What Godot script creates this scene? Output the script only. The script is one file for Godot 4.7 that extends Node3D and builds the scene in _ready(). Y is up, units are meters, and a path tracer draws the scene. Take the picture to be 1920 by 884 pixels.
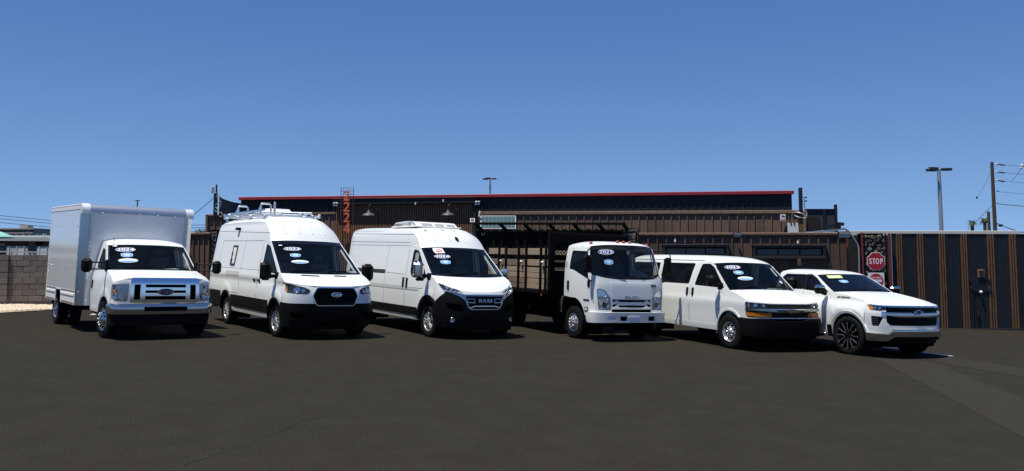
extends Node3D
# A row of six white work vehicles on a sloping asphalt lot in front of a yard made of metal containers.

const SLOPE := -0.03          # the lot falls gently to the right
var M := {}                   # materials by name
var rng := RandomNumberGenerator.new()
var taken := {}

# ------------------------------------------------------------------ mesh collector
class MB:
	var v := PackedVector3Array()
	var n := PackedVector3Array()

	func tri(a: Vector3, b: Vector3, c: Vector3, na: Vector3, nb: Vector3, nc: Vector3) -> void:
		var g := (b - a).cross(c - a)
		if g.length_squared() < 1e-14:
			return
		if g.dot(na + nb + nc) > 0.0:
			v.append(a); v.append(c); v.append(b)
			n.append(na); n.append(nc); n.append(nb)
		else:
			v.append(a); v.append(b); v.append(c)
			n.append(na); n.append(nb); n.append(nc)

	func flat(a: Vector3, b: Vector3, c: Vector3, out: Vector3) -> void:
		var g := (b - a).cross(c - a).normalized()
		if g.dot(out) < 0.0:
			g = -g
		tri(a, b, c, g, g, g)

	func quad(a: Vector3, b: Vector3, c: Vector3, d: Vector3, out: Vector3) -> void:
		flat(a, b, c, out)
		flat(a, c, d, out)

	func box(t: Transform3D, size: Vector3, bev := 0.0) -> void:
		var h := size * 0.5
		var b: float = min(bev, min(h.x, min(h.y, h.z)) * 0.9)
		var ax := [Vector3.RIGHT, Vector3.UP, Vector3.BACK]
		for i in 3:
			var j := (i + 1) % 3
			var k := (i + 2) % 3
			for s: float in [-1.0, 1.0]:
				var o: Vector3 = ax[i] * s * h[i]
				var u: Vector3 = ax[j] * (h[j] - b)
				var w: Vector3 = ax[k] * (h[k] - b)
				quad(t * (o - u - w), t * (o + u - w), t * (o + u + w), t * (o - u + w), t.basis * (ax[i] * s))
			if b > 0.0:
				for s: float in [-1.0, 1.0]:
					for r: float in [-1.0, 1.0]:
						var w2: Vector3 = ax[k] * (h[k] - b)
						var p: Vector3 = ax[i] * s * h[i] + ax[j] * r * (h[j] - b)
						var q: Vector3 = ax[i] * s * (h[i] - b) + ax[j] * r * h[j]
						quad(t * (p - w2), t * (q - w2), t * (q + w2), t * (p + w2), t.basis * (ax[i] * s + ax[j] * r))
		if b > 0.0:
			for x: float in [-1.0, 1.0]:
				for y: float in [-1.0, 1.0]:
					for z: float in [-1.0, 1.0]:
						flat(t * Vector3(x * h.x, y * (h.y - b), z * (h.z - b)), t * Vector3(x * (h.x - b), y * h.y, z * (h.z - b)), t * Vector3(x * (h.x - b), y * (h.y - b), z * h.z), t.basis * Vector3(x, y, z))

	func bx(c: Vector3, size: Vector3, bev := 0.0) -> void:
		box(Transform3D(Basis.IDENTITY, c), size, bev)

	# a bar between two points; up gives the direction of its height
	func bar(a: Vector3, b: Vector3, w: float, h: float, up := Vector3.UP, bev := 0.0) -> void:
		var d := (b - a).normalized()
		var x := up.cross(d)
		if x.length() < 1e-4:
			x = Vector3.RIGHT.cross(d)
		x = x.normalized()
		box(Transform3D(Basis(x, d.cross(x), d), (a + b) * 0.5), Vector3(w, h, a.distance_to(b)), bev)

	func tube(pts: PackedVector3Array, r: float, seg := 8, caps := true) -> void:
		var rings := []
		var nr := []
		var last := Vector3.ZERO
		for i in pts.size():
			var d: Vector3 = (pts[min(i + 1, pts.size() - 1)] - pts[max(i - 1, 0)]).normalized()
			var x := last - d * last.dot(d)
			if x.length() < 0.05:
				x = d.cross(Vector3.UP)
				if x.length() < 0.05:
					x = d.cross(Vector3.RIGHT)
			x = x.normalized()
			last = x
			var y := d.cross(x)
			var ring := PackedVector3Array()
			var rn := PackedVector3Array()
			for k in seg:
				var a := TAU * k / seg
				var q := x * cos(a) + y * sin(a)
				ring.append(pts[i] + q * r)
				rn.append(q)
			rings.append(ring)
			nr.append(rn)
		for i in pts.size() - 1:
			for k in seg:
				var l := (k + 1) % seg
				tri(rings[i][k], rings[i][l], rings[i + 1][l], nr[i][k], nr[i][l], nr[i + 1][l])
				tri(rings[i][k], rings[i + 1][l], rings[i + 1][k], nr[i][k], nr[i + 1][l], nr[i + 1][k])
		if caps:
			for e in [0, pts.size() - 1]:
				var o: Vector3 = (pts[0] - pts[1]) if e == 0 else (pts[-1] - pts[-2])
				for k in seg:
					flat(pts[e], rings[e][k], rings[e][(k + 1) % seg], o)

	# profile points (radius, height) turned about the y axis of t
	func lathe(t: Transform3D, prof: Array, seg := 24, sharp := false) -> void:
		var nn := []
		for i in prof.size():
			var a: Vector2 = prof[max(i - 1, 0)]
			var b: Vector2 = prof[min(i + 1, prof.size() - 1)]
			var d := (b - a).normalized()
			nn.append(Vector2(d.y, -d.x))
		for i in prof.size() - 1:
			var p: Vector2 = prof[i]
			var q: Vector2 = prof[i + 1]
			var n0: Vector2 = nn[i]
			var n1: Vector2 = nn[i + 1]
			if sharp:
				var e := (q - p).normalized()
				n0 = Vector2(e.y, -e.x)
				n1 = n0
			for k in seg:
				var c0 := Vector2(cos(TAU * k / seg), sin(TAU * k / seg))
				var c1 := Vector2(cos(TAU * (k + 1) / seg), sin(TAU * (k + 1) / seg))
				var a0 := t * Vector3(p.x * c0.x, p.y, p.x * c0.y)
				var a1 := t * Vector3(p.x * c1.x, p.y, p.x * c1.y)
				var b0 := t * Vector3(q.x * c0.x, q.y, q.x * c0.y)
				var b1 := t * Vector3(q.x * c1.x, q.y, q.x * c1.y)
				var m0 := (t.basis * Vector3(n0.x * c0.x, n0.y, n0.x * c0.y)).normalized()
				var m1 := (t.basis * Vector3(n0.x * c1.x, n0.y, n0.x * c1.y)).normalized()
				var l0 := (t.basis * Vector3(n1.x * c0.x, n1.y, n1.x * c0.y)).normalized()
				var l1 := (t.basis * Vector3(n1.x * c1.x, n1.y, n1.x * c1.y)).normalized()
				tri(a0, a1, b1, m0, m1, l1)
				tri(a0, b1, b0, m0, l1, l0)

	func ball(c: Vector3, r: Vector3, seg := 12) -> void:
		var prof := []
		for i in seg + 1:
			var a := -PI / 2 + PI * i / seg
			prof.append(Vector2(cos(a), sin(a)))
		var m := MB.new()
		m.lathe(Transform3D.IDENTITY, prof, seg * 2)
		for i in range(0, m.v.size(), 3):
			tri(c + m.v[i] * r, c + m.v[i + 1] * r, c + m.v[i + 2] * r, (m.n[i] / r).normalized(), (m.n[i + 1] / r).normalized(), (m.n[i + 2] / r).normalized())

	# polygon in the xy plane of t, from z = 0 to z = depth, with a chamfer at the front
	func prism(t: Transform3D, poly: PackedVector2Array, depth: float, bev := 0.0, holes := []) -> void:
		var front := poly
		if bev > 0.0:
			var ins := Geometry2D.offset_polygon(poly, -bev, Geometry2D.JOIN_MITER)
			if ins.size() == 1 and ins[0].size() == poly.size():
				front = ins[0]
		var idx := Geometry2D.triangulate_polygon(front)
		var zf := t.basis.z
		for i in range(0, idx.size(), 3):
			flat(t * _p(front[idx[i]], depth), t * _p(front[idx[i + 1]], depth), t * _p(front[idx[i + 2]], depth), zf)
		idx = Geometry2D.triangulate_polygon(poly)
		for i in range(0, idx.size(), 3):
			flat(t * _p(poly[idx[i]], 0), t * _p(poly[idx[i + 1]], 0), t * _p(poly[idx[i + 2]], 0), -zf)
		var cw := Geometry2D.is_polygon_clockwise(poly)
		for i in poly.size():
			var j := (i + 1) % poly.size()
			var d := poly[j] - poly[i]
			var o := Vector2(d.y, -d.x) * (-1.0 if cw else 1.0)
			var zd := depth - bev
			quad(t * _p(poly[i], 0), t * _p(poly[j], 0), t * _p(poly[j], zd), t * _p(poly[i], zd), t.basis * Vector3(o.x, o.y, 0))
		if bev > 0.0 and front.size() == poly.size() and front != poly:
			# match corners by nearest
			var off := 0
			var best := 1e9
			for k in front.size():
				var dd := front[k].distance_to(poly[0])
				if dd < best:
					best = dd
					off = k
			for i in poly.size():
				var j := (i + 1) % poly.size()
				var fi := front[(i + off) % front.size()]
				var fj := front[(j + off) % front.size()]
				var d := poly[j] - poly[i]
				var o := Vector2(d.y, -d.x).normalized() * (-1.0 if cw else 1.0)
				quad(t * _p(poly[i], depth - bev), t * _p(poly[j], depth - bev), t * _p(fj, depth), t * _p(fi, depth), t.basis * Vector3(o.x, o.y, 1))

	func _p(p: Vector2, z: float) -> Vector3:
		return Vector3(p.x, p.y, z)

	# a polygon of a two-dimensional domain bent into space by f; normals are taken from f and point away from ref
	func panel(f: Callable, poly: PackedVector2Array, holes: Array, off := 0.0, cell := Vector2(0.12, 0.12), rim := 0.02, eps := Vector2(0.004, 0.004)) -> void:
		var lo := poly[0]
		var hi := poly[0]
		for p in poly:
			lo = lo.min(p)
			hi = hi.max(p)
		var cache := {}
		var nx := int(ceil((hi.x - lo.x) / cell.x))
		var ny := int(ceil((hi.y - lo.y) / cell.y))
		var ccw := poly
		if Geometry2D.is_polygon_clockwise(poly):
			ccw = poly.duplicate()
			ccw.reverse()
		for i in nx:
			var x0 := lo.x + i * cell.x
			var x1: float = min(x0 + cell.x, hi.x)
			var strip := Geometry2D.intersect_polygons(ccw, PackedVector2Array([Vector2(x0, lo.y - 0.01), Vector2(x1, lo.y - 0.01), Vector2(x1, hi.y + 0.01), Vector2(x0, hi.y + 0.01)]))
			for sp in strip:
				for j in ny:
					var y0 := lo.y + j * cell.y
					var rect := PackedVector2Array([Vector2(x0 - 1e-4, y0), Vector2(x1 + 1e-4, y0), Vector2(x1 + 1e-4, y0 + cell.y), Vector2(x0 - 1e-4, y0 + cell.y)])
					var pieces := Geometry2D.intersect_polygons(sp, rect)
					for h in holes:
						var next := []
						for pc in pieces:
							for r in Geometry2D.clip_polygons(pc, h):
								if not Geometry2D.is_polygon_clockwise(r):
									next.append(r)
						pieces.assign(next)
					for pc in pieces:
						if pc.size() < 3:
							continue
						var tr := Geometry2D.triangulate_polygon(pc)
						for k in range(0, tr.size(), 3):
							var a: Array = _vn(f, pc[tr[k]], off, eps, cache)
							var b: Array = _vn(f, pc[tr[k + 1]], off, eps, cache)
							var c: Array = _vn(f, pc[tr[k + 2]], off, eps, cache)
							tri(a[0], b[0], c[0], a[1], b[1], c[1])
		if rim > 0.0:
			var loops: Array = [ccw]
			loops.append_array(holes)
			for li in loops.size():
				var lp: PackedVector2Array = loops[li]
				var size := lp.size()
				for i in size:
					var p := lp[i]
					var q := lp[(i + 1) % size]
					var dd := ((q - p) / cell).abs()
					var steps := int(max(1.0, ceil(max(dd.x, dd.y))))
					for s in steps:
						var p0 := p.lerp(q, float(s) / steps)
						var p1 := p.lerp(q, float(s + 1) / steps)
						var mid := (p0 + p1) * 0.5
						# no edge where an opening runs out over the border or into another opening
						var skip := li > 0 and not Geometry2D.is_point_in_polygon(mid, ccw)
						for lj in range(1, loops.size()):
							if lj != li and Geometry2D.is_point_in_polygon(mid, loops[lj]):
								skip = true
						if skip:
							continue
						var a: Array = _vn(f, p0, off, eps, cache)
						var b: Array = _vn(f, p1, off, eps, cache)
						var o: Vector3 = (b[0] - a[0]).cross(a[1])
						quad(a[0], b[0], b[0] - b[1] * rim, a[0] - a[1] * rim, o)

	func _vn(f: Callable, p: Vector2, off: float, eps: Vector2, cache: Dictionary) -> Array:
		var key := Vector2i(int(round(p.x * 20000.0)), int(round(p.y * 20000.0)))
		if cache.has(key):
			return cache[key]
		var at: Vector3 = f.call(p)
		var du: Vector3 = f.call(p + Vector2(eps.x, 0)) - f.call(p - Vector2(eps.x, 0))
		var dv: Vector3 = f.call(p + Vector2(0, eps.y)) - f.call(p - Vector2(0, eps.y))
		var nn := du.cross(dv)
		if nn.length() < 1e-12:
			nn = at - Vector3(0, 0.9, clampf(at.z, -9.0, 0.0))
		nn = nn.normalized()
		if nn.dot(at - Vector3(0, 0.95, clampf(at.z, -9.0, -0.1))) < 0.0:
			nn = -nn
		var r := [at + nn * off, nn]
		cache[key] = r
		return r

	func add(o: MB, t: Transform3D) -> void:
		for i in range(0, o.v.size(), 3):
			tri(t * o.v[i], t * o.v[i + 1], t * o.v[i + 2], (t.basis * o.n[i]).normalized(), (t.basis * o.n[i + 1]).normalized(), (t.basis * o.n[i + 2]).normalized())

	func mesh() -> ArrayMesh:
		var a := []
		a.resize(Mesh.ARRAY_MAX)
		a[Mesh.ARRAY_VERTEX] = v
		a[Mesh.ARRAY_NORMAL] = n
		var m := ArrayMesh.new()
		m.add_surface_from_arrays(Mesh.PRIMITIVE_TRIANGLES, a)
		return m

# ------------------------------------------------------------------ the skin of a vehicle
# Local axes: x to the viewer's right when it faces us, y up, z towards its nose; the origin lies on the ground under the front axle.
class Hull:
	var wy := []          # half width at each height
	var zfy := []         # how far the nose reaches at each height
	var z0 := 0.46        # where the nose begins to curve round
	var n := 3.4          # squareness of the nose in plan
	var yref := 0.9
	var rear := -5.0
	var hood := []        # knots: edge z, edge y, centre z, centre y, squareness across
	var wind := []
	var roof := []
	var smax := 1.0
	var flares := []        # swellings round the wheel arches: z, y, radius, height, width
	var tab := PackedFloat32Array()

	func lin(t: Array, x: float) -> float:
		var c := t.size()
		if x <= t[0].x:
			return t[0].y
		if x >= t[c - 1].x:
			return t[c - 1].y
		var i := 0
		while t[i + 1].x < x:
			i += 1
		var a: Vector2 = t[i]
		var b: Vector2 = t[i + 1]
		var h := b.x - a.x
		var s := (b.y - a.y) / h
		var m0 := s
		var m1 := s
		if i > 0:
			var s0: float = (a.y - t[i - 1].y) / (a.x - t[i - 1].x)
			m0 = 0.0 if s0 * s <= 0.0 else 2.0 * s0 * s / (s0 + s)
		if i + 2 < c:
			var s1: float = (t[i + 2].y - b.y) / (t[i + 2].x - b.x)
			m1 = 0.0 if s1 * s <= 0.0 else 2.0 * s1 * s / (s1 + s)
		var u := (x - a.x) / h
		return a.y * (1 + 2 * u) * (1 - u) * (1 - u) + b.y * u * u * (3 - 2 * u) + h * (m0 * u * (1 - u) * (1 - u) - m1 * u * u * (1 - u))

	func W(z: float, y: float) -> float:
		var w := lin(wy, y)
		if z > z0:
			var k := clampf((z - z0) / (lin(zfy, y) - z0), 0.0, 1.0)
			w *= pow(maxf(1.0 - pow(k, n), 0.0), 1.0 / n)
		for fl in flares:
			var d := Vector2(z - fl[0], y - fl[1]).length() - float(fl[2])
			if absf(d) < 2.5 * fl[4]:
				w += fl[3] * exp(-d * d / (fl[4] * fl[4]))
		if z < rear + 0.6:
			var q := (rear + 0.6 - z) / 0.6
			w -= 0.05 * q * q
		return w

	func setup() -> void:
		var w := lin(wy, yref)
		var d := lin(zfy, yref) - z0
		tab.resize(91)
		var last := Vector2(0, d)
		for i in 91:
			var a := PI / 2 * i / 90
			var p := Vector2(w * pow(sin(a), 2.0 / n), d * pow(maxf(cos(a), 0.0), 2.0 / n))
			tab[i] = (tab[i - 1] if i else 0.0) + p.distance_to(last)
			last = p
		smax = tab[90]

	func phi(s: float) -> float:
		s = absf(s)
		if s >= smax:
			return PI / 2
		var i := 0
		while tab[i + 1] < s:
			i += 1
		return (i + (s - tab[i]) / (tab[i + 1] - tab[i])) * PI / 180.0

	func s_of(a: float) -> float:
		var k := clampf(a * 180.0 / PI, 0.0, 89.999)
		var i := int(k)
		return lerpf(tab[i], tab[i + 1], k - i)

	func sx(x: float) -> float:   # the place along the nose of a point at this x
		return signf(x) * s_of(asin(pow(clampf(absf(x) / lin(wy, yref), 0, 1), n / 2.0)))

	func sz(z: float) -> float:
		return s_of(acos(pow(clampf((z - z0) / (lin(zfy, yref) - z0), 0, 1), n / 2.0)))

	func wrap(p: Vector2) -> Vector3:
		var a := phi(p.x)
		var w := lin(wy, p.y)
		if absf(p.x) > smax:
			return Vector3(signf(p.x) * w, p.y, z0 - (absf(p.x) - smax))
		return Vector3(signf(p.x) * w * pow(sin(a), 2.0 / n), p.y, z0 + (lin(zfy, p.y) - z0) * pow(maxf(cos(a), 0.0), 2.0 / n))

	func left(p: Vector2) -> Vector3:
		return Vector3(-W(p.x, p.y), p.y, p.x)

	func right(p: Vector2) -> Vector3:
		return Vector3(W(p.x, p.y), p.y, p.x)

	func knot(seg: Array, t: float) -> Array:
		var c := seg.size() - 1
		var k := clampf(t, 0.0, 1.0) * c
		var i: int = min(int(k), c - 1)
		var u := k - i
		var out := []
		for q in 5:
			var b: float = seg[i][q]
			var d: float = seg[i + 1][q]
			var a: float = seg[i - 1][q] if i > 0 else 2 * b - d
			var e: float = seg[i + 2][q] if i + 2 <= c else 2 * d - b
			out.append(cubic_interpolate(b, d, a, e, u))
		return out

	func over(seg: Array, p: Vector2) -> Vector3:
		var k := knot(seg, p.y)
		var w := 1.0 - pow(absf(p.x), k[4])
		return Vector3(p.x * W(k[0], k[1]), lerpf(k[1], k[3], w), lerpf(k[0], k[2], w))

	func hood_f(p: Vector2) -> Vector3: return over(hood, p)
	func wind_f(p: Vector2) -> Vector3: return over(wind, p)
	func roof_f(p: Vector2) -> Vector3: return over(roof, p)

	func edge(seg: Array, steps: int) -> PackedVector2Array:
		var r := PackedVector2Array()
		for i in steps + 1:
			var k := knot(seg, float(i) / steps)
			r.append(Vector2(k[0], k[1]))
		return r

	# the upper outline of the side, from z0 backwards
	func top_line() -> PackedVector2Array:
		var r := PackedVector2Array()
		var prev := Vector2(99, 0)
		for s in [hood, wind, roof]:
			for p in edge(s, 12 if s != roof else 24):
				if p.x <= z0:
					if prev.x > z0 and prev.x < 90:
						r.append(prev.lerp(p, (prev.x - z0) / (prev.x - p.x)))
					if r.is_empty() or r[-1].distance_to(p) > 0.001:
						r.append(p)
				prev = p
		return r

	# the upper outline of the nose in the wrap domain, left to right
	func nose_top() -> PackedVector2Array:
		var half := PackedVector2Array()
		var e := edge(hood, 24)
		for i in range(24, -1, -1):
			if e[i].x > z0 and (e[i].x - e[0].x < 1e-4 or e[i].x <= e[0].x + 1e-4):
				half.append(Vector2(sz(e[i].x), e[i].y))
			elif half.is_empty() and i > 0 and e[i].x <= z0 and e[i - 1].x > z0:
				half.append(Vector2(smax, e[i].lerp(e[i - 1], (z0 - e[i].x) / (e[i - 1].x - e[i].x)).y))
		var k: Array = hood[0]
		var xe := W(k[0], k[1])
		for i in range(15, -1, -1):
			var u := i / 16.0
			half.append(Vector2(sx(u * xe), lerpf(k[1], k[3], 1.0 - pow(u, k[4]))))
		var r := PackedVector2Array()
		for p in half:
			r.append(Vector2(-p.x, p.y))
		for i in range(half.size() - 2, -1, -1):
			r.append(half[i])
		return r

# ------------------------------------------------------------------ small helpers
func numbered(called: String) -> String:
	var k: int = taken.get(called, 0)
	taken[called] = k + 1
	return called if k == 0 else "%s_%03d" % [called, k]

func thing(called: String, label: String, category: String, at := Transform3D.IDENTITY, group := "") -> Node3D:
	var o := Node3D.new()
	o.name = numbered(called)
	o.transform = at
	add_child(o)
	tag(o, label, category, group)
	return o

func tag(o: Node, label: String, category: String, group := "") -> void:
	o.set_meta("label", label)
	o.set_meta("category", category)
	if group != "":
		o.set_meta("group", group)

func obj(parent: Node, called: String, mb, mat: Material, at := Transform3D.IDENTITY) -> MeshInstance3D:
	var o := MeshInstance3D.new()
	o.name = called if parent != self else numbered(called)
	o.mesh = mb.mesh() if mb is MB else mb
	o.material_override = mat
	o.transform = at
	parent.add_child(o, true)
	return o

func struct(called: String, mb, mat: Material, at := Transform3D.IDENTITY) -> MeshInstance3D:
	var o := obj(self, called, mb, mat, at)
	o.set_meta("kind", "structure")
	return o

func group_node(parent: Node, called: String, at := Transform3D.IDENTITY) -> Node3D:
	var o := Node3D.new()
	o.name = called
	o.transform = at
	parent.add_child(o, true)
	return o

func poly(a: Array) -> PackedVector2Array:
	var r := PackedVector2Array()
	for i in range(0, a.size(), 2):
		r.append(Vector2(a[i], a[i + 1]))
	return r

# rounds the corners of a polygon
func rnd(p: PackedVector2Array, r: float, seg := 4) -> PackedVector2Array:
	var out := PackedVector2Array()
	for i in p.size():
		var a := p[(i - 1 + p.size()) % p.size()]
		var b := p[i]
		var c := p[(i + 1) % p.size()]
		var ra: float = min(r, a.distance_to(b) * 0.48)
		var rc: float = min(r, c.distance_to(b) * 0.48)
		var s := b + (a - b).normalized() * ra
		var e := b + (c - b).normalized() * rc
		for k in seg + 1:
			var u := float(k) / seg
			out.append(s.lerp(b, u).lerp(b.lerp(e, u), u))
	return out

func rect(x0: float, y0: float, x1: float, y1: float, r := 0.0) -> PackedVector2Array:
	var p := poly([x0, y0, x1, y0, x1, y1, x0, y1])
	return rnd(p, r) if r > 0.0 else p

func oval(c: Vector2, rx: float, ry: float, seg := 28) -> PackedVector2Array:
	var p := PackedVector2Array()
	for i in seg:
		p.append(c + Vector2(cos(TAU * i / seg) * rx, sin(TAU * i / seg) * ry))
	return p

func flip(p: PackedVector2Array) -> PackedVector2Array:
	var r := PackedVector2Array()
	for q in p:
		r.append(Vector2(-q.x, q.y))
	r.reverse()
	return r

func shift(p: PackedVector2Array, d: Vector2) -> PackedVector2Array:
	var r := PackedVector2Array()
	for q in p:
		r.append(q + d)
	return r

func grow(p: PackedVector2Array, d: float) -> PackedVector2Array:
	var r := Geometry2D.offset_polygon(p, d, Geometry2D.JOIN_ROUND if d > 0 else Geometry2D.JOIN_MITER)
	return r[0] if r.size() else p

func arc(c: Vector2, r: float, a0: float, a1: float, seg := 12) -> PackedVector2Array:
	var p := PackedVector2Array()
	for i in seg + 1:
		var a := deg_to_rad(lerpf(a0, a1, float(i) / seg))
		p.append(c + Vector2(cos(a), sin(a)) * r)
	return p

# a frame on a bent surface: x along the first axis, z outwards
func frame(f: Callable, p: Vector2, off := 0.0, e := 0.01) -> Transform3D:
	var m := MB.new()
	var vn := m._vn(f, p, off, Vector2(e, e), {})
	var du: Vector3 = (f.call(p + Vector2(e, 0)) - f.call(p - Vector2(e, 0))).normalized()
	var z: Vector3 = vn[1]
	if du.cross(Vector3.UP).dot(z) < 0.0 and absf(du.y) < 0.9:
		pass
	var y := z.cross(du).normalized()
	if y.y < 0.0:
		du = -du
		y = -y
	return Transform3D(Basis(du, y, z), vn[0])

func text(parent: Node, called: String, s: String, h: float, mat: Material, at: Transform3D, depth := 0.004, stretch := 1.0, font := "Droid Sans", bold := 400, slant := 0.0) -> MeshInstance3D:
	var f := SystemFont.new()
	f.font_names = PackedStringArray([font])
	f.font_weight = bold
	var t := TextMesh.new()
	t.text = s
	t.font = f
	t.font_size = 32
	t.pixel_size = h / 23.0
	t.depth = depth
	t.curve_step = 1.5
	var b := Basis(Vector3(stretch, 0, 0), Vector3(slant, 1, 0), Vector3(0, 0, 1))
	return obj(parent, called, t, mat, at * Transform3D(b, Vector3.ZERO))

func rot(axis: Vector3, deg: float) -> Basis:
	return Basis(axis, deg_to_rad(deg))

# ------------------------------------------------------------------ materials
func mat(called: String, c: Color, rough := 0.6, metal := 0.0, opt := {}) -> StandardMaterial3D:
	var m := StandardMaterial3D.new()
	m.resource_name = called
	m.albedo_color = c.linear_to_srgb()
	m.roughness = rough
	m.metallic = metal
	m.cull_mode = BaseMaterial3D.CULL_DISABLED
	for k in opt:
		m.set(k, opt[k])
	M[called] = m
	return m

func glass(called: String, c: Color, alpha: float) -> StandardMaterial3D:
	var m := mat(called, c, 0.03)
	m.metallic_specular = 0.3
	m.transparency = BaseMaterial3D.TRANSPARENCY_ALPHA
	m.albedo_color.a = alpha
	return m

func noise_tex(seed_: int, freq: float, lo: Color, hi: Color, size := 512, octaves := 4, type := FastNoiseLite.TYPE_SIMPLEX) -> NoiseTexture2D:
	var f := FastNoiseLite.new()
	f.seed = seed_
	f.noise_type = type
	f.frequency = freq
	f.fractal_octaves = octaves
	var t := NoiseTexture2D.new()
	t.width = size
	t.height = size
	t.seamless = true
	t.noise = f
	var g := Gradient.new()
	g.set_color(0, lo.linear_to_srgb())
	g.set_color(1, hi.linear_to_srgb())
	g.set_offset(0, 0.2)
	g.set_offset(1, 0.8)
	t.color_ramp = g
	return t

func normal_tex(seed_: int, freq: float, strength: float, size := 512, octaves := 3) -> NoiseTexture2D:
	var f := FastNoiseLite.new()
	f.seed = seed_
	f.frequency = freq
	f.fractal_octaves = octaves
	var t := NoiseTexture2D.new()
	t.width = size
	t.height = size
	t.seamless = true
	t.as_normal_map = true
	t.bump_strength = strength
	t.noise = f
	return t

# stains and grain laid on a plain colour, by world position
func worn(m: StandardMaterial3D, tex: Texture2D, metres: float, nrm: Texture2D = null, nscale := 0.3) -> StandardMaterial3D:
	m.albedo_texture = tex
	m.uv1_triplanar = true
	m.uv1_world_triplanar = true
	m.uv1_scale = Vector3.ONE / metres
	if nrm:
		m.normal_enabled = true
		m.normal_texture = nrm
		m.normal_scale = nscale
	return m

func make_materials() -> void:
	var paint := mat("white_paint", Color(0.765, 0.775, 0.755), 0.35, 0.0, {"clearcoat_enabled": true, "clearcoat": 0.35, "clearcoat_roughness": 0.04})
	paint.metallic_specular = 0.4
	mat("white_plastic", Color(0.74, 0.735, 0.71), 0.4)
	mat("chrome", Color(0.82, 0.82, 0.81), 0.1, 1.0)
	mat("bumper_chrome", Color(0.50, 0.49, 0.47), 0.14, 0.93)
	mat("dull_chrome", Color(0.7, 0.71, 0.72), 0.2, 1.0)
	mat("alloy", Color(0.60, 0.59, 0.57), 0.36, 0.75)
	mat("black_plastic", Color(0.0065, 0.0065, 0.0068), 0.5, 0.0, {"metallic_specular": 0.22})
	mat("black_gloss", Color(0.006, 0.006, 0.007), 0.08)
	mat("black_matt", Color(0.004, 0.004, 0.004), 0.9, 0.0, {"metallic_specular": 0.1})
	mat("charcoal", Color(0.024, 0.0245, 0.026), 0.65)
	mat("rubber", Color(0.009, 0.009, 0.0092), 0.75, 0.0, {"metallic_specular": 0.25})
	mat("wheel_chrome", Color(0.66, 0.65, 0.63), 0.24, 0.8)
	mat("dark_chrome", Color(0.36, 0.35, 0.34), 0.22, 1.0)
	mat("interior", Color(0.06, 0.062, 0.062), 0.8)
	mat("trim_grey", Color(0.50, 0.55, 0.50), 0.7)
	mat("dash", Color(0.045, 0.048, 0.05), 0.6)
	mat("dash_grey", Color(0.24, 0.27, 0.255), 0.7)
	mat("amber", Color(0.50, 0.15, 0.015), 0.15)
	mat("red_lens", Color(0.4, 0.02, 0.012), 0.15)
	mat("marker_lens", Color(0.32, 0.06, 0.03), 0.25)
	mat("reflector", Color(0.8, 0.81, 0.83), 0.12, 1.0)
	mat("lamp_dark", Color(0.03, 0.033, 0.038), 0.2)
	mat("bulb", Color(0.7, 0.72, 0.75), 0.1)
	glass("windshield", Color(0.012, 0.018, 0.018), 0.10)
	glass("side_glass", Color(0.01, 0.014, 0.014), 0.22)
	glass("tinted_glass", Color(0.006, 0.007, 0.010), 0.93)
	glass("dark_windshield", Color(0.006, 0.009, 0.014), 0.72)
	glass("lens", Color(0.2, 0.21, 0.22), 0.06)
	mat("navy_print", Color(0.012, 0.035, 0.22), 0.4)
	mat("white_print", Color(0.85, 0.86, 0.88), 0.45)
	mat("sky_print", Color(0.13, 0.36, 0.72), 0.4)
	mat("pale_print", Color(0.5, 0.68, 0.85), 0.4)
	mat("yellow_print", Color(0.85, 0.82, 0.05), 0.5)
	mat("red_print", Color(0.6, 0.03, 0.05), 0.45)
	mat("pale_paper", Color(0.55, 0.66, 0.62), 0.7)
	mat("dark_gold", Color(0.16, 0.12, 0.05), 0.3, 0.6)
	mat("oval_blue", Color(0.01, 0.02, 0.09), 0.2)
	# box body
	var skin := mat("panel_white", Color(0.68, 0.68, 0.67), 0.16, 0.0, {"clearcoat_enabled": true, "clearcoat": 0.6, "clearcoat_roughness": 0.03})
	skin.metallic_specular = 0.9
	var galv := mat("brushed_aluminium", Color(0.74, 0.755, 0.77), 0.5, 0.3)
	worn(galv, noise_tex(7, 0.012, Color(0.92, 0.92, 0.92), Color(1, 1, 1), 512, 3), 2.4)
	mat("polished_steel", Color(0.55, 0.55, 0.54), 0.22, 1.0)
	mat("aluminium", Color(0.75, 0.76, 0.77), 0.35, 0.9)
	mat("rivet", Color(0.75, 0.76, 0.78), 0.25, 0.8)
	var wood := mat("stake_wood", Color(1, 1, 1), 0.85)
	worn(wood, noise_tex(21, 0.02, Color(0.25, 0.18, 0.12), Color(0.40, 0.30, 0.205), 512, 5), 1.1)
	wood.uv1_scale = Vector3(0.5, 6.0, 0.5)
	var wood2 := mat("stake_wood_dark", Color(1, 1, 1), 0.85)
	worn(wood2, noise_tex(22, 0.02, Color(0.13, 0.09, 0.06), Color(0.24, 0.175, 0.12), 512, 5), 1.1)
	wood2.uv1_scale = Vector3(0.5, 6.0, 0.5)
	mat("steel_black", Color(0.0055, 0.0055, 0.006), 0.6, 0.0, {"metallic_specular": 0.2})
	mat("roof_galvanised", Color(0.50, 0.52, 0.55), 0.42, 0.85)

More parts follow.
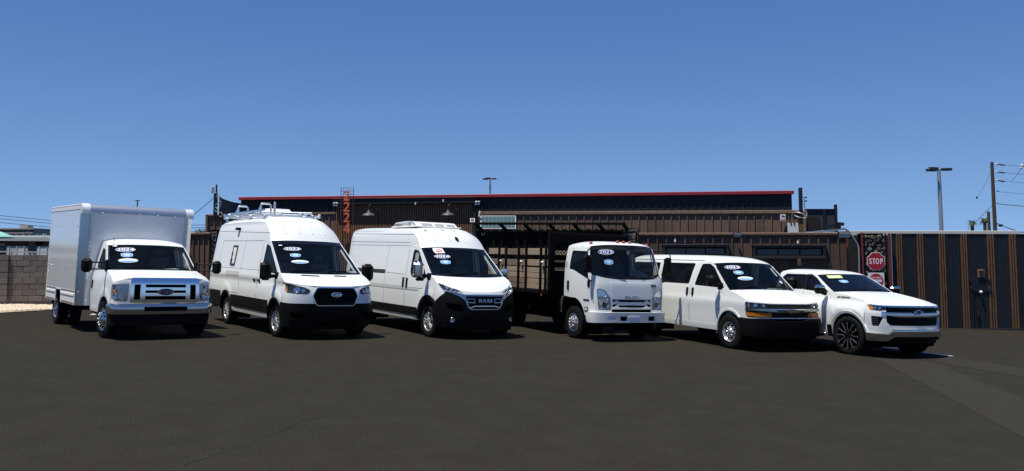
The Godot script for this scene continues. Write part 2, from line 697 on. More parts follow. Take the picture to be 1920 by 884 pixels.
# ------------------------------------------------------------------ wheels
func wheel(parent: Node3D, at: Vector3, r: float, w: float, rr: float, style: String, out: float, turn := 0.0) -> void:
	var g := group_node(parent, "wheel", Transform3D(rot(Vector3.UP, turn), at))
	# the lathe axis y points outwards
	var t := Transform3D(Basis(Vector3(0, 0, out), Vector3(out, 0, 0), Vector3(0, 1, 0)), Vector3.ZERO)
	var h := w * 0.5
	var ty := MB.new()
	ty.lathe(t, [Vector2(rr * 0.94, -h * 0.7), Vector2(rr, -h * 0.92), Vector2(lerpf(rr, r, 0.55), -h * 1.04), Vector2(r * 0.972, -h * 0.9), Vector2(r * 0.997, -h * 0.68), Vector2(r, 0), Vector2(r * 0.997, h * 0.68), Vector2(r * 0.972, h * 0.9), Vector2(lerpf(rr, r, 0.55), h * 1.04), Vector2(rr * 1.01, h * 0.94), Vector2(rr * 0.96, h * 0.8)], 44)
	# tread blocks
	for k in 60:
		var a := TAU * k / 60
		for s: float in [-0.62, 0.0, 0.62]:
			var a2: float = a + s * 0.05
			var b := Basis(Vector3(-sin(a2), 0, cos(a2)), Vector3.UP, Vector3(-cos(a2), 0, -sin(a2)))
			ty.box(t * Transform3D(b, Vector3(cos(a2) * r * 0.997, s * h, sin(a2) * r * 0.997)), Vector3(r * 0.07, h * 0.5, 0.012))
	obj(g, "tyre", ty, M.rubber)
	var face := MB.new()
	var back := MB.new()
	back.lathe(t, [Vector2(rr * 0.97, h * 0.86), Vector2(rr * 0.9, h * 0.3), Vector2(rr * 0.3, h * 0.2), Vector2(0, h * 0.2)], 32)
	back.lathe(t, [Vector2(rr * 0.95, -h * 0.9), Vector2(rr * 0.9, -h * 0.1), Vector2(0, -h * 0.1)], 24)
	match style:
		"dome", "dish":
			# bright steel cover with hand holes, hub and nuts
			var d := 0.055 if style == "dome" else -0.01
			face.lathe(t, [Vector2(rr * 1.0, h * 0.97), Vector2(rr * 0.96, h * 1.0), Vector2(rr * 0.9, h * 0.86), Vector2(rr * 0.86, h * 0.72), Vector2(rr * 0.74, h * 0.8 + d * 0.2), Vector2(rr * 0.58, h * 0.8 + d), Vector2(rr * 0.44, h * 0.76 + d), Vector2(rr * 0.36, h * 0.8 + d), Vector2(rr * 0.32, h * 0.98 + d), Vector2(rr * 0.2, h * 1.08 + d), Vector2(0, h * 1.1 + d)], 40)
			var dark := MB.new()
			for k in 8:
				var a := TAU * (k + 0.5) / 8
				var c := Vector3(cos(a) * rr * 0.69, h * 0.84 + d * 0.45, sin(a) * rr * 0.69)
				dark.ball(t * c, Vector3(0.016, rr * 0.085, rr * 0.085), 6)
			for k in 8:
				var a := TAU * k / 8
				var c := Vector3(cos(a) * rr * 0.49, h * 0.8 + d, sin(a) * rr * 0.49)
				face.lathe(t * Transform3D(Basis.IDENTITY, c), [Vector2(0.021, -0.01), Vector2(0.021, 0.02), Vector2(0.012, 0.034), Vector2(0, 0.036)], 10)
			obj(g, "rim", face, M.wheel_chrome)
			obj(g, "hand_holes", dark, M.black_matt)
		"steel8":
			face.lathe(t, [Vector2(rr, h * 0.97), Vector2(rr * 0.95, h * 0.99), Vector2(rr * 0.88, h * 0.75), Vector2(rr * 0.84, h * 0.45), Vector2(rr * 0.7, h * 0.62), Vector2(rr * 0.5, h * 0.7), Vector2(rr * 0.4, h * 0.6), Vector2(rr * 0.36, h * 0.66), Vector2(rr * 0.3, h * 0.95), Vector2(rr * 0.18, h * 1.02), Vector2(0, h * 1.03)], 40)
			var dark := MB.new()
			for k in 8:
				var a := TAU * (k + 0.5) / 8
				dark.ball(t * Vector3(cos(a) * rr * 0.68, h * 0.66, sin(a) * rr * 0.68), Vector3(0.02, rr * 0.11, rr * 0.11), 6)
			for k in 8:
				var a := TAU * k / 8
				face.lathe(t * Transform3D(Basis.IDENTITY, Vector3(cos(a) * rr * 0.43, h * 0.62, sin(a) * rr * 0.43)), [Vector2(0.02, -0.01), Vector2(0.02, 0.03), Vector2(0, 0.038)], 8)
			obj(g, "rim", face, M.wheel_chrome)
			obj(g, "hand_holes", dark, M.black_matt)
		"split6":
			# black wheel with six forked, bright-edged spokes
			face.lathe(t, [Vector2(rr, h * 0.95), Vector2(rr * 0.965, h * 0.98), Vector2(rr * 0.93, h * 0.8), Vector2(rr * 0.9, h * 0.35)], 44)
			var bright := MB.new()
			for k in 6:
				var a := TAU * k / 6 + 0.26
				var dir := Vector3(cos(a), 0, sin(a))
				var sd := Vector3(-sin(a), 0, cos(a))
				for s: float in [-1.0, 1.0]:
					var p0: Vector3 = dir * rr * 0.16 + sd * s * rr * 0.05 + Vector3.UP * h * 0.72
					var p1: Vector3 = dir * rr * 0.55 + sd * s * rr * 0.10 + Vector3.UP * h * 0.86
					var p2: Vector3 = dir * rr * 0.93 + sd * s * rr * 0.22 + Vector3.UP * h * 0.9
					face.bar(t * p0, t * p1, 0.030, 0.05, t.basis * Vector3.UP, 0.006)
					face.bar(t * p1, t * p2, 0.034, 0.05, t.basis * Vector3.UP, 0.006)
					var l := Vector3.UP * 0.027 + sd * s * 0.013
					bright.bar(t * (p0.lerp(p1, 0.35) + l), t * (p1 + l), 0.006, 0.006, t.basis * Vector3.UP)
					bright.bar(t * (p1 + l), t * (p2 + l), 0.008, 0.006, t.basis * Vector3.UP)
				bright.bar(t * (dir * rr * 0.92 + sd * rr * 0.21 + Vector3.UP * (h * 0.9 + 0.027)), t * (dir * rr * 0.92 + sd * rr * 0.13 + Vector3.UP * (h * 0.9 + 0.027)), 0.006, 0.006, t.basis * Vector3.UP)
				bright.bar(t * (dir * rr * 0.92 - sd * rr * 0.21 + Vector3.UP * (h * 0.9 + 0.027)), t * (dir * rr * 0.92 - sd * rr * 0.13 + Vector3.UP * (h * 0.9 + 0.027)), 0.006, 0.006, t.basis * Vector3.UP)
			face.lathe(t, [Vector2(rr * 0.24, h * 0.5), Vector2(rr * 0.22, h * 0.8), Vector2(rr * 0.12, h * 0.9), Vector2(0, h * 0.9)], 20)
			obj(g, "rim", face, M.black_gloss)
			obj(g, "spoke_edges", bright, M.alloy)
		_:
			# bright wheel with n spokes
			var cnt := 10 if style == "spoke10" else 5
			face.lathe(t, [Vector2(rr, h * 0.95), Vector2(rr * 0.95, h * 0.98), Vector2(rr * 0.88, h * 0.84), Vector2(rr * 0.84, h * 0.5)], 44)
			for k in cnt:
				var a := TAU * k / cnt + 0.1
				var dir := Vector3(cos(a), 0, sin(a))
				var sd := Vector3(-sin(a), 0, cos(a))
				if cnt == 10:
					face.bar(t * (dir * rr * 0.25 + Vector3.UP * h * 0.80), t * (dir * rr * 0.9 + Vector3.UP * h * 0.78), rr * 0.16, 0.03, t.basis * Vector3.UP, 0.008)
				else:
					for s: float in [-1.0, 1.0]:
						face.bar(t * (dir * rr * 0.22 + sd * s * rr * 0.07 + Vector3.UP * h * 0.8), t * (dir * rr * 0.9 + sd * s * rr * 0.16 + Vector3.UP * h * 0.8), rr * 0.14, 0.035, t.basis * Vector3.UP, 0.01)
			face.lathe(t, [Vector2(rr * 0.36, h * 0.5), Vector2(rr * 0.34, h * 0.86), Vector2(rr * 0.2, h * 1.0), Vector2(0, h * 1.02)], 24)
			for k in 5:
				var a := TAU * (k + 0.5) / 5
				face.ball(t * Vector3(cos(a) * rr * 0.27, h * 0.92, sin(a) * rr * 0.27), Vector3(0.014, 0.014, 0.014), 6)
			obj(g, "rim", face, M.alloy)
	obj(g, "hub", back, M.black_matt)

# ------------------------------------------------------------------ the shared shell of a cab or van
# o: bottom, arches [[z, y, r]...], doors [[polygon, window or null]...], windows [polygons outside doors], bulk (z of the wall behind the seats)
func shell(v: Node3D, S: Hull, o: Dictionary) -> void:
	S.setup()
	var paint: Material = M.white_paint
	var side := PackedVector2Array()
	side.append(Vector2(S.z0, o.bottom))
	side.append_array(S.top_line())
	side.append(Vector2(S.rear, o.bottom))
	var holes := []
	var arches := []
	for a in o.arches:
		var c := arc(Vector2(a[0], a[1]), a[2], 0, 360, 40)
		c.remove_at(c.size() - 1)
		holes.append(c)
		arches.append(c)
	for d in o.doors:
		holes.append(d[0])
	if o.has("rear_bottom"):
		holes.append(poly([S.rear - 0.1, o.bottom - 0.1, 0.0, o.bottom - 0.1, 0.0, 0.99, S.rear - 0.1, o.rear_bottom]))
	for w in o.windows:
		holes.append(w)
	var body := MB.new()
	for f in [S.left, S.right]:
		body.panel(f, side, holes, 0.0, Vector2(0.16, 0.1), 0.03)
	if S.roof.size():
		body.panel(S.roof_f, poly([-1, 0, 1, 0, 1, 1, -1, 1]), o.get("roof_holes", []), 0.0, Vector2(0.08, 1.0 / (S.roof.size() * 3.0)), 0.0, Vector2(0.004, 0.002))
	# the flat back
	var bk := PackedVector2Array()
	for i in 13:
		var y: float = lerpf(o.get("rear_bottom", o.bottom), S.top_line()[-1].y, i / 12.0)
		bk.append(Vector2(S.W(S.rear, y), y))
	var full := flip(bk)
	full.append_array(bk)
	body.prism(Transform3D(Basis.IDENTITY, Vector3(0, 0, S.rear)), full, 0.01)
	if S.roof.size():
		var k := S.knot(S.roof, 1.0)
		var cap := PackedVector2Array()
		for i in 17:
			var u := -1.0 + i / 8.0
			cap.append(Vector2(u * S.W(k[0], k[1]), S.roof_f(Vector2(u, 1)).y))
		body.prism(Transform3D(Basis.IDENTITY, Vector3(0, 0, S.rear)), cap, 0.012)
	obj(v, "body", body, paint)
	# bonnet
	if o.get("hood", true):
		var hd := MB.new()
		hd.panel(S.hood_f, poly([-0.995, 0.0, 0.995, 0.0, 0.995, 0.985, -0.995, 0.985]), [], 0.004, Vector2(0.1, 0.1), 0.035, Vector2(0.004, 0.004))
		obj(v, "bonnet", hd, paint)
	# windscreen with its black border
	var ws := MB.new()
	var m: Array = o.get("frit", [0.035, 0.07, 0.05])   # sides, bottom, top
	ws.panel(S.wind_f, poly([-0.985, 0.012, 0.985, 0.012, 0.985, 0.985, -0.985, 0.985]), [], -0.004, Vector2(0.1, 0.125), 0.0)
	var win := obj(v, "windscreen", ws, M[o.get("glass", "windshield")])
	var fr := MB.new()
	fr.panel(S.wind_f, rnd(poly([-1, 0, 1, 0, 1, 1, -1, 1]), 0.02), [rnd(poly([-1 + m[0] * 2, m[1], 1 - m[0] * 2, m[1], 1 - m[0] * 2, 1 - m[2], -1 + m[0] * 2, 1 - m[2]]), 0.05)], -0.009, Vector2(0.1, 0.125), 0.012)
	obj(win, "screen_border", fr, M.black_gloss)
	# doors
	for d in o.doors:
		for f in [S.left, S.right]:
			var dm := MB.new()
			var dp: PackedVector2Array = grow(d[0], -0.005)
			for a in arches:
				var cl := Geometry2D.clip_polygons(dp, grow(a, 0.004))
				if cl.size() == 1:
					dp = cl[0]
			dm.panel(f, dp, [d[1]] if d[1] != null else [], 0.0, Vector2(0.16, 0.1), 0.03)
			var dn := obj(v, d[2] if d.size() > 2 else "door", dm, paint)
			if d[1] != null:
				var gl := MB.new()
				gl.panel(f, grow(d[1], 0.01), [], -0.012, Vector2(0.2, 0.2), 0.0)
				obj(dn, "window_pane", gl, M[o.get("door_glass", "side_glass")])
				var sl := MB.new()
				sl.panel(f, grow(d[1], 0.004), [grow(d[1], -0.022)], 0.002, Vector2(0.2, 0.2), 0.014)
				obj(dn, "window_seal", sl, M.black_plastic)
				if f == S.right or o.get("both_trim", true):
					var tr := MB.new()
					tr.panel(f, grow(dp, -0.02), [grow(d[1], 0.012)], -0.06, Vector2(0.25, 0.2), 0.03)
					obj(dn, "inner_trim", tr, M.trim_grey)
			if d.size() > 3 and d[3] != null:
				var hm := MB.new()
				var hp: PackedVector2Array = d[3]
				hm.panel(f, hp, [], 0.022, Vector2(0.1, 0.1), 0.03)
				obj(dn, "door_handle", hm, M[d[4] if d.size() > 4 else "black_plastic"])
	for w in o.windows:
		for f in [S.left, S.right]:
			var gl := MB.new()
			gl.panel(f, grow(w, 0.006), [], -0.006, Vector2(0.2, 0.2), 0.0)
			var wn := obj(v, "side_window", gl, M.tinted_glass)
			var sl := MB.new()
			sl.panel(f, grow(w, 0.006), [grow(w, -0.02)], 0.001, Vector2(0.2, 0.2), 0.014)
			obj(wn, "window_seal", sl, M.black_plastic)
	# wheel housings and underside
	var un := MB.new()
	for a in o.arches:
		for s: float in [-1.0, 1.0]:
			var pts := arc(Vector2(a[0], a[1]), a[2] + 0.02, -25, 205, 24)
			for i in pts.size() - 1:
				var p := pts[i]
				var q := pts[i + 1]
				var x0: float = s * (S.W(a[0], a[1] + 0.2) - 0.03)
				var x1: float = s * 0.5
				un.quad(Vector3(x0, p.y, p.x), Vector3(x0, q.y, q.x), Vector3(x1, q.y, q.x), Vector3(x1, p.y, p.x), Vector3(0, a[1] - p.y, a[0] - p.x))
	un.bx(Vector3(0, (o.bottom + 0.75) * 0.5, (S.z0 + S.rear) * 0.5), Vector3(1.0, 0.75 - o.bottom + 0.05, S.z0 - S.rear - 0.1))
	un.bx(Vector3(0, 0.52, 0.4), Vector3(1.2, 0.4, 0.7))
	obj(v, "underside", un, M.black_matt)

# floor, dashboard, seats, steering wheel and the wall behind
func cabin(v: Node3D, S: Hull, o: Dictionary) -> void:
	var dz: float = o.dash[0]
	var dy: float = o.dash[1]
	var hw := S.W(dz, dy) - 0.07
	var d := MB.new()
	var prof := poly([dz, dy - 0.02, dz - 0.18, dy + 0.03, dz - 0.40, dy - 0.01, dz - 0.48, dy - 0.16, dz - 0.34, dy - 0.55, dz + 0.05, dy - 0.6])
	d.prism(Transform3D(Basis(Vector3(0, 0, 1), Vector3.UP, Vector3(-1, 0, 0)), Vector3(hw, 0, 0)), prof, hw * 2)
	d.bx(Vector3(0.0, dy - 0.16, dz - 0.47), Vector3(0.3, 0.22, 0.06), 0.02)
	d.ball(Vector3(0.42, dy + 0.015, dz - 0.33), Vector3(0.22, 0.07, 0.12), 8)
	obj(v, "dashboard", d, M[o.get("dash_mat", "dash")])
	var w := MB.new()
	var wc := Vector3(0.42, dy - 0.03, dz - 0.62)
	var tilt := Basis(Vector3.RIGHT, deg_to_rad(o.get("wheel_tilt", -58.0)))
	var ring := PackedVector3Array()
	for i in 25:
		ring.append(wc + tilt * Vector3(cos(TAU * i / 24) * 0.19, 0, sin(TAU * i / 24) * 0.19))
	w.tube(ring, 0.015, 6, false)
	for a in [0.2, PI - 0.2, PI / 2]:
		w.bar(wc, wc + tilt * Vector3(cos(a) * 0.19, 0, sin(a) * 0.19), 0.03, 0.015)
	w.bar(wc, wc + Vector3(0, -0.1, 0.3), 0.06, 0.06)
	obj(v, "steering_wheel", w, M.black_plastic)
	for sx_: float in [-0.42, 0.42]:
		var s := MB.new()
		var sz_: float = o.seat[0]
		var sy: float = o.seat[1]
		s.bx(Vector3(sx_, sy - 0.08, sz_), Vector3(0.5, 0.18, 0.5), 0.05)
		s.box(Transform3D(Basis(Vector3.RIGHT, -0.18), Vector3(sx_, sy + 0.32, sz_ - 0.28)), Vector3(0.48, 0.68, 0.14), 0.05)
		s.box(Transform3D(Basis(Vector3.RIGHT, -0.12), Vector3(sx_, sy + 0.76, sz_ - 0.36)), Vector3(0.27, 0.2, 0.1), 0.04)
		obj(v, "seat", s, M.interior)
	var b := MB.new()
	b.bx(Vector3(0, o.floor, (dz + o.bulk) * 0.5), Vector3(hw * 2, 0.04, dz - o.bulk))
	var bp := PackedVector2Array()
	for i in 9:
		var y: float = lerpf(o.floor, o.top, i / 8.0)
		bp.append(Vector2(S.W(o.bulk, y) - 0.03, y))
	var full := flip(bp)
	full.append_array(bp)
	b.prism(Transform3D(Basis.IDENTITY, Vector3(0, 0, o.bulk)), full, 0.03)
	obj(v, "cab_lining", b, M.interior)

func wiper(v: Node3D, S: Hull, u0: float, u1: float, t1: float) -> void:
	var w := MB.new()
	var a := frame(S.wind_f, Vector2(u0, 0.03), 0.03).origin
	var b := frame(S.wind_f, Vector2(lerpf(u0, u1, 0.55), t1), 0.03).origin
	w.bar(a, b, 0.022, 0.012, Vector3.UP, 0.004)
	var pts := PackedVector3Array()
	for i in 9:
		var k := i / 8.0
		pts.append(frame(S.wind_f, Vector2(lerpf(u0 + 0.05, u1, k), lerpf(0.045, t1 + 0.03, k)), 0.014).origin)
	w.tube(pts, 0.009, 5)
	obj(v, "wiper", w, M.black_plastic)

# flat stickers on the windscreen: a navy oval with the year, a pale blue badge, a two-tone oval
func sticker_year(win: Node3D, at: Transform3D, year: String) -> void:
	var w := MB.new()
	w.prism(at, oval(Vector2.ZERO, 0.20, 0.070), 0.003)
	var s := obj(win, "year_sticker", w, M.white_print)
	var b := MB.new()
	b.prism(at * Transform3D(Basis.IDENTITY, Vector3(0, 0, 0.002)), oval(Vector2.ZERO, 0.190, 0.061), 0.003)
	obj(s, "sticker_print", b, M.navy_print)
	text(s, "sticker_year", year, 0.088, M.white_print, at * Transform3D(Basis.IDENTITY, Vector3(0, 0, 0.007)), 0.003, 1.28, "Droid Sans", 700)

func sticker_badge(win: Node3D, at: Transform3D, s := 1.0) -> void:
	var w := MB.new()
	var p := poly([-0.10, 0.035, -0.03, 0.055, 0.05, 0.055, 0.10, 0.03, 0.095, -0.035, 0.02, -0.06, -0.05, -0.055, -0.095, -0.03])
	for i in p.size():
		p[i] *= s * 1.2
	w.prism(at, p, 0.003)
	var st := obj(win, "badge_sticker", w, M.pale_print)
	var b := MB.new()
	b.prism(at * Transform3D(Basis.IDENTITY, Vector3(0, 0, 0.002)), grow(p, -0.009), 0.003)
	for i in 3:
		pass
	obj(st, "sticker_print", b, M.sky_print)
	var c := MB.new()
	for q in [[-0.05, 0.022, 0.05, 0.03], [-0.07, -0.004, 0.06, 0.012], [-0.04, -0.03, 0.05, -0.018]]:
		c.prism(at * Transform3D(Basis.IDENTITY, Vector3(0, 0, 0.005)), rect(q[0] * s, q[1] * s, q[2] * s, q[3] * s), 0.002)
	obj(st, "sticker_lines", c, M.white_print)

func sticker_oval(win: Node3D, at: Transform3D) -> void:
	var w := MB.new()
	w.prism(at, oval(Vector2.ZERO, 0.195, 0.064), 0.003)
	var s := obj(win, "two_tone_sticker", w, M.white_print)
	var b := MB.new()
	var low := Geometry2D.intersect_polygons(oval(Vector2.ZERO, 0.183, 0.054), rect(-0.2, -0.1, 0.2, -0.006))
	b.prism(at * Transform3D(Basis.IDENTITY, Vector3(0, 0, 0.002)), low[0], 0.003)
	for i in 9:
		b.prism(at * Transform3D(Basis.IDENTITY, Vector3(0, 0, 0.002)), rect(-0.10 + i * 0.022, 0.004, -0.088 + i * 0.022, 0.02), 0.003)
	obj(s, "sticker_print", b, M.sky_print)

# the same as strip, swelling outwards by d in the middle of its height
func swell(v: Node3D, called: String, f: Callable, outer: PackedVector2Array, inner: Array, off: float, rim: float, m: Material, y0: float, y1: float, d: float) -> MeshInstance3D:
	var g := func(p: Vector2) -> Vector3:
		var q: Vector3 = f.call(p)
		var k := clampf((p.y - y0) / (y1 - y0), 0.0, 1.0)
		var out := Vector3(q.x, 0, maxf(q.z, 0.0) * 3.0).normalized()
		return q + out * (off + d * sqrt(maxf(1.0 - pow(2.0 * k - 1.0, 2.0), 0.0)))
	var b := MB.new()
	b.panel(g, outer, inner, 0.0, Vector2(0.06, 0.025), rim)
	return obj(v, called, b, m)

# a ring-shaped strip on the nose between two outlines
func strip(v: Node3D, called: String, f: Callable, outer: PackedVector2Array, inner: Array, off: float, rim: float, m: Material, cell := Vector2(0.06, 0.06)) -> MeshInstance3D:
	var b := MB.new()
	b.panel(f, outer, inner, off, cell, rim)
	return obj(v, called, b, m)

# an oval maker's emblem
func oval_emblem(v: Node3D, at: Transform3D, rx: float, ry: float, word: String) -> void:
	var a := MB.new()
	a.prism(at, oval(Vector2.ZERO, rx, ry), 0.02, 0.004)
	var e := obj(v, "emblem", a, M.chrome)
	var b := MB.new()
	b.prism(at * Transform3D(Basis.IDENTITY, Vector3(0, 0, 0.018)), oval(Vector2.ZERO, rx * 0.9, ry * 0.84), 0.006)
	obj(e, "emblem_field", b, M.oval_blue)
	text(e, "emblem_script", word, ry * 1.05, M.chrome, at * Transform3D(Basis.IDENTITY, Vector3(0, 0, 0.026)), 0.004, 1.25, "Droid Serif", 400)

# a bow-tie emblem
func bow_tie(v: Node3D, at: Transform3D, w: float, h: float, m: Material, edge_m: Material) -> void:
	var p := poly([-w, -h * 0.38, -w * 0.42, -h * 0.38, -w * 0.48, -h, w * 0.36, -h, w * 0.42, -h * 0.38, w * 0.86, -h * 0.38, w, h * 0.38, w * 0.46, h * 0.38, w * 0.5, h, -w * 0.34, h, -w * 0.4, h * 0.38, -w * 0.86, h * 0.38])
	var a := MB.new()
	a.prism(at, p, 0.02, 0.004)
	var e := obj(v, "emblem", a, edge_m)
	var b := MB.new()
	var ins := Geometry2D.offset_polygon(p, -0.012, Geometry2D.JOIN_MITER)
	for q in ins:
		b.prism(at * Transform3D(Basis.IDENTITY, Vector3(0, 0, 0.018)), q, 0.006)
	obj(e, "emblem_field", b, m)

# a lamp set into the nose: dark or bright bowl, lens and bulbs
func headlamp(v: Node3D, f: Callable, p: PackedVector2Array, bowl: Material, bulbs: Array, depth := 0.045, amber = null) -> MeshInstance3D:
	var l := MB.new()
	l.panel(f, p, [], 0.003, Vector2(0.05, 0.05), 0.01)
	var n := obj(v, "headlight", l, M.lens)
	var b := MB.new()
	b.panel(f, p, [], -depth, Vector2(0.06, 0.06), -depth)
	obj(n, "lamp_bowl", b, bowl)
	for q in bulbs:
		var t := frame(f, q[0], -depth + 0.004)
		var m := MB.new()
		var r: float = q[1]
		var tt := t * Transform3D(Basis(Vector3.RIGHT, Vector3.BACK, Vector3.DOWN), Vector3.ZERO)
		m.lathe(tt, [Vector2(r, 0.034), Vector2(r * 0.94, 0.038), Vector2(r * 0.8, 0.02), Vector2(r * 0.55, 0.006), Vector2(r * 0.25, 0.01), Vector2(r * 0.2, 0.03), Vector2(0, 0.034)], 18)
		obj(n, "lamp_reflector", m, M.reflector)
	if amber != null:
		var a := MB.new()
		a.panel(f, amber, [], -depth * 0.5, Vector2(0.05, 0.05), 0.02)
		obj(n, "turn_signal", a, M.amber)
	return n

# a door mirror made of a rounded housing on an arm
func mirror(v: Node3D, c: Vector3, size: Vector3, foot: Vector3, m: Material, turn := 0.0, arm_m: Material = null) -> void:
	var h := MB.new()
	h.box(Transform3D(rot(Vector3.UP, turn), c), size, min(size.x, size.z) * 0.42)
	var n := obj(v, "door_mirror", h, m)
	var a := MB.new()
	var inner := c + Vector3(signf(foot.x - c.x) * size.x * 0.3, -size.y * 0.3, 0)
	a.bar(inner, foot, 0.06, 0.08, Vector3.UP, 0.02)
	a.bx(foot, Vector3(0.04, 0.16, 0.2), 0.015)
	obj(n, "mirror_arm", a, arm_m if arm_m else M.black_plastic)
	var g := MB.new()
	g.box(Transform3D(rot(Vector3.UP, turn), c + Vector3(0, 0, -size.z * 0.5 - 0.002)), Vector3(size.x * 0.82, size.y * 0.86, 0.004))
	obj(n, "mirror_glass", g, M.chrome)

func aerial(v: Node3D, at: Vector3, h: float, lean := -0.15) -> void:
	var a := MB.new()
	a.tube(PackedVector3Array([at, at + Vector3(0, h, lean * h)]), 0.005, 5)
	a.bx(at, Vector3(0.03, 0.02, 0.05), 0.005)
	obj(v, "aerial", a, M.black_plastic)

func place(x: float, z: float, deg: float) -> Transform3D:
	return Transform3D(rot(Vector3.BACK, rad_to_deg(atan(SLOPE))) * rot(Vector3.UP, deg), Vector3(x, SLOPE * x, z))

# ------------------------------------------------------------------ 1: box truck
func box_truck() -> void:
	var v := thing("box_truck", "white cutaway box truck with silver aluminium cargo box, leftmost vehicle of the row", "truck", place(-7.75, -18.53, 39.4), "white work vehicles parked in a row")
	var S := Hull.new()
	S.wy = [Vector2(0.3, 0.96), Vector2(0.55, 0.99), Vector2(0.9, 1.0), Vector2(1.2, 0.985), Vector2(1.35, 0.95), Vector2(1.45, 0.93), Vector2(1.98, 0.81), Vector2(2.1, 0.76)]
	S.zfy = [Vector2(0.3, 0.73), Vector2(0.75, 0.73), Vector2(1.15, 0.715), Vector2(1.3, 0.67)]
	S.n = 4.2
	S.z0 = 0.45
	S.rear = -1.38
	S.flares = [[0.0, 0.40, 0.52, 0.02, 0.08]]
	S.hood = [[0.56, 1.17, 0.70, 1.27, 6.0], [0.36, 1.27, 0.42, 1.335, 4.0], [-0.05, 1.365, 0.12, 1.395, 3.0], [-0.18, 1.40, 0.02, 1.415, 2.6]]
	S.wind = [[-0.18, 1.40, 0.02, 1.415, 2.4], [-0.74, 1.925, -0.60, 1.955, 2.6]]
	S.roof = [[-0.74, 1.925, -0.60, 1.955, 2.8], [-0.90, 1.99, -0.80, 2.04, 3.2], [-1.1, 2.01, -1.05, 2.08, 3.6], [-1.38, 2.0, -1.38, 2.08, 3.6]]
	var dwin := rnd(poly([-0.36, 1.43, -0.74, 1.82, -0.98, 1.87, -1.04, 1.43]), 0.05)
	var door := rnd(poly([-0.46, 0.54, -0.42, 1.15, -0.27, 1.385, -0.72, 1.88, -1.06, 1.945, -1.20, 1.88, -1.22, 0.54]), 0.04)
	shell(v, S, {"bottom": 0.5, "arches": [[0.0, 0.40, 0.46]], "doors": [[door, dwin, "door", rect(-1.12, 0.98, -1.05, 1.16, 0.02)]], "windows": [], "bulk": -1.3, "frit": [0.03, 0.06, 0.04], "both_trim": false})
	cabin(v, S, {"dash": [0.0, 1.38], "seat": [-0.85, 1.05], "bulk": -1.34, "floor": 0.8, "top": 1.98, "dash_mat": "dash_grey"})
	var nt := S.nose_top()
	# painted nose round grille and lamps
	var fp := PackedVector2Array([Vector2(-S.smax, 0.74)])
	fp.append_array(nt)
	fp.append(Vector2(S.smax, 0.74))
	var grille := rnd(rect(-0.70, 0.765, 0.70, 1.262), 0.05)
	var lampR := rnd(poly([0.725, 0.785, S.smax - 0.05, 0.80, S.smax - 0.02, 1.13, 0.725, 1.14]), 0.02)
	strip(v, "nose_panel", S.wrap, fp, [grille, lampR, flip(lampR)], 0.0, 0.04, M.white_paint)
	# bright grille with its openings
	var op := [rect(-0.42, 0.825, 0.42, 1.135, 0.01), rect(-0.625, 0.825, -0.505, 1.135, 0.01), rect(0.505, 0.825, 0.625, 1.135, 0.01)]
	var gr := strip(v, "grille", S.wrap, grille, op, 0.035, 0.09, M.chrome)
	strip(gr, "grille_mesh", S.wrap, grow(grille, -0.02), [], -0.04, 0.0, M.black_matt)
	for y: float in [1.045, 0.93]:
		strip(gr, "grille_bar", S.wrap, rect(-0.43, y - 0.03, 0.43, y + 0.03, 0.01), [], 0.03, 0.05, M.chrome)
	for x: float in [-0.455, 0.455]:
		strip(gr, "grille_post", S.wrap, rect(x - 0.045, 0.81, x + 0.045, 1.15, 0.012), [], 0.05, 0.03, M.chrome)
	oval_emblem(gr, Transform3D(Basis.IDENTITY, Vector3(0.0, 0.985, 0.76)), 0.165, 0.072, "Ford")
	for s: float in [-1.0, 1.0]:
		var lp := lampR if s > 0 else flip(lampR)
		var c: float = (0.725 + S.smax - 0.05) * 0.5 * s
		headlamp(v, S.wrap, lp, M.dark_chrome, [[Vector2(c - 0.07 * s, 0.89), 0.065], [Vector2(c + 0.06 * s, 0.89), 0.06], [Vector2(c - 0.02 * s, 1.08), 0.04]], 0.05, rect(minf(s * 0.98, s * (S.smax - 0.07)), 0.96, maxf(s * 0.98, s * (S.smax - 0.07)), 1.03, 0.01))
	# bumper
	var bp := rnd(rect(-S.smax - 0.12, 0.53, S.smax + 0.12, 0.735), 0.05)
	var bm := swell(v, "bumper", S.wrap, bp, [rect(-0.41, 0.592, 0.43, 0.682, 0.01)], 0.05, 0.1, M.bumper_chrome, 0.50, 0.745, 0.045)
	strip(bm, "bumper_slot", S.wrap, rect(-0.43, 0.58, 0.45, 0.69), [], 0.045, 0.0, M.black_matt)
	strip(v, "front_valance", S.wrap, rect(-S.smax, 0.30, S.smax, 0.56), [], 0.03, 0.08, M.black_plastic)
	for s: float in [-1.0, 1.0]:
		var c := Vector3(s * (1.40 if s < 0 else 1.30), 1.50, 0.08)
		var m := MB.new()
		m.box(Transform3D(rot(Vector3.UP, s * 12), c), Vector3(0.21, 0.29, 0.15), 0.06)
		var mn := obj(v, "door_mirror", m, M.black_plastic)
		var a := MB.new()
		for y: float in [1.42, 1.56]:
			a.bar(Vector3(s * (1.32 if s < 0 else 1.2), y, 0.06), Vector3(s * 0.93, y, -0.22), 0.03, 0.03, Vector3.UP, 0.01)
		a.bx(Vector3(s * 0.93, 1.49, -0.24), Vector3(0.05, 0.26, 0.16), 0.02)
		obj(mn, "mirror_arm", a, M.black_plastic)
		var g := MB.new()
		g.box(Transform3D(rot(Vector3.UP, s * 12), c + Vector3(0, 0, -0.077)), Vector3(0.17, 0.24, 0.004))
		obj(mn, "mirror_glass", g, M.chrome)
	wiper(v, S, -0.75, 0.02, 0.13)
	wiper(v, S, 0.1, 0.82, 0.12)
	aerial(v, Vector3(-0.86, 1.48, -0.05), 0.6, -0.1)
	var wn := v.get_node("windscreen")
	var tf := func(u: float, t: float) -> Transform3D: return frame(S.wind_f, Vector2(u, t), 0.018)
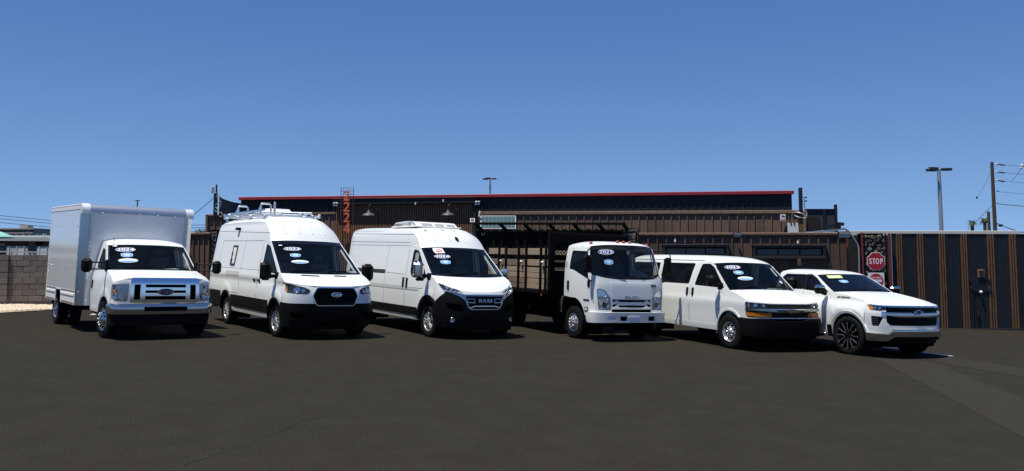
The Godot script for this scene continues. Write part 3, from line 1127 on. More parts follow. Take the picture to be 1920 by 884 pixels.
	sticker_year(wn, tf.call(-0.60, 0.77), "2024")
	sticker_badge(wn, tf.call(-0.58, 0.56), 1.0)
	sticker_oval(wn, tf.call(-0.57, 0.34))
	var lab := MB.new()
	lab.prism(tf.call(-0.83, 0.93), oval(Vector2.ZERO, 0.05, 0.018, 16), 0.002)
	obj(wn, "small_sticker", lab, M.white_print)
	# wheels
	for s: float in [-1.0, 1.0]:
		wheel(v, Vector3(s * 0.90, 0.385, 0), 0.385, 0.22, 0.235, "dome", s, 4)
		wheel(v, Vector3(s * 1.0, 0.385, -3.9), 0.385, 0.22, 0.235, "dish", s)
		wheel(v, Vector3(s * 0.70, 0.385, -3.9), 0.385, 0.22, 0.235, "dish", s)
	# frame under the box
	var ch := MB.new()
	for s: float in [-1.0, 1.0]:
		ch.bx(Vector3(s * 0.42, 0.62, -2.9), Vector3(0.09, 0.2, 3.6))
	for i in 8:
		ch.bx(Vector3(0, 0.7, -1.5 - i * 0.43), Vector3(2.3, 0.08, 0.06))
	ch.bar(Vector3(-1.0, 0.385, -3.9), Vector3(1.0, 0.385, -3.9), 0.12, 0.12)
	ch.ball(Vector3(0, 0.385, -3.9), Vector3(0.18, 0.17, 0.2), 8)
	ch.bx(Vector3(0, 0.5, -4.62), Vector3(2.1, 0.1, 0.1))
	ch.bx(Vector3(0.7, 0.52, -2.3), Vector3(0.4, 0.3, 0.8), 0.03)
	ch.bx(Vector3(-0.72, 0.5, -1.35), Vector3(0.25, 0.2, 0.35), 0.03)
	obj(v, "chassis", ch, M.black_matt)
	# cargo box: z from -1.40 to -4.55, y from 0.6 to 2.83
	var zf := -1.40
	var zr := -4.52
	var y0 := 0.585
	var y1 := 2.83
	var cr := 0.17
	var fr := MB.new()
	fr.bx(Vector3(0, (y0 + y1 - 0.17) * 0.5, zf - 0.02), Vector3(2.44 - 2 * cr + 0.02, y1 - y0 - 0.17, 0.04))
	obj(v, "box_front", fr, M.brushed_aluminium)
	for s: float in [-1.0, 1.0]:
		var cp := MB.new()
		for i in 10:
			var a0 := PI / 2 * i / 10
			var a1 := PI / 2 * (i + 1) / 10
			var c := Vector3(s * (1.22 - cr), 0, zf - cr)
			var d0 := Vector3(s * sin(a0), 0, cos(a0))
			var d1 := Vector3(s * sin(a1), 0, cos(a1))
			var lo := Vector3(0, y0, 0)
			var hi := Vector3(0, y1 - 0.15, 0)
			cp.tri(c + d0 * cr + lo, c + d1 * cr + lo, c + d1 * cr + hi, d0, d1, d1)
			cp.tri(c + d0 * cr + lo, c + d1 * cr + hi, c + d0 * cr + hi, d0, d1, d0)
		cp.bx(Vector3(s * (1.22 - cr - 0.02), (y0 + y1 - 0.16) * 0.5, zf + 0.002), Vector3(0.05, y1 - y0 - 0.16, 0.008))
		obj(v, "corner_post", cp, M.polished_steel)
		# side: two wide sheets, one narrow one
		var z := zf - cr - 0.004
		for w in [0.62, 1.35, 1.0]:
			var p := MB.new()
			var z2: float = maxf(z - w, zr + 0.05)
			p.bx(Vector3(s * 1.215, (0.90 + y1 - 0.13) * 0.5, (z + z2) * 0.5), Vector3(0.012, y1 - 0.13 - 0.90, z - z2 - 0.003))
			obj(v, "side_sheet", p, M.panel_white)
			z = z2
		var tr := MB.new()
		tr.bx(Vector3(s * 1.218, y1 - 0.075, (zf - 0.12 + zr) * 0.5), Vector3(0.02, 0.10, zf - 0.12 - zr), 0.006)
		tr.bx(Vector3(s * 1.215, y1 - 0.015, (zf - 0.10 + zr) * 0.5), Vector3(0.035, 0.03, zf - 0.10 - zr), 0.01)
		obj(v, "top_rail", tr, M.white_plastic)
		var rl := MB.new()
		rl.bx(Vector3(s * 1.213, 0.885, (zf - cr + zr) * 0.5), Vector3(0.02, 0.04, zf - cr - zr))
		for seg in [[zf - cr, -2.98], [-3.46, zr]]:
			var a: float = seg[0]
			var b: float = seg[1]
			rl.prism(Transform3D(Basis(Vector3(0, 0, 1), Vector3.UP, Vector3(-1, 0, 0)), Vector3(s * 1.21 + 0.01, 0, 0)), poly([a, y0, b + 0.05, y0, b, 0.875, a, 0.875]), 0.02)
			rl.bx(Vector3(s * 1.224, 0.80, (a + b) * 0.5), Vector3(0.02, 0.06, absf(a - b) - 0.12), 0.008)
		obj(v, "side_skirt", rl, M.white_plastic)
		var slots := MB.new()
		var k := 0
		var zz := zf - 0.28
		while zz > zr + 0.1:
			if zz < -2.9 and zz > -3.5:
				zz = -3.55
			slots.bx(Vector3(s * 1.225, 0.883, zz), Vector3(0.006, 0.018, 0.11))
			zz -= 0.16
		obj(v, "rail_slots", slots, M.black_matt)
		var tape := MB.new()
		var tape2 := MB.new()
		zz = zf - 0.26
		while zz > zr + 0.1:
			if zz < -2.85 and zz > -3.5:
				zz = -3.56
			(tape if k % 2 == 0 else tape2).bx(Vector3(s * 1.2225, 0.615, zz), Vector3(0.004, 0.04, 0.075))
			k += 1
			zz -= 0.12
		obj(v, "reflective_tape", tape, M.red_lens)
		obj(v, "lower_marks", tape2, M.charcoal)
		var rv := MB.new()
		for j in 12:
			rv.ball(Vector3(s * 1.222, 0.98 + j * 0.15, zf - cr - 0.03), Vector3(0.008, 0.016, 0.016), 4)
			rv.ball(Vector3(s * 1.222, 0.98 + j * 0.15, zr + 0.08), Vector3(0.008, 0.016, 0.016), 4)
		for j in 7:
			rv.ball(Vector3(s * 1.222, 1.42, zf - 0.35 - j * 0.4), Vector3(0.008, 0.016, 0.016), 4)
			rv.ball(Vector3(s * 1.222, 2.36, zf - 0.35 - j * 0.4), Vector3(0.008, 0.016, 0.016), 4)
		for j in 22:
			rv.ball(Vector3(s * (1.22 - cr - 0.02), 0.7 + j * 0.092, zf + 0.006), Vector3(0.014, 0.014, 0.008), 4)
		var rn := obj(v, "rivets", rv, M.rivet)
		rn.set_meta("kind", "stuff")
	# rolled sheet over the front edge of the roof, with its end castings
	var cap := MB.new()
	for i in 10:
		var a0 := PI / 2 * i / 10
		var a1 := PI / 2 * (i + 1) / 10
		var c := Vector3(0, y1 - 0.17, zf - 0.17)
		var d0 := Vector3(0, sin(a0), cos(a0))
		var d1 := Vector3(0, sin(a1), cos(a1))
		var l := Vector3(-1.06, 0, 0)
		var r := Vector3(1.06, 0, 0)
		cap.tri(c + d0 * 0.175 + l, c + d0 * 0.175 + r, c + d1 * 0.175 + r, d0, d0, d1)
		cap.tri(c + d0 * 0.175 + l, c + d1 * 0.175 + r, c + d1 * 0.175 + l, d0, d1, d1)
	for j in 5:
		cap.ball(Vector3(-0.8 + j * 0.4, y1 - 0.20, zf + 0.008), Vector3(0.02, 0.028, 0.015), 5)
	cap.bx(Vector3(0, y1 - 0.18, zf + 0.003), Vector3(2.12, 0.02, 0.012))
	obj(v, "roof_front_roll", cap, M.roof_galvanised)
	for s: float in [-1.0, 1.0]:
		var ec := MB.new()
		var pr := PackedVector2Array([Vector2(-0.33, y1 + 0.005), Vector2(-0.17, y1 + 0.012)])
		pr.append_array(arc(Vector2(-0.17, y1 - 0.17), 0.182, 85, 0, 8))
		pr.append(Vector2(0.0, y1 - 0.22))
		pr.append(Vector2(-0.17, y1 - 0.22))
		pr.append(Vector2(-0.17, y1 - 0.10))
		ec.prism(Transform3D(Basis(Vector3(0, 0, 1), Vector3.UP, Vector3(-1, 0, 0)), Vector3(s * 1.14 + 0.085, 0, zf)), pr, 0.17)
		obj(v, "roof_corner", ec, M.brushed_aluminium)
	var rf := MB.new()
	rf.bx(Vector3(0, y1 - 0.015, (zf - 0.17 + zr) * 0.5), Vector3(2.40, 0.03, zf - 0.17 - zr))
	obj(v, "box_roof", rf, M.aluminium)
	var rr := MB.new()
	rr.bx(Vector3(0, (y0 + y1) * 0.5, zr - 0.02), Vector3(2.44, y1 - y0, 0.06), 0.01)
	rr.bx(Vector3(0, y0 + 0.3, (zf + zr) * 0.5), Vector3(2.38, 0.04, zf - zr - 0.1))
	obj(v, "rear_frame", rr, M.white_plastic)

# ------------------------------------------------------------------ 2: tall van with a ladder rack
func rack_van() -> void:
	var v := thing("cargo_van", "tall white van with an aluminium ladder rack on its roof and a black grille", "van", place(-4.47, -19.76, 34.5), "white work vehicles parked in a row")
	var S := Hull.new()
	S.wy = [Vector2(0.3, 0.98), Vector2(0.6, 1.015), Vector2(0.9, 1.03), Vector2(1.12, 1.01), Vector2(1.17, 0.998), Vector2(1.225, 1.018), Vector2(1.5, 0.975), Vector2(2.05, 0.89), Vector2(2.4, 0.83), Vector2(2.6, 0.77)]
	S.zfy = [Vector2(0.22, 0.90), Vector2(0.5, 0.99), Vector2(0.75, 1.0), Vector2(1.0, 0.99), Vector2(1.25, 0.92)]
	S.n = 2.7
	S.z0 = 0.42
	S.rear = -5.6
	S.flares = [[0.0, 0.38, 0.56, 0.022, 0.10], [-3.75, 0.38, 0.56, 0.022, 0.10]]
	S.hood = [[0.56, 1.235, 0.955, 1.165, 3.6], [0.36, 1.33, 0.66, 1.30, 3.0], [0.12, 1.42, 0.34, 1.41, 2.6]]
	S.wind = [[0.12, 1.42, 0.34, 1.41, 2.3], [-0.96, 2.15, -0.71, 2.17, 2.6]]
	S.roof = [[-0.96, 2.15, -0.71, 2.17, 2.6], [-1.15, 2.33, -0.92, 2.40, 3.0], [-1.45, 2.51, -1.22, 2.62, 3.4], [-1.95, 2.62, -1.75, 2.77, 3.8], [-3.7, 2.63, -3.7, 2.79, 4.0], [-5.4, 2.60, -5.4, 2.76, 4.0], [-5.6, 2.50, -5.6, 2.66, 4.0]]
	var dwin := rnd(poly([-0.02, 1.40, -0.87, 2.01, -1.14, 2.08, -1.17, 1.45]), 0.05)
	var door := rnd(poly([-0.46, 0.45, -0.42, 1.0, 0.0, 1.28, 0.09, 1.385, -0.88, 2.08, -1.22, 2.14, -1.34, 2.04, -1.36, 0.45]), 0.04)
	shell(v, S, {"bottom": 0.42, "arches": [[0.0, 0.38, 0.45], [-3.75, 0.38, 0.45]], "doors": [[door, dwin, "door", rect(-1.29, 1.18, -1.14, 1.245, 0.03), "charcoal"]], "windows": [], "bulk": -1.5, "frit": [0.03, 0.06, 0.09], "both_trim": false})
	cabin(v, S, {"dash": [0.2, 1.36], "seat": [-0.85, 1.02], "bulk": -1.45, "floor": 0.7, "top": 2.2})
	van_seams(v, S, [[-1.38, 0.45, -1.38, 2.08], [-2.78, 0.45, -2.78, 2.14], [-1.32, 2.15, -4.75, 2.15], [-1.32, 1.45, -4.8, 1.45], [-4.75, 2.15, -4.8, 1.45], [-1.1, 2.34, -5.5, 2.42], [-2.9, 0.84, -5.2, 0.84]])
	var nt := S.nose_top()
	var fp := PackedVector2Array([Vector2(-S.smax, 0.79), ])
	fp.append_array(nt)
	fp.append(Vector2(S.smax, 0.79))
	var grille := rnd(poly([-0.44, 0.735, 0.44, 0.735, 0.55, 0.96, 0.44, 1.145, -0.44, 1.145, -0.55, 0.96]), 0.05)
	var lampR := rnd(poly([0.60, 1.01, 0.66, 0.985, S.smax - 0.14, 1.01, S.smax - 0.08, 1.245, S.smax - 0.16, 1.225, 0.70, 1.135, 0.58, 1.08]), 0.04)
	strip(v, "nose_panel", S.wrap, fp, [grille, lampR, flip(lampR)], 0.0, 0.04, M.white_paint)
	var gr := strip(v, "grille", S.wrap, grille, [grow(grille, -0.022)], 0.02, 0.06, M.dull_chrome)
	strip(gr, "grille_mesh", S.wrap, grow(grille, -0.02), [], -0.02, 0.0, M.black_plastic)
	var bars := MB.new()
	for i in 16:
		var x := -0.45 + i * 0.06
		bars.panel(S.wrap, rect(x - 0.008, 0.80, x + 0.008, 1.11), [], -0.008, Vector2(0.06, 0.1), 0.012)
	obj(gr, "grille_bars", bars, M.black_matt)
	oval_emblem(gr, frame(S.wrap, Vector2(0.0, 0.985), 0.012), 0.125, 0.052, "Ford")
	for s: float in [-1.0, 1.0]:
		var lp := lampR if s > 0 else flip(lampR)
		headlamp(v, S.wrap, lp, M.lamp_dark, [[Vector2(s * 0.88, 1.09), 0.075], [Vector2(s * 0.74, 1.07), 0.045]], 0.05, poly([s * (S.smax - 0.16), 1.03, s * (S.smax - 0.20), 1.03, s * (S.smax - 0.17), 1.19, s * (S.smax - 0.12), 1.20]))
	# dark bumper up to the waist of the nose
	var bpoly := PackedVector2Array([Vector2(-S.smax - 0.03, 0.30), Vector2(-0.6, 0.24), Vector2(0.6, 0.24), Vector2(S.smax + 0.03, 0.30), Vector2(S.smax + 0.03, 0.80), Vector2(0.62, 0.775), Vector2(0.48, 0.735), Vector2(-0.48, 0.735), Vector2(-0.62, 0.775), Vector2(-S.smax - 0.03, 0.80)])
	var fog := rnd(poly([-1.02, 0.60, -0.62, 0.59, -0.70, 0.47, -0.98, 0.46]), 0.03)
	var bm := strip(v, "bumper", S.wrap, bpoly, [fog, flip(fog)], 0.03, 0.06, M.black_plastic)
	for fg in [fog, flip(fog)]:
		strip(bm, "fog_recess", S.wrap, grow(fg, 0.01), [], -0.03, 0.0, M.black_matt)
	strip(bm, "lower_intake", S.wrap, rnd(rect(-0.5, 0.30, 0.5, 0.42), 0.03), [], 0.034, 0.01, M.black_matt)
	# cladding and arch lips
	van_cladding(v, S, [[-0.46, -3.30]], 0.50, 0.79, "black_plastic")
	van_cladding(v, S, [[-4.2, -5.59]], 0.42, 0.83, "black_plastic")
	van_arches(v, S, [[0.0, 0.38, 0.45], [-3.75, 0.38, 0.45]], 0.05, 0.02)
	both(v, S, "sill", rect(-3.28, 0.385, -0.46, 0.50), 0.006, 0.05, M.pale_metal_dull)
	both(v, S, "door_handle", rect(-1.62, 1.18, -1.47, 1.245, 0.03), 0.022, 0.03, M.charcoal)
	# bonnet vents
	for x in [[-0.62, -0.2], [0.14, 0.46]]:
		var vt := MB.new()
		vt.panel(S.hood_f, rnd(poly([x[0], 0.80, x[1], 0.76, x[1], 0.86, x[0] + 0.05, 0.90]), 0.02), [], 0.008, Vector2(0.1, 0.1), 0.01)
		obj(v, "bonnet_vent", vt, M.black_matt)
	mirror(v, Vector3(-1.24, 1.46, -0.10), Vector3(0.27, 0.42, 0.18), Vector3(-1.0, 1.36, -0.05), M.black_plastic, 8)
	mirror(v, Vector3(1.24, 1.46, -0.10), Vector3(0.27, 0.42, 0.18), Vector3(1.0, 1.36, -0.05), M.black_plastic, -8)
	wiper(v, S, -0.82, 0.0, 0.10)
	wiper(v, S, 0.02, 0.8, 0.08)
	aerial(v, Vector3(-0.5, 2.16, -0.85), 0.12)
	# service hatch, step slot, lamp on the left side
	var hp := rect(-3.72, 1.52, -3.34, 2.03, 0.02)
	var hm := MB.new()
	hm.panel(S.left, hp, [grow(hp, -0.04)], 0.02, Vector2(0.2, 0.2), 0.03)
	var hn := obj(v, "service_hatch", hm, M.charcoal)
	var hd := MB.new()
	hd.panel(S.left, grow(hp, -0.045), [], 0.012, Vector2(0.2, 0.2), 0.02)
	obj(hn, "hatch_door", hd, M.white_plastic)
	var hl := MB.new()
	hl.panel(S.left, rect(-3.70, 1.58, -3.60, 1.69), [], 0.03, Vector2(0.1, 0.1), 0.02)
	hl.panel(S.left, rect(-3.69, 1.74, -3.64, 1.86), [], 0.03, Vector2(0.1, 0.1), 0.02)
	obj(hn, "hatch_latch", hl, M.black_plastic)
	var sl := MB.new()
	sl.panel(S.left, rnd(poly([-3.95, 1.38, -2.85, 1.38, -2.88, 1.27, -3.95, 1.27]), 0.03), [], 0.006, Vector2(0.2, 0.2), 0.01)
	obj(v, "side_slot", sl, M.pale_metal_dull)
	var lt := MB.new()
	lt.bx(Vector3(-0.87, 2.46, -3.55), Vector3(0.12, 0.07, 0.16), 0.02)
	obj(v, "side_lamp", lt, M.black_plastic)
	var rb := MB.new()
	for x: float in [-0.62, -0.25, 0.12, 0.5]:
		for i in 7:
			var t0 := 0.12 + i * 0.045
			var a: Vector3 = S.roof_f(Vector2(x, t0))
			var b: Vector3 = S.roof_f(Vector2(x, t0 + 0.045))
			rb.bar(a, b, 0.05, 0.016, Vector3(0, 1, 1), 0.006)
	obj(v, "roof_ribs", rb, M.white_paint)
	var wn := v.get_node("windscreen")
	var tf := func(u: float, t: float) -> Transform3D: return frame(S.wind_f, Vector2(u, t), 0.018)
	sticker_year(wn, tf.call(-0.57, 0.72), "2023")
	sticker_badge(wn, tf.call(-0.55, 0.53), 1.0)
	sticker_oval(wn, tf.call(-0.50, 0.335))
	var lab := MB.new()
	lab.prism(tf.call(-0.82, 0.83), oval(Vector2.ZERO, 0.045, 0.014, 16), 0.002)
	obj(wn, "small_sticker", lab, M.white_print)
	for s: float in [-1.0, 1.0]:
		wheel(v, Vector3(s * 0.89, 0.355, 0), 0.355, 0.23, 0.225, "spoke10", s, 3)
		wheel(v, Vector3(s * 0.89, 0.355, -3.75), 0.355, 0.23, 0.225, "spoke10", s)
	# ladder rack
	var rk := MB.new()
	for s: float in [-1.0, 1.0]:
		rk.tube(PackedVector3Array([Vector3(s * 0.66, 2.81, -2.05), Vector3(s * 0.68, 2.82, -5.45)]), 0.022, 8)
	for z: float in [-2.1, -3.2, -4.3, -5.3]:
		rk.bar(Vector3(-0.72, 2.80, z), Vector3(0.72, 2.80, z), 0.06, 0.035, Vector3.UP, 0.008)
		for s: float in [-1.0, 1.0]:
			rk.bx(Vector3(s * 0.66, 2.70, z), Vector3(0.06, 0.2, 0.08), 0.01)
	var rn := obj(v, "roof_rack", rk, M.aluminium)
	# upright hoops
	for z: float in [-4.55, -2.65]:
		var h := MB.new()
		h.tube(PackedVector3Array([Vector3(-0.60, 2.82, z), Vector3(-0.60, 3.07, z), Vector3(-0.57, 3.11, z), Vector3(-0.38, 3.11, z), Vector3(-0.34, 3.07, z), Vector3(-0.34, 2.82, z)]), 0.026, 8)
		h.bar(Vector3(-0.60, 3.05, z), Vector3(-0.60, 2.85, z - 0.28), 0.03, 0.03)
		if z > -3:
			h.bx(Vector3(-0.26, 2.98, z + 0.05), Vector3(0.05, 0.36, 0.05), 0.008)
		obj(rn, "rack_hoop", h, M.aluminium)
	# folded-down arms on the near side and the cross members at the back
	var ar := MB.new()
	ar.tube(PackedVector3Array([Vector3(0.20, 2.86, -2.1), Vector3(-0.28, 2.90, -3.4)]), 0.03, 8)
	ar.bar(Vector3(-0.62, 2.93, -2.3), Vector3(-0.62, 2.90, -5.3), 0.05, 0.05, Vector3.UP, 0.01)
	ar.bar(Vector3(-0.25, 2.9, -3.1), Vector3(-0.7, 2.87, -5.3), 0.05, 0.04, Vector3.UP, 0.01)
	ar.bar(Vector3(-0.75, 2.88, -5.35), Vector3(0.75, 2.88, -5.35), 0.05, 0.05, Vector3.UP, 0.01)
	ar.bar(Vector3(-0.4, 2.9, -3.0), Vector3(0.6, 2.9, -2.2), 0.05, 0.05, Vector3.UP, 0.01)
	for z: float in [-5.3, -5.2]:
		ar.lathe(Transform3D(rot(Vector3.BACK, 90), Vector3(-0.70, 2.82, z)), [Vector2(0, -0.05), Vector2(0.07, -0.05), Vector2(0.07, 0.05), Vector2(0, 0.05)], 14, true)
	obj(rn, "rack_arms", ar, M.dull_chrome)
	# ladder on the far side
	var ld := MB.new()
	for x: float in [0.34, 0.74]:
		ld.bar(Vector3(x, 2.815, -2.0), Vector3(x, 2.88, -5.3), 0.03, 0.08, Vector3.UP, 0.006)
	for i in 13:
		ld.tube(PackedVector3Array([Vector3(0.34, 2.82 + i * 0.005, -2.15 - i * 0.24), Vector3(0.74, 2.82 + i * 0.005, -2.15 - i * 0.24)]), 0.016, 6)
	obj(rn, "ladder_rails", ld, M.dull_chrome)
	var cl := MB.new()
	for q in [[0.72, -2.03], [0.36, -2.03], [0.72, -2.5]]:
		cl.bx(Vector3(q[0], 2.83, q[1]), Vector3(0.06, 0.10, 0.06), 0.015)
	obj(rn, "ladder_clamps", cl, M.white_plastic)
	# domed roof unit between the rails
	var ac := MB.new()
	ac.box(Transform3D(Basis.IDENTITY, Vector3(0.05, 2.90, -3.55)), Vector3(0.72, 0.24, 1.1), 0.1)
	ac.bx(Vector3(0.05, 2.78, -3.55), Vector3(0.78, 0.06, 1.16), 0.02)
	obj(v, "roof_unit", ac, M.white_plastic)

# one panel on each side of the vehicle
func both(v: Node3D, S: Hull, called: String, p: PackedVector2Array, off: float, rim: float, m: Material) -> void:
	for f in [S.left, S.right]:
		var b := MB.new()
		b.panel(f, p, [], off, Vector2(0.3, 0.1), rim)
		obj(v, called, b, m)

func van_seams(v: Node3D, S: Hull, lines: Array) -> void:
	for l in lines:
		var p := Vector2(l[0], l[1])
		var q := Vector2(l[2], l[3])
		var d := (q - p).orthogonal().normalized() * 0.0045
		for f in [S.left, S.right]:
			var b := MB.new()
			b.panel(f, PackedVector2Array([p - d, q - d, q + d, p + d]), [], 0.0015, Vector2(0.2, 0.2), 0.002)
			obj(v, "panel_seam", b, M.charcoal)

func van_cladding(v: Node3D, S: Hull, runs: Array, y0: float, y1: float, m: String, off := 0.016) -> void:
	for r in runs:
		for f in [S.left, S.right]:
			var b := MB.new()
			b.panel(f, rect(r[1], y0, r[0], y1), [], off, Vector2(0.3, 0.15), 0.02)
			obj(v, "side_cladding", b, M[m])

func van_arches(v: Node3D, S: Hull, arches: Array, w: float, off: float, m := "black_plastic", base := 0.42) -> void:
	for a in arches:
		for f in [S.left, S.right]:
			var p := arc(Vector2(a[0], a[1]), a[2] + w, -2, 182, 28)
			var q := arc(Vector2(a[0], a[1]), a[2] - 0.004, 182, -2, 28)
			p.append_array(q)
			var b := MB.new()
			b.panel(f, p, [], off, Vector2(0.12, 0.12), off + 0.03)
			obj(v, "wheel_arch", b, M[m])

# ------------------------------------------------------------------ 3: panel van with a cooling unit
func cool_van() -> void:
	var v := thing("cargo_van", "white panel van with a low cooling unit on its roof and chrome mirrors", "van", place(-1.14, -20.83, 31.0), "white work vehicles parked in a row")
	var S := Hull.new()
	S.wy = [Vector2(0.3, 0.98), Vector2(0.6, 1.015), Vector2(1.0, 1.025), Vector2(1.3, 1.01), Vector2(1.6, 0.975), Vector2(2.1, 0.905), Vector2(2.42, 0.86), Vector2(2.57, 0.80)]
	S.zfy = [Vector2(0.2, 0.88), Vector2(0.5, 0.94), Vector2(0.85, 0.93), Vector2(1.1, 0.86), Vector2(1.3, 0.72)]
	S.n = 2.6
	S.z0 = 0.30
	S.rear = -5.8
	S.flares = [[0.02, 0.40, 0.62, 0.018, 0.10]]
	S.hood = [[0.40, 1.295, 0.865, 1.085, 2.6], [0.28, 1.37, 0.62, 1.27, 2.5], [0.08, 1.45, 0.34, 1.42, 2.4]]
	S.wind = [[0.08, 1.45, 0.34, 1.42, 2.2], [-0.78, 2.10, -0.55, 2.13, 2.5]]
	S.roof = [[-0.78, 2.10, -0.55, 2.13, 2.6], [-1.0, 2.31, -0.78, 2.38, 3.0], [-1.3, 2.47, -1.08, 2.55, 3.4], [-1.75, 2.55, -1.6, 2.64, 3.8], [-3.4, 2.57, -3.4, 2.66, 4.0], [-5.6, 2.59, -5.6, 2.68, 4.0], [-5.8, 2.51, -5.8, 2.59, 4.0]]
	var dwin := rnd(poly([-0.18, 1.36, -0.24, 1.48, -0.82, 2.03, -1.12, 2.06, -1.14, 1.50, -1.0, 1.38]), 0.08)
	var door := rnd(poly([-0.56, 0.44, -0.50, 1.1, -0.12, 1.22, -0.02, 1.42, -0.80, 2.09, -1.18, 2.13, -1.34, 2.05, -1.36, 0.44]), 0.05)
	shell(v, S, {"bottom": 0.40, "arches": [[0.02, 0.40, 0.50], [-4.0, 0.40, 0.46]], "doors": [[door, dwin, "door", rect(-1.30, 1.10, -1.22, 1.35, 0.04)]], "windows": [], "bulk": -1.5, "frit": [0.03, 0.10, 0.05], "both_trim": true})
	cabin(v, S, {"dash": [0.2, 1.38], "seat": [-0.85, 1.0], "bulk": -1.45, "floor": 0.7, "top": 2.2})
	van_seams(v, S, [[-1.40, 0.44, -1.40, 2.14], [-2.72, 0.44, -2.72, 2.14], [-1.42, 2.15, -5.6, 2.17], [-1.42, 2.23, -5.7, 2.27], [-1.30, 2.44, -5.6, 2.50], [-1.5, 1.43, -2.7, 1.45], [-1.42, 1.12, -5.7, 1.13], [-0.3, 1.12, -1.34, 1.12]])
	both(v, S, "door_track", rect(-5.4, 1.42, -2.74, 1.52, 0.01), 0.004, 0.01, M.charcoal)
	both(v, S, "waist_groove", rect(-5.6, 1.06, -0.60, 1.105), 0.006, 0.01, M.pale_metal_dull)
	for f in [S.left, S.right]:
		var hm := MB.new()
		hm.panel(f, rect(-1.52, 1.11, -1.44, 1.36, 0.04), [], 0.022, Vector2(0.1, 0.1), 0.03)
		obj(v, "door_handle", hm, M.black_plastic)
	var nt := S.nose_top()
	# dark lower nose; its upper edge climbs from the arch to the lamps
	var sm := S.smax
	var low := PackedVector2Array([Vector2(-sm, 0.34), Vector2(-0.6, 0.23), Vector2(0.6, 0.23), Vector2(sm, 0.34), Vector2(sm, 0.78), Vector2(sm - 0.28, 0.98), Vector2(0.93, 1.085), Vector2(0.72, 1.075), Vector2(0.6, 1.03), Vector2(-0.6, 1.03), Vector2(-0.72, 1.075), Vector2(-0.93, 1.085), Vector2(-sm + 0.28, 0.98), Vector2(-sm, 0.78)])
	var gr_out := rnd(poly([-0.46, 0.98, 0.46, 0.98, 0.50, 0.93, 0.42, 0.74, 0.36, 0.705, -0.36, 0.705, -0.42, 0.74, -0.50, 0.93]), 0.02)
	var scoop := rnd(poly([-0.95, 0.84, -0.58, 0.80, -0.52, 0.66, -0.62, 0.64, -0.90, 0.70]), 0.05)
	var bm := strip(v, "bumper", S.wrap, low, [gr_out, scoop, flip(scoop)], 0.02, 0.06, M.black_plastic)
	for q in [scoop, flip(scoop)]:
		strip(bm, "bumper_scoop", S.wrap, grow(q, 0.01), [], -0.05, 0.0, M.black_matt)
	strip(bm, "lower_intake", S.wrap, rnd(rect(-0.62, 0.30, 0.62, 0.60), 0.06), [rnd(rect(-0.55, 0.34, 0.55, 0.56), 0.05)], 0.032, 0.012, M.black_plastic)
	for s: float in [-1.0, 1.0]:
		var f := MB.new()
		var fm := frame(S.wrap, Vector2(s * 0.80, 0.455), 0.024) * Transform3D(Basis(Vector3.RIGHT, Vector3.BACK, Vector3.DOWN), Vector3.ZERO)
		f.lathe(fm, [Vector2(0.055, -0.01), Vector2(0.055, 0.012), Vector2(0.045, 0.014), Vector2(0.03, -0.004), Vector2(0, 0.002)], 18)
		obj(bm, "fog_lamp", f, M.dull_chrome)
	# painted band above it with the lamps
	var fp := PackedVector2Array([Vector2(-sm, 0.77), Vector2(-sm, nt[0].y)])
	fp.append_array(nt)
	fp.append_array(PackedVector2Array([Vector2(sm, 0.77), Vector2(sm - 0.28, 0.97), Vector2(0.93, 1.075), Vector2(0.72, 1.065), Vector2(0.6, 1.025), Vector2(-0.6, 1.025), Vector2(-0.72, 1.065), Vector2(-0.93, 1.075), Vector2(-sm + 0.28, 0.97)]))
	var lampR := rnd(poly([0.50, 1.065, 0.74, 1.085, 0.98, 1.105, sm - 0.22, 1.24, sm - 0.20, 1.29, 0.92, 1.24, 0.70, 1.17]), 0.02)
	strip(v, "nose_panel", S.wrap, fp, [lampR, flip(lampR)], 0.0, 0.03, M.white_paint)
	for s: float in [-1.0, 1.0]:
		var lp := lampR if s > 0 else flip(lampR)
		headlamp(v, S.wrap, lp, M.lamp_dark, [[Vector2(s * 0.80, 1.14), 0.038], [Vector2(s * 0.90, 1.165), 0.04], [Vector2(s * 0.70, 1.12), 0.03]], 0.03, null)
		var dl := MB.new()
		dl.panel(S.wrap, poly([s * 0.56, 1.075, s * 0.90, 1.10, s * 0.98, 1.115, s * 0.98, 1.13, s * 0.88, 1.115, s * 0.56, 1.09]), [], -0.012, Vector2(0.05, 0.05), 0.01)
		dl.panel(S.wrap, poly([s * 0.72, 1.165, s * 0.93, 1.225, s * 1.03, 1.255, s * 1.02, 1.27, s * 0.92, 1.24, s * 0.71, 1.178]), [], -0.012, Vector2(0.05, 0.05), 0.01)
		obj(v, "lamp_strip", dl, M.bulb)
	# chrome band and grille frame
	var band := PackedVector2Array()
	for p in [[-0.98, 1.105], [-0.70, 1.08], [-0.5, 1.035], [0.5, 1.035], [0.70, 1.08], [0.98, 1.105], [0.80, 1.06], [0.60, 0.97], [0.50, 0.90], [0.42, 0.73], [0.36, 0.69], [-0.36, 0.69], [-0.42, 0.73], [-0.50, 0.90], [-0.60, 0.97], [-0.80, 1.06]]:
		band.append(Vector2(p[0], p[1]))
	var gi := rnd(poly([-0.48, 0.995, 0.48, 0.995, 0.488, 0.93, 0.41, 0.745, 0.355, 0.708, -0.355, 0.708, -0.41, 0.745, -0.488, 0.93]), 0.02)
	var gr := strip(v, "grille", S.wrap, band, [gi], 0.03, 0.05, M.bumper_chrome)
	strip(gr, "grille_mesh", S.wrap, grow(gi, 0.01), [], -0.01, 0.0, M.black_plastic)
	for s: float in [-1.0, 1.0]:
		var w := rnd(poly([s * 0.26, 0.945, s * 0.465, 0.94, s * 0.44, 0.855, s * 0.26, 0.845]), 0.01)
		strip(gr, "grille_wing", S.wrap, w, [grow(w, -0.009)], 0.02, 0.02, M.dull_chrome)
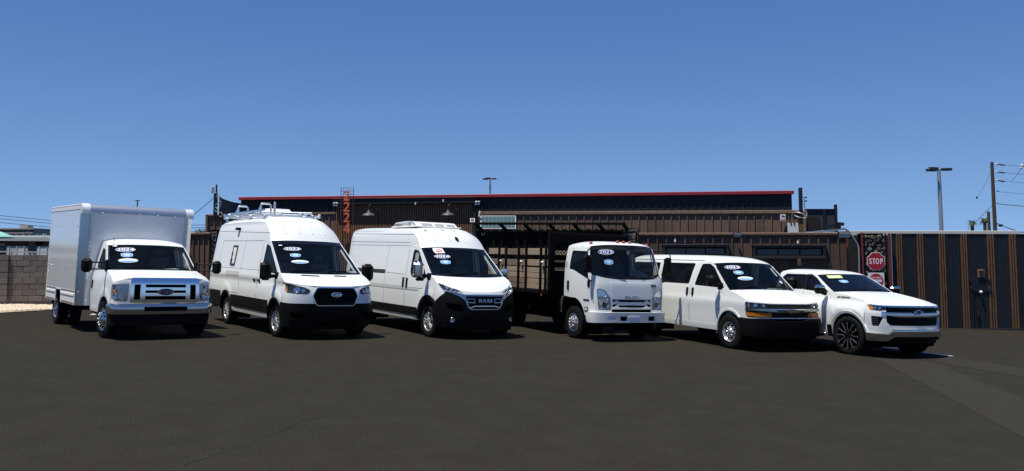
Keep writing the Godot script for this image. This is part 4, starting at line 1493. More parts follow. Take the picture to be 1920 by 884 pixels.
	var lowbar := poly([-0.40, 0.735, -0.34, 0.735, -0.26, 0.765, 0.26, 0.765, 0.34, 0.735, 0.40, 0.735, 0.40, 0.75, 0.35, 0.752, 0.27, 0.782, -0.27, 0.782, -0.35, 0.752, -0.40, 0.75])
	strip(gr, "grille_lower_bar", S.wrap, lowbar, [], 0.03, 0.02, M.chrome)
	text(gr, "grille_letters", "RAM", 0.082, M.dark_chrome, Transform3D(rot(Vector3.RIGHT, -6), Vector3(0.0, 0.898, 0.955)), 0.02, 1.55, "Droid Sans", 700)
	van_cladding(v, S, [[-0.58, -3.5]], 0.46, 0.655, "black_plastic")
	van_arches(v, S, [[0.02, 0.40, 0.50]], 0.09, 0.02)
	van_arches(v, S, [[-4.0, 0.40, 0.46]], 0.06, 0.02)
	both(v, S, "sill", rect(-3.5, 0.36, -0.5, 0.43), 0.006, 0.05, M.pale_metal_dull)
	for s: float in [-1.0, 1.0]:
		mirror(v, Vector3(s * (1.25 if s < 0 else 1.13), 1.57 if s < 0 else 1.50, -0.06), Vector3(0.24 if s < 0 else 0.18, 0.40 if s < 0 else 0.30, 0.19), Vector3(s * 1.0, 1.42, -0.02), M.chrome, s * -8)
		var lower := MB.new()
		lower.bx(Vector3(s * (1.22 if s < 0 else 1.10), 1.345, -0.07), Vector3(0.18, 0.07, 0.14), 0.025)
		obj(v, "mirror_foot", lower, M.black_plastic)
	wiper(v, S, -0.62, 0.22, 0.12)
	wiper(v, S, 0.10, 0.85, 0.08)
	var cam := MB.new()
	cam.prism(frame(S.roof_f, Vector2(0.06, 0.14), 0.0, 0.01), rnd(poly([-0.04, -0.03, 0.03, -0.09, 0.06, -0.04, 0.05, 0.05, -0.02, 0.08]), 0.02), 0.02, 0.004)
	obj(v, "roof_marker", cam, M.black_gloss)
	for x: float in [-0.72, -0.2, 0.15, 0.4, 0.78]:
		var cl := MB.new()
		var t := frame(S.roof_f, Vector2(x, 0.34), 0.0, 0.01)
		cl.box(t * Transform3D(rot(Vector3.BACK, 25), Vector3(0, 0, 0.01)), Vector3(0.03, 0.12, 0.02), 0.006)
		obj(v, "roof_clip", cl, M.dull_chrome)
	var rb := MB.new()
	for x: float in [-0.6, -0.15, 0.35]:
		for i in 6:
			var t0 := 0.10 + i * 0.04
			rb.bar(S.roof_f(Vector2(x, t0)), S.roof_f(Vector2(x, t0 + 0.04)), 0.05, 0.014, Vector3(0, 1, 1), 0.005)
	obj(v, "roof_ribs", rb, M.white_paint)
	var wn := v.get_node("windscreen")
	var tf := func(u: float, t: float) -> Transform3D: return frame(S.wind_f, Vector2(u, t), 0.018)
	var fl := MB.new()
	var ft: Transform3D = tf.call(-0.60, 0.86)
	fl.prism(ft, poly([-0.14, 0.10, 0.10, 0.09, 0.15, -0.09, -0.08, -0.10, -0.13, -0.02]), 0.003)
	var fn := obj(wn, "paper_sticker", fl, M.white_print)
	var fc := MB.new()
	fc.prism(ft * Transform3D(Basis.IDENTITY, Vector3(0.01, -0.01, 0.002)), oval(Vector2.ZERO, 0.075, 0.062), 0.003)
	obj(fn, "sticker_print", fc, M.red_print)
	var fw := MB.new()
	fw.prism(ft * Transform3D(rot(Vector3.BACK, -14), Vector3(0.01, -0.01, 0.005)), rect(-0.05, -0.014, 0.05, 0.014), 0.002)
	obj(fn, "sticker_bar", fw, M.white_print)
	sticker_year(wn, tf.call(-0.57, 0.66), "2024")
	sticker_badge(wn, tf.call(-0.55, 0.47), 1.05)
	# paper sheets hung inside the passenger window
	for q in [[-1.04, 1.80, 0.20, 0.26], [-1.02, 1.52, 0.18, 0.20], [-0.55, 1.56, 0.22, 0.22]]:
		var pm := MB.new()
		pm.panel(S.left, rect(q[0], q[1] - 0.02, q[0] + q[2], q[1] + q[3] - 0.02), [], -0.025, Vector2(0.2, 0.2), 0.0)
		var pn := obj(v, "window_notice", pm, M.pale_paper)
		var ln := MB.new()
		for i in 5:
			ln.panel(S.left, rect(q[0] + 0.02, q[1] + 0.02 + i * 0.04, q[0] + q[2] - 0.03 - 0.02 * (i % 2), q[1] + 0.032 + i * 0.04), [], -0.021, Vector2(0.2, 0.2), 0.0)
		obj(pn, "notice_lines", ln, M.trim_grey)
	for s: float in [-1.0, 1.0]:
		wheel(v, Vector3(s * 0.90, 0.365, 0.02), 0.365, 0.225, 0.225, "spoke5", s, 3)
		wheel(v, Vector3(s * 0.90, 0.365, -4.0), 0.365, 0.225, 0.225, "spoke5", s)
	# cooling unit on the roof
	var ac := MB.new()
	var prof := rnd(poly([-1.72, 0.0, -1.80, 0.04, -1.98, 0.14, -2.3, 0.165, -2.95, 0.14, -3.08, 0.12, -3.16, 0.0]), 0.05)
	ac.prism(Transform3D(Basis(Vector3(0, 0, 1), Vector3.UP, Vector3(-1, 0, 0)), Vector3(0.62, 2.645, 0)), prof, 1.24, 0.03)
	var an := obj(v, "roof_cooler", ac, M.white_plastic)
	var ab := MB.new()
	ab.bx(Vector3(0, 2.66, -2.44), Vector3(1.34, 0.035, 1.55), 0.012)
	obj(an, "cooler_base", ab, M.white_plastic)
	for q in [[-2.60, -2.40], [-2.36, -2.16]]:
		var ag := MB.new()
		for i in 5:
			ag.bx(Vector3(-0.625, 2.70 + i * 0.015, (q[0] + q[1]) * 0.5), Vector3(0.01, 0.008, q[1] - q[0]))
		obj(an, "cooler_vent", ag, M.pale_metal)
	for q in [[-0.4, -0.1], [-0.02, 0.25], [0.32, 0.56]]:
		var ag := MB.new()
		for i in 4:
			ag.box(Transform3D(rot(Vector3.RIGHT, -28), Vector3((q[0] + q[1]) * 0.5, 2.69 + i * 0.019, -1.80 - i * 0.036)), Vector3(q[1] - q[0], 0.01, 0.02))
		obj(an, "cooler_vent", ag, M.pale_metal)
	text(an, "cooler_name", "THERMO KING", 0.06, M.charcoal, Transform3D(rot(Vector3.UP, -90), Vector3(-0.655, 2.705, -2.78)), 0.003, 0.8, "Droid Sans", 700)
	var lg := MB.new()
	lg.box(Transform3D(rot(Vector3.UP, -90), Vector3(-0.653, 2.725, -2.06)), Vector3(0.12, 0.08, 0.004))
	var lgn := obj(an, "cooler_badge", lg, M.navy_print)
	text(lgn, "badge_letters", "IE", 0.07, M.white_print, Transform3D(rot(Vector3.UP, -90), Vector3(-0.6565, 2.722, -2.06)), 0.003)

# ------------------------------------------------------------------ 4: stake-bed truck with a forward cab
func stake_truck() -> void:
	var v := thing("stake_truck", "white flat-nosed cab truck with a black wood-slatted stake bed", "truck", place(2.39, -21.62, 25.0), "white work vehicles parked in a row")
	var S := Hull.new()
	S.wy = [Vector2(0.4, 0.97), Vector2(0.6, 0.99), Vector2(1.2, 1.0), Vector2(1.6, 0.99), Vector2(2.2, 0.91), Vector2(2.33, 0.85)]
	S.zfy = [Vector2(0.5, 1.09), Vector2(0.9, 1.10), Vector2(1.3, 1.085), Vector2(1.6, 1.03)]
	S.n = 4.0
	S.z0 = 0.785
	S.yref = 1.0
	S.rear = -0.58
	S.hood = [[0.80, 1.575, 1.05, 1.475, 3.4], [0.785, 1.595, 1.04, 1.49, 3.4]]
	S.wind = [[0.785, 1.595, 1.04, 1.49, 3.4], [0.575, 2.26, 0.765, 2.31, 3.6]]
	S.roof = [[0.575, 2.26, 0.765, 2.31, 3.8], [0.47, 2.295, 0.60, 2.365, 4.0], [0.2, 2.31, 0.25, 2.395, 4.2], [-0.2, 2.30, -0.2, 2.395, 4.2], [-0.58, 2.27, -0.58, 2.37, 4.2]]
	var dwin := rnd(poly([0.70, 1.47, 0.55, 2.13, -0.24, 2.15, -0.28, 1.70, -0.05, 1.68]), 0.06)
	var door := rnd(poly([0.76, 0.62, 0.76, 1.42, 0.58, 2.17, 0.40, 2.22, -0.34, 2.21, -0.40, 2.1, -0.42, 1.10, 0.0, 1.06, 0.42, 0.9, 0.62, 0.62]), 0.04)
	shell(v, S, {"bottom": 0.60, "arches": [[0.0, 0.40, 0.60]], "cuts": [], "doors": [[door, dwin, "door", rect(-0.34, 1.17, -0.25, 1.40, 0.04)]], "windows": [], "bulk": -0.5, "hood": false, "frit": [0.03, 0.07, 0.035], "both_trim": false, "rear_bottom": 1.02})
	cabin(v, S, {"dash": [0.92, 1.45], "seat": [-0.05, 1.22], "bulk": -0.52, "floor": 1.0, "top": 2.2, "wheel_tilt": -35.0})
	var sm := S.smax
	var nt := S.nose_top()
	var fp := PackedVector2Array([Vector2(-sm, 0.60)])
	fp.append_array(nt)
	fp.append(Vector2(sm, 0.60))
	var lampR := rnd(poly([0.57, 0.755, 0.90, 0.755, 0.945, 1.235, 0.86, 1.255, 0.74, 1.21, 0.60, 1.04]), 0.02)
	var top_slot := rnd(poly([-0.43, 1.00, 0.43, 1.00, 0.34, 0.945, -0.34, 0.945]), 0.01)
	var low_slot := rnd(poly([-0.40, 0.865, 0.40, 0.865, 0.34, 0.815, -0.34, 0.815]), 0.01)
	var mouth := rect(-0.56, 0.665, 0.56, 0.768, 0.01)
	var gills := [rnd(poly([0.54, 0.995, 0.40, 0.995, 0.50, 0.95, 0.54, 0.945]), 0.005), rnd(poly([0.54, 0.885, 0.40, 0.91, 0.47, 0.83, 0.54, 0.82]), 0.005)]
	var cut := [lampR, flip(lampR), top_slot, low_slot, mouth]
	for g in gills:
		cut.append(g)
		cut.append(flip(g))
	var np := strip(v, "front_panel", S.wrap, fp, cut, 0.0, 0.03, M.white_paint)
	var rec := MB.new()
	rec.panel(S.wrap, rect(-0.58, 0.66, 0.58, 1.02), [], -0.035, Vector2(0.1, 0.1), 0.0)
	obj(np, "intake_mesh", rec, M.black_matt)
	# raised upper lid of the front and a bright lower lip
	var lid := rnd(poly([-0.57, 1.015, 0.57, 1.015, 0.60, 1.40, -0.60, 1.40]), 0.02)
	strip(np, "front_lid", S.wrap, lid, [], 0.008, 0.012, M.white_paint)
	strip(np, "front_lip", S.wrap, rnd(poly([-0.56, 0.808, 0.56, 0.808, 0.52, 0.778, -0.52, 0.778]), 0.01), [], 0.02, 0.03, M.white_paint)
	text(np, "maker_letters", "ISUZU", 0.066, M.dark_chrome, frame(S.wrap, Vector2(0.0, 1.055), 0.012), 0.012, 1.6, "Droid Sans", 700)
	var bd := MB.new()
	bd.prism(frame(S.wrap, Vector2(0.62, 1.335), 0.002), rect(-0.075, -0.03, 0.075, 0.03, 0.005), 0.008)
	var bn := obj(np, "model_badge", bd, M.charcoal)
	var bl := MB.new()
	bl.prism(frame(S.wrap, Vector2(0.62, 1.32), 0.008), rect(-0.07, -0.012, 0.07, 0.012), 0.006)
	obj(bn, "badge_band", bl, M.dull_chrome)
	for s: float in [-1.0, 1.0]:
		var lp := lampR if s > 0 else flip(lampR)
		var hn := headlamp(v, S.wrap, lp, M.pale_metal_dull, [[Vector2(s * 0.73, 0.87), 0.085], [Vector2(s * 0.70, 1.03), 0.055]], 0.04, null)
		var pj := MB.new()
		pj.ball(frame(S.wrap, Vector2(s * 0.73, 0.87), -0.02).origin, Vector3(0.05, 0.05, 0.03), 8)
		obj(hn, "projector_lens", pj, M.lamp_dark)
		var up := rnd(poly([s * 0.64, 1.065, s * 0.92, 1.065, s * 0.93, 1.225, s * 0.86, 1.24, s * 0.76, 1.20]), 0.01)
		strip(v, "lamp_cap", S.wrap, up, [], -0.02, 0.01, M.dull_chrome)
		strip(v, "lamp_divider", S.wrap, rect(minf(s * 0.575, s * 0.935), 0.955, maxf(s * 0.575, s * 0.935), 0.972), [], -0.004, 0.02, M.white_plastic)
	# white bumper
	var bp := rnd(poly([-sm - 0.02, 0.46, sm + 0.02, 0.46, sm + 0.06, 0.56, sm + 0.02, 0.70, -sm - 0.02, 0.70, -sm - 0.06, 0.56]), 0.05)
	var holes := [rect(-0.36, 0.50, -0.16, 0.61, 0.01), rect(0.44, 0.50, 0.64, 0.61, 0.01), rect(-0.70, 0.505, -0.48, 0.605, 0.015), rect(0.74, 0.505, 0.92, 0.605, 0.015)]
	var bm := strip(v, "bumper", S.wrap, bp, holes, 0.07, 0.09, M.white_plastic)
	for i in 2:
		strip(bm, "bumper_hole", S.wrap, grow(holes[i], 0.01), [], 0.02, 0.0, M.black_matt)
	for i in [2, 3]:
		strip(bm, "bumper_lens", S.wrap, grow(holes[i], 0.002), [], 0.062, 0.0, M.white_plastic)
	strip(bm, "plate_pad", S.wrap, rect(-0.12, 0.56, 0.18, 0.615, 0.01), [], 0.078, 0.01, M.white_print)
	# side trim: white arch band, black step strip, lamp, marker
	van_arches(v, S, [[0.0, 0.40, 0.60]], 0.0, 0.0)
	for f in [S.left, S.right]:
		var st := MB.new()
		st.panel(f, rect(0.50, 0.955, 0.77, 0.985), [], 0.01, Vector2(0.2, 0.1), 0.01)
		obj(v, "side_strip", st, M.black_plastic)
		var lm := MB.new()
		lm.panel(f, rect(0.56, 0.70, 0.72, 0.80, 0.02), [], 0.012, Vector2(0.2, 0.1), 0.015)
		var ln := obj(v, "side_lamp", lm, M.black_plastic)
		var l2 := MB.new()
		l2.panel(f, rect(0.585, 0.72, 0.695, 0.78, 0.015), [], 0.018, Vector2(0.2, 0.1), 0.008)
		obj(ln, "lamp_lens", l2, M.bulb)
		var em := MB.new()
		for i in 3:
			em.panel(f, rect(-0.50, 1.72 + i * 0.055, -0.45, 1.76 + i * 0.055), [], 0.006, Vector2(0.2, 0.1), 0.006)
		obj(v, "side_emblem", em, M.dull_chrome)
	# marker lamps on the roof
	for q in [[-0.93, 0.17], [-0.16, 0.12], [0.04, 0.12], [0.24, 0.12], [0.93, 0.17]]:
		var l := MB.new()
		var at := S.roof_f(Vector2(q[0], q[1] + 0.12))
		l.ball(at + Vector3(0, 0.022, 0), Vector3(0.045, 0.035, 0.045), 8)
		obj(v, "marker_lamp", l, M.marker_lens)
	# mirrors on bowed arms
	for s: float in [-1.0, 1.0]:
		var a := MB.new()
		a.tube(PackedVector3Array([Vector3(s * 0.90, 2.18, 0.62), Vector3(s * 1.05, 2.20, 0.85), Vector3(s * 1.17, 2.14, 0.95), Vector3(s * 1.20, 2.0, 0.96), Vector3(s * 1.20, 1.55, 0.96), Vector3(s * 1.14, 1.47, 0.95), Vector3(s * 0.98, 1.41, 0.84)]), 0.016, 7)
		var an := obj(v, "mirror_arm", a, M.black_plastic)
		var m := MB.new()
		m.box(Transform3D(rot(Vector3.UP, s * 10), Vector3(s * 1.14, 1.83, 0.92)), Vector3(0.22, 0.42, 0.10), 0.045)
		obj(an, "door_mirror", m, M.black_plastic)
		var ft := MB.new()
		ft.bx(Vector3(s * 0.99, 1.36, 0.74), Vector3(0.06, 0.18, 0.14), 0.03)
		obj(an, "mirror_foot", ft, M.black_plastic)
		var g := MB.new()
		g.box(Transform3D(rot(Vector3.UP, s * 10), Vector3(s * 1.14, 1.83, 0.868)), Vector3(0.18, 0.37, 0.004))
		obj(an, "mirror_glass", g, M.chrome)
	wiper(v, S, -0.45, 0.05, -0.02)
	wiper(v, S, 0.30, 0.78, -0.02)
	var wn := v.get_node("windscreen")
	var tf := func(u: float, t: float) -> Transform3D: return frame(S.wind_f, Vector2(u, t), 0.018)
	sticker_year(wn, tf.call(-0.62, 0.77), "2023")
	sticker_badge(wn, tf.call(-0.57, 0.47), 0.95)
	var sen := MB.new()
	sen.ball(Vector3(0.10, 2.13, 0.72), Vector3(0.05, 0.06, 0.03), 8)
	obj(v, "screen_sensor", sen, M.trim_grey)
	for s: float in [-1.0, 1.0]:
		wheel(v, Vector3(s * 0.88, 0.39, 0), 0.39, 0.22, 0.225, "dome", s, 3)
		wheel(v, Vector3(s * 0.98, 0.39, -3.81), 0.39, 0.22, 0.225, "dish", s)
		wheel(v, Vector3(s * 0.70, 0.39, -3.81), 0.39, 0.22, 0.225, "dish", s)
	var ch := MB.new()
	for s: float in [-1.0, 1.0]:
		ch.bx(Vector3(s * 0.42, 0.72, -2.2), Vector3(0.09, 0.22, 6.2))
	ch.bar(Vector3(-0.9, 0.39, 0), Vector3(0.9, 0.39, 0), 0.1, 0.1)
	ch.bar(Vector3(-0.9, 0.39, -3.81), Vector3(0.9, 0.39, -3.81), 0.14, 0.14)
	ch.bx(Vector3(-0.72, 0.62, -1.9), Vector3(0.5, 0.42, 1.1), 0.04)
	ch.bx(Vector3(0.72, 0.62, -1.9), Vector3(0.5, 0.42, 1.1), 0.04)
	ch.bx(Vector3(0, 0.85, -0.2), Vector3(1.2, 0.4, 1.0), 0.04)
	obj(v, "chassis", ch, M.black_matt)
	var mf := MB.new()
	for s: float in [-1.0, 1.0]:
		var p := arc(Vector2(-3.81, 0.42), 0.5, 10, 170, 14)
		for i in p.size() - 1:
			mf.quad(Vector3(s * 1.15, p[i].y, p[i].x), Vector3(s * 1.15, p[i + 1].y, p[i + 1].x), Vector3(s * 0.6, p[i + 1].y, p[i + 1].x), Vector3(s * 0.6, p[i].y, p[i].x), Vector3.UP)
	obj(v, "rear_fenders", mf, M.black_plastic)
	var bt := MB.new()
	bt.tube(PackedVector3Array([Vector3(-0.92, 1.0, -0.66), Vector3(-0.95, 0.8, -0.7), Vector3(-0.9, 0.6, -0.75)]), 0.05, 8)
	bt.ball(Vector3(-0.93, 0.86, -0.72), Vector3(0.05, 0.09, 0.05), 8)
	obj(v, "air_pipe", bt, M.dull_chrome)
	# bed: deck, posts, boards, bulkhead
	var zf := -1.02
	var zr := -5.1
	var dk := MB.new()
	dk.bx(Vector3(0, 1.06, (zf + zr) * 0.5), Vector3(2.40, 0.1, zf - zr), 0.01)
	dk.bx(Vector3(0, 0.93, (zf + zr) * 0.5), Vector3(1.0, 0.18, zf - zr))
	for i in 9:
		dk.bx(Vector3(0, 0.98, zf - 0.1 - i * 0.48), Vector3(2.3, 0.1, 0.06))
	obj(v, "bed_deck", dk, M.steel_black)
	var posts := [-1.14, -1.43, -2.30, -2.78, -3.62, -4.1, -4.95]
	rng.seed = 44
	for s: float in [-1.0, 1.0]:
		for i in posts.size():
			var p := MB.new()
			p.bx(Vector3(s * 1.205, 1.66, posts[i]), Vector3(0.045, 1.16, 0.075), 0.008)
			for k in 7:
				p.ball(Vector3(s * 1.232, 1.2 + k * 0.15, posts[i]), Vector3(0.012, 0.014, 0.014), 4)
			obj(v, "stake_post", p, M.steel_black)
		# boards between: six wide ones with two gaps near the top
		for b in [[1.12, 1.255], [1.262, 1.40], [1.407, 1.55], [1.557, 1.695], [1.725, 1.90], [2.02, 2.20]]:
			var zz := zf - 0.02
			for w in [1.25, 1.55, 1.25]:
				var z2: float = maxf(zz - w, zr + 0.02)
				var m := MB.new()
				m.bx(Vector3(s * (1.165 + rng.randf_range(-0.004, 0.004)), (b[0] + b[1]) * 0.5 + rng.randf_range(-0.006, 0.006), (zz + z2) * 0.5), Vector3(0.028, b[1] - b[0] - 0.008, zz - z2 - 0.008), 0.004)
				obj(v, "stake_board", m, M.stake_wood if rng.randf() < 0.6 else M.stake_wood_dark)
				zz = z2
		var cg := MB.new()
		for z: float in [-1.28, -2.55, -3.9]:
			cg.bx(Vector3(s * 1.235, 1.83, z), Vector3(0.03, 0.05, 0.12), 0.01)
			cg.ball(Vector3(s * 1.25, 1.83, z), Vector3(0.03, 0.035, 0.035), 5)
			cg.bar(Vector3(s * 1.25, 1.8, z), Vector3(s * 1.25, 1.66, z + 0.04), 0.015, 0.015)
		obj(v, "stake_latches", cg, M.alloy)
	var hb := MB.new()
	hb.bx(Vector3(0, 2.58, zf + 0.02), Vector3(2.40, 0.09, 0.09), 0.01)
	for x: float in [-1.17, -0.4, 0.4, 1.17]:
		hb.bx(Vector3(x, 1.85, zf + 0.02), Vector3(0.07, 1.5, 0.08), 0.01)
	hb.bx(Vector3(0, 1.36, zf + 0.02), Vector3(2.3, 0.55, 0.03))
	hb.bx(Vector3(0, 2.40, zf + 0.02), Vector3(2.3, 0.28, 0.03))
	hb.bx(Vector3(0, 2.02, zf + 0.02), Vector3(2.3, 0.04, 0.03))
	hb.bx(Vector3(0, 1.80, zf + 0.02), Vector3(2.3, 0.10, 0.03))
	obj(v, "bulkhead", hb, M.steel_black)
	# expanded metal in the bulkhead windows
	var ex := MB.new()
	for row in [[1.86, 2.0], [2.05, 2.25], [1.65, 1.75]]:
		var hgt: float = row[1] - row[0]
		var n := int(2.2 / 0.1)
		for i in n:
			var x := -1.1 + i * 0.1
			for k in 2:
				var ya: float = row[0] + hgt * k * 0.5
				var yb: float = row[0] + hgt * (k + 1) * 0.5
				ex.bar(Vector3(x, ya, zf + 0.02), Vector3(x + 0.1, yb, zf + 0.02), 0.022, 0.006, Vector3.BACK)
				ex.bar(Vector3(x + 0.1, ya, zf + 0.02), Vector3(x, yb, zf + 0.02), 0.022, 0.006, Vector3.BACK)
	obj(v, "bulkhead_mesh", ex, M.steel_black)
	var tg := MB.new()
	tg.bx(Vector3(-1.2, 0.985, -1.35), Vector3(0.02, 0.06, 0.04), 0.005)
	obj(v, "deck_marker", tg, M.amber)

# ------------------------------------------------------------------ 5: passenger van
func passenger_van() -> void:
	var v := thing("passenger_van", "white passenger van with dark side windows and a black front bumper", "van", place(5.87, -20.09, 23.0), "white work vehicles parked in a row")
	var S := Hull.new()
	S.wy = [Vector2(0.3, 0.95), Vector2(0.5, 0.98), Vector2(0.85, 1.0), Vector2(1.045, 1.012), Vector2(1.10, 0.992), Vector2(1.4, 0.955), Vector2(1.95, 0.84), Vector2(2.06, 0.77)]
	S.zfy = [Vector2(0.3, 0.86), Vector2(0.6, 0.885), Vector2(0.9, 0.88), Vector2(1.1, 0.845), Vector2(1.2, 0.8)]
	S.n = 3.4
	S.z0 = 0.46
	S.rear = -4.6
	S.hood = [[0.60, 1.135, 0.84, 1.075, 4.5], [0.40, 1.205, 0.54, 1.215, 3.6], [0.12, 1.285, 0.28, 1.32, 3.0], [-0.06, 1.32, 0.14, 1.355, 2.8]]
	S.wind = [[-0.06, 1.32, 0.14, 1.355, 2.4], [-0.80, 1.935, -0.62, 1.97, 2.6]]
	S.roof = [[-0.80, 1.935, -0.62, 1.97, 2.8], [-1.02, 2.01, -0.88, 2.07, 3.2], [-1.6, 2.05, -1.5, 2.125, 3.6], [-3.0, 2.06, -3.0, 2.14, 3.8], [-4.4, 2.05, -4.4, 2.13, 3.8], [-4.6, 1.98, -4.6, 2.06, 3.8]]
	var dwin := rnd(poly([-0.24, 1.37, -0.74, 1.84, -0.94, 1.92, -1.24, 1.91, -1.42, 1.40]), 0.05)
	var door := rnd(poly([-0.52, 0.50, -0.50, 0.9, -0.40, 1.22, -0.16, 1.33, -0.74, 1.90, -0.94, 1.965, -1.28, 1.96, -1.40, 1.90, -1.56, 1.35, -1.56, 0.50]), 0.03)
	var w2 := rnd(poly([-1.67, 1.42, -1.53, 1.92, -2.95, 1.92, -2.95, 1.42]), 0.05)
	var w3 := rnd(poly([-3.1, 1.42, -3.1, 1.92, -4.40, 1.92, -4.45, 1.42]), 0.05)
	shell(v, S, {"bottom": 0.42, "arches": [[0.0, 0.40, 0.47], [-3.43, 0.40, 0.47]], "doors": [[door, dwin, "door", rect(-1.50, 1.13, -1.43, 1.33, 0.035)]], "windows": [w2, w3], "bulk": -1.5, "frit": [0.02, 0.05, 0.03], "door_glass": "tinted_glass", "both_trim": false})
	cabin(v, S, {"dash": [0.08, 1.30], "seat": [-0.95, 0.95], "bulk": -1.7, "floor": 0.7, "top": 1.95, "dash_mat": "dash_grey"})
	van_seams(v, S, [[-1.60, 0.52, -1.60, 1.3], [-3.02, 0.52, -3.02, 1.95], [-0.5, 0.50, -4.4, 0.50], [-1.22, 2.005, -4.5, 2.005]])
	for f in [S.left, S.right]:
		var hm := MB.new()
		hm.panel(f, rect(-1.73, 1.13, -1.66, 1.33, 0.035), [], 0.022, Vector2(0.1, 0.1), 0.03)
		obj(v, "door_handle", hm, M.black_plastic)
		var gt := MB.new()
		gt.panel(f, rect(-4.5, 2.0, -1.2, 2.02), [], 0.012, Vector2(0.4, 0.1), 0.012)
		obj(v, "roof_gutter", gt, M.white_paint)
		var sill := MB.new()
		sill.panel(f, rect(-2.96, 0.385, -0.47, 0.50), [], 0.012, Vector2(0.3, 0.1), 0.04)
		obj(v, "sill", sill, M.white_paint)
	van_arches(v, S, [[0.0, 0.40, 0.47], [-3.43, 0.40, 0.47]], 0.045, 0.014, "white_paint")
	var sm := S.smax
	var nt := S.nose_top()
	var fp := PackedVector2Array([Vector2(-sm, 0.74)])
	fp.append_array(nt)
	fp.append(Vector2(sm, 0.74))
	var face := rnd(poly([-sm + 0.12, 0.76, sm - 0.12, 0.76, sm - 0.10, 1.10, 0.5, 1.062, -0.5, 1.062, -sm + 0.10, 1.10]), 0.03)
	strip(v, "nose_panel", S.wrap, fp, [face], 0.0, 0.04, M.white_paint)
	# black face with lattice, bright bar and lamps
	var fb := strip(v, "grille", S.wrap, grow(face, 0.004), [], -0.03, 0.0, M.black_plastic)
	var lat := MB.new()
	for i in 34:
		var x := -0.56 + i * 0.034
		lat.panel(S.wrap, poly([x, 0.945, x + 0.008, 0.945, x + 0.045, 1.055, x + 0.037, 1.055]), [], -0.008, Vector2(0.1, 0.1), 0.015)
	for y: float in [0.965, 0.995, 1.025]:
		lat.panel(S.wrap, rect(-0.58, y, 0.58, y + 0.007), [], -0.010, Vector2(0.1, 0.1), 0.015)
	obj(fb, "grille_lattice", lat, M.charcoal)
	strip(fb, "grille_bar", S.wrap, rnd(poly([-0.62, 0.935, 0.62, 0.935, 0.62, 0.865, -0.62, 0.865]), 0.015), [], 0.012, 0.03, M.black_gloss)
	strip(fb, "bar_trim", S.wrap, rect(-sm + 0.13, 0.938, sm - 0.13, 0.950), [], 0.016, 0.02, M.chrome)
	for s: float in [-1.0, 1.0]:
		var lamp := rnd(poly([s * 0.60, 0.965, s * (sm - 0.14), 0.965, s * (sm - 0.12), 1.095, s * 0.60, 1.06]), 0.015)
		headlamp(v, S.wrap, lamp, M.lamp_dark, [[Vector2(s * 0.88, 1.03), 0.045], [Vector2(s * 0.70, 1.025), 0.042]], 0.03, null)
		var post := strip(v, "lamp_post_trim", S.wrap, rect(minf(s * (sm - 0.20), s * (sm - 0.225)), 0.89, maxf(s * (sm - 0.20), s * (sm - 0.225)), 1.09), [], 0.0, 0.02, M.chrome)
		var mid := rnd(poly([s * 0.34, 0.885, s * 0.46, 0.955, s * (sm - 0.13), 0.955, s * (sm - 0.13), 0.915, s * 0.62, 0.90]), 0.01)
		strip(v, "lamp_chrome", S.wrap, mid, [], 0.02, 0.03, M.dark_chrome)
		var am := rnd(poly([s * 0.52, 0.775, s * (sm - 0.14), 0.775, s * (sm - 0.13), 0.875, s * 0.52, 0.865]), 0.01)
		var l := MB.new()
		l.panel(S.wrap, am, [], 0.006, Vector2(0.06, 0.06), 0.03)
		obj(v, "turn_signal", l, M.amber)
		var ab := MB.new()
		ab.panel(S.wrap, rect(minf(s * (sm - 0.19), s * (sm - 0.33)), 0.79, maxf(s * (sm - 0.19), s * (sm - 0.33)), 0.86, 0.015), [], 0.010, Vector2(0.06, 0.06), 0.006)
		obj(v, "side_marker", ab, M.amber)
	bow_tie(fb, frame(S.wrap, Vector2(0.0, 0.90), 0.014), 0.115, 0.045, M.dark_gold, M.dark_gold)
	# bumper
	var bp := PackedVector2Array([Vector2(-sm - 0.04, 0.38), Vector2(-0.7, 0.34), Vector2(0.7, 0.34), Vector2(sm + 0.04, 0.38), Vector2(sm + 0.04, 0.745), Vector2(0.5, 0.715), Vector2(0.35, 0.69), Vector2(-0.35, 0.69), Vector2(-0.5, 0.715), Vector2(-sm - 0.04, 0.745)])
	strip(v, "bumper", S.wrap, bp, [], 0.075, 0.11, M.black_plastic)
	strip(v, "front_valance", S.wrap, rect(-sm + 0.2, 0.28, sm - 0.2, 0.37), [], 0.0, 0.1, M.black_matt)
	mirror(v, Vector3(-1.19, 1.53, -0.40), Vector3(0.22, 0.27, 0.17), Vector3(-0.95, 1.40, -0.40), M.black_plastic, 8)
	mirror(v, Vector3(1.19, 1.53, -0.40), Vector3(0.22, 0.27, 0.17), Vector3(0.95, 1.40, -0.40), M.black_plastic, -8)
	wiper(v, S, -0.72, 0.0, 0.10)
	wiper(v, S, 0.05, 0.78, 0.09)
	aerial(v, Vector3(0.36, 2.07, -1.12), 0.07, -0.6)
	aerial(v, Vector3(-0.80, 1.27, 0.2), 0.22, -0.05)
	var wn := v.get_node("windscreen")
	var tf := func(u: float, t: float) -> Transform3D: return frame(S.wind_f, Vector2(u, t), 0.018)
	sticker_year(wn, tf.call(-0.60, 0.80), "2023")
	sticker_badge(wn, tf.call(-0.53, 0.60), 1.0)
	sticker_oval(wn, tf.call(-0.45, 0.385))
	var tg := MB.new()
	tg.prism(tf.call(0.62, 0.28), oval(Vector2.ZERO, 0.035, 0.05, 14), 0.003)
	obj(wn, "small_sticker", tg, M.white_print)
	for s: float in [-1.0, 1.0]:
		wheel(v, Vector3(s * 0.885, 0.385, 0), 0.385, 0.25, 0.225, "steel8", s, 3)
		wheel(v, Vector3(s * 0.885, 0.385, -3.43), 0.385, 0.25, 0.225, "steel8", s)

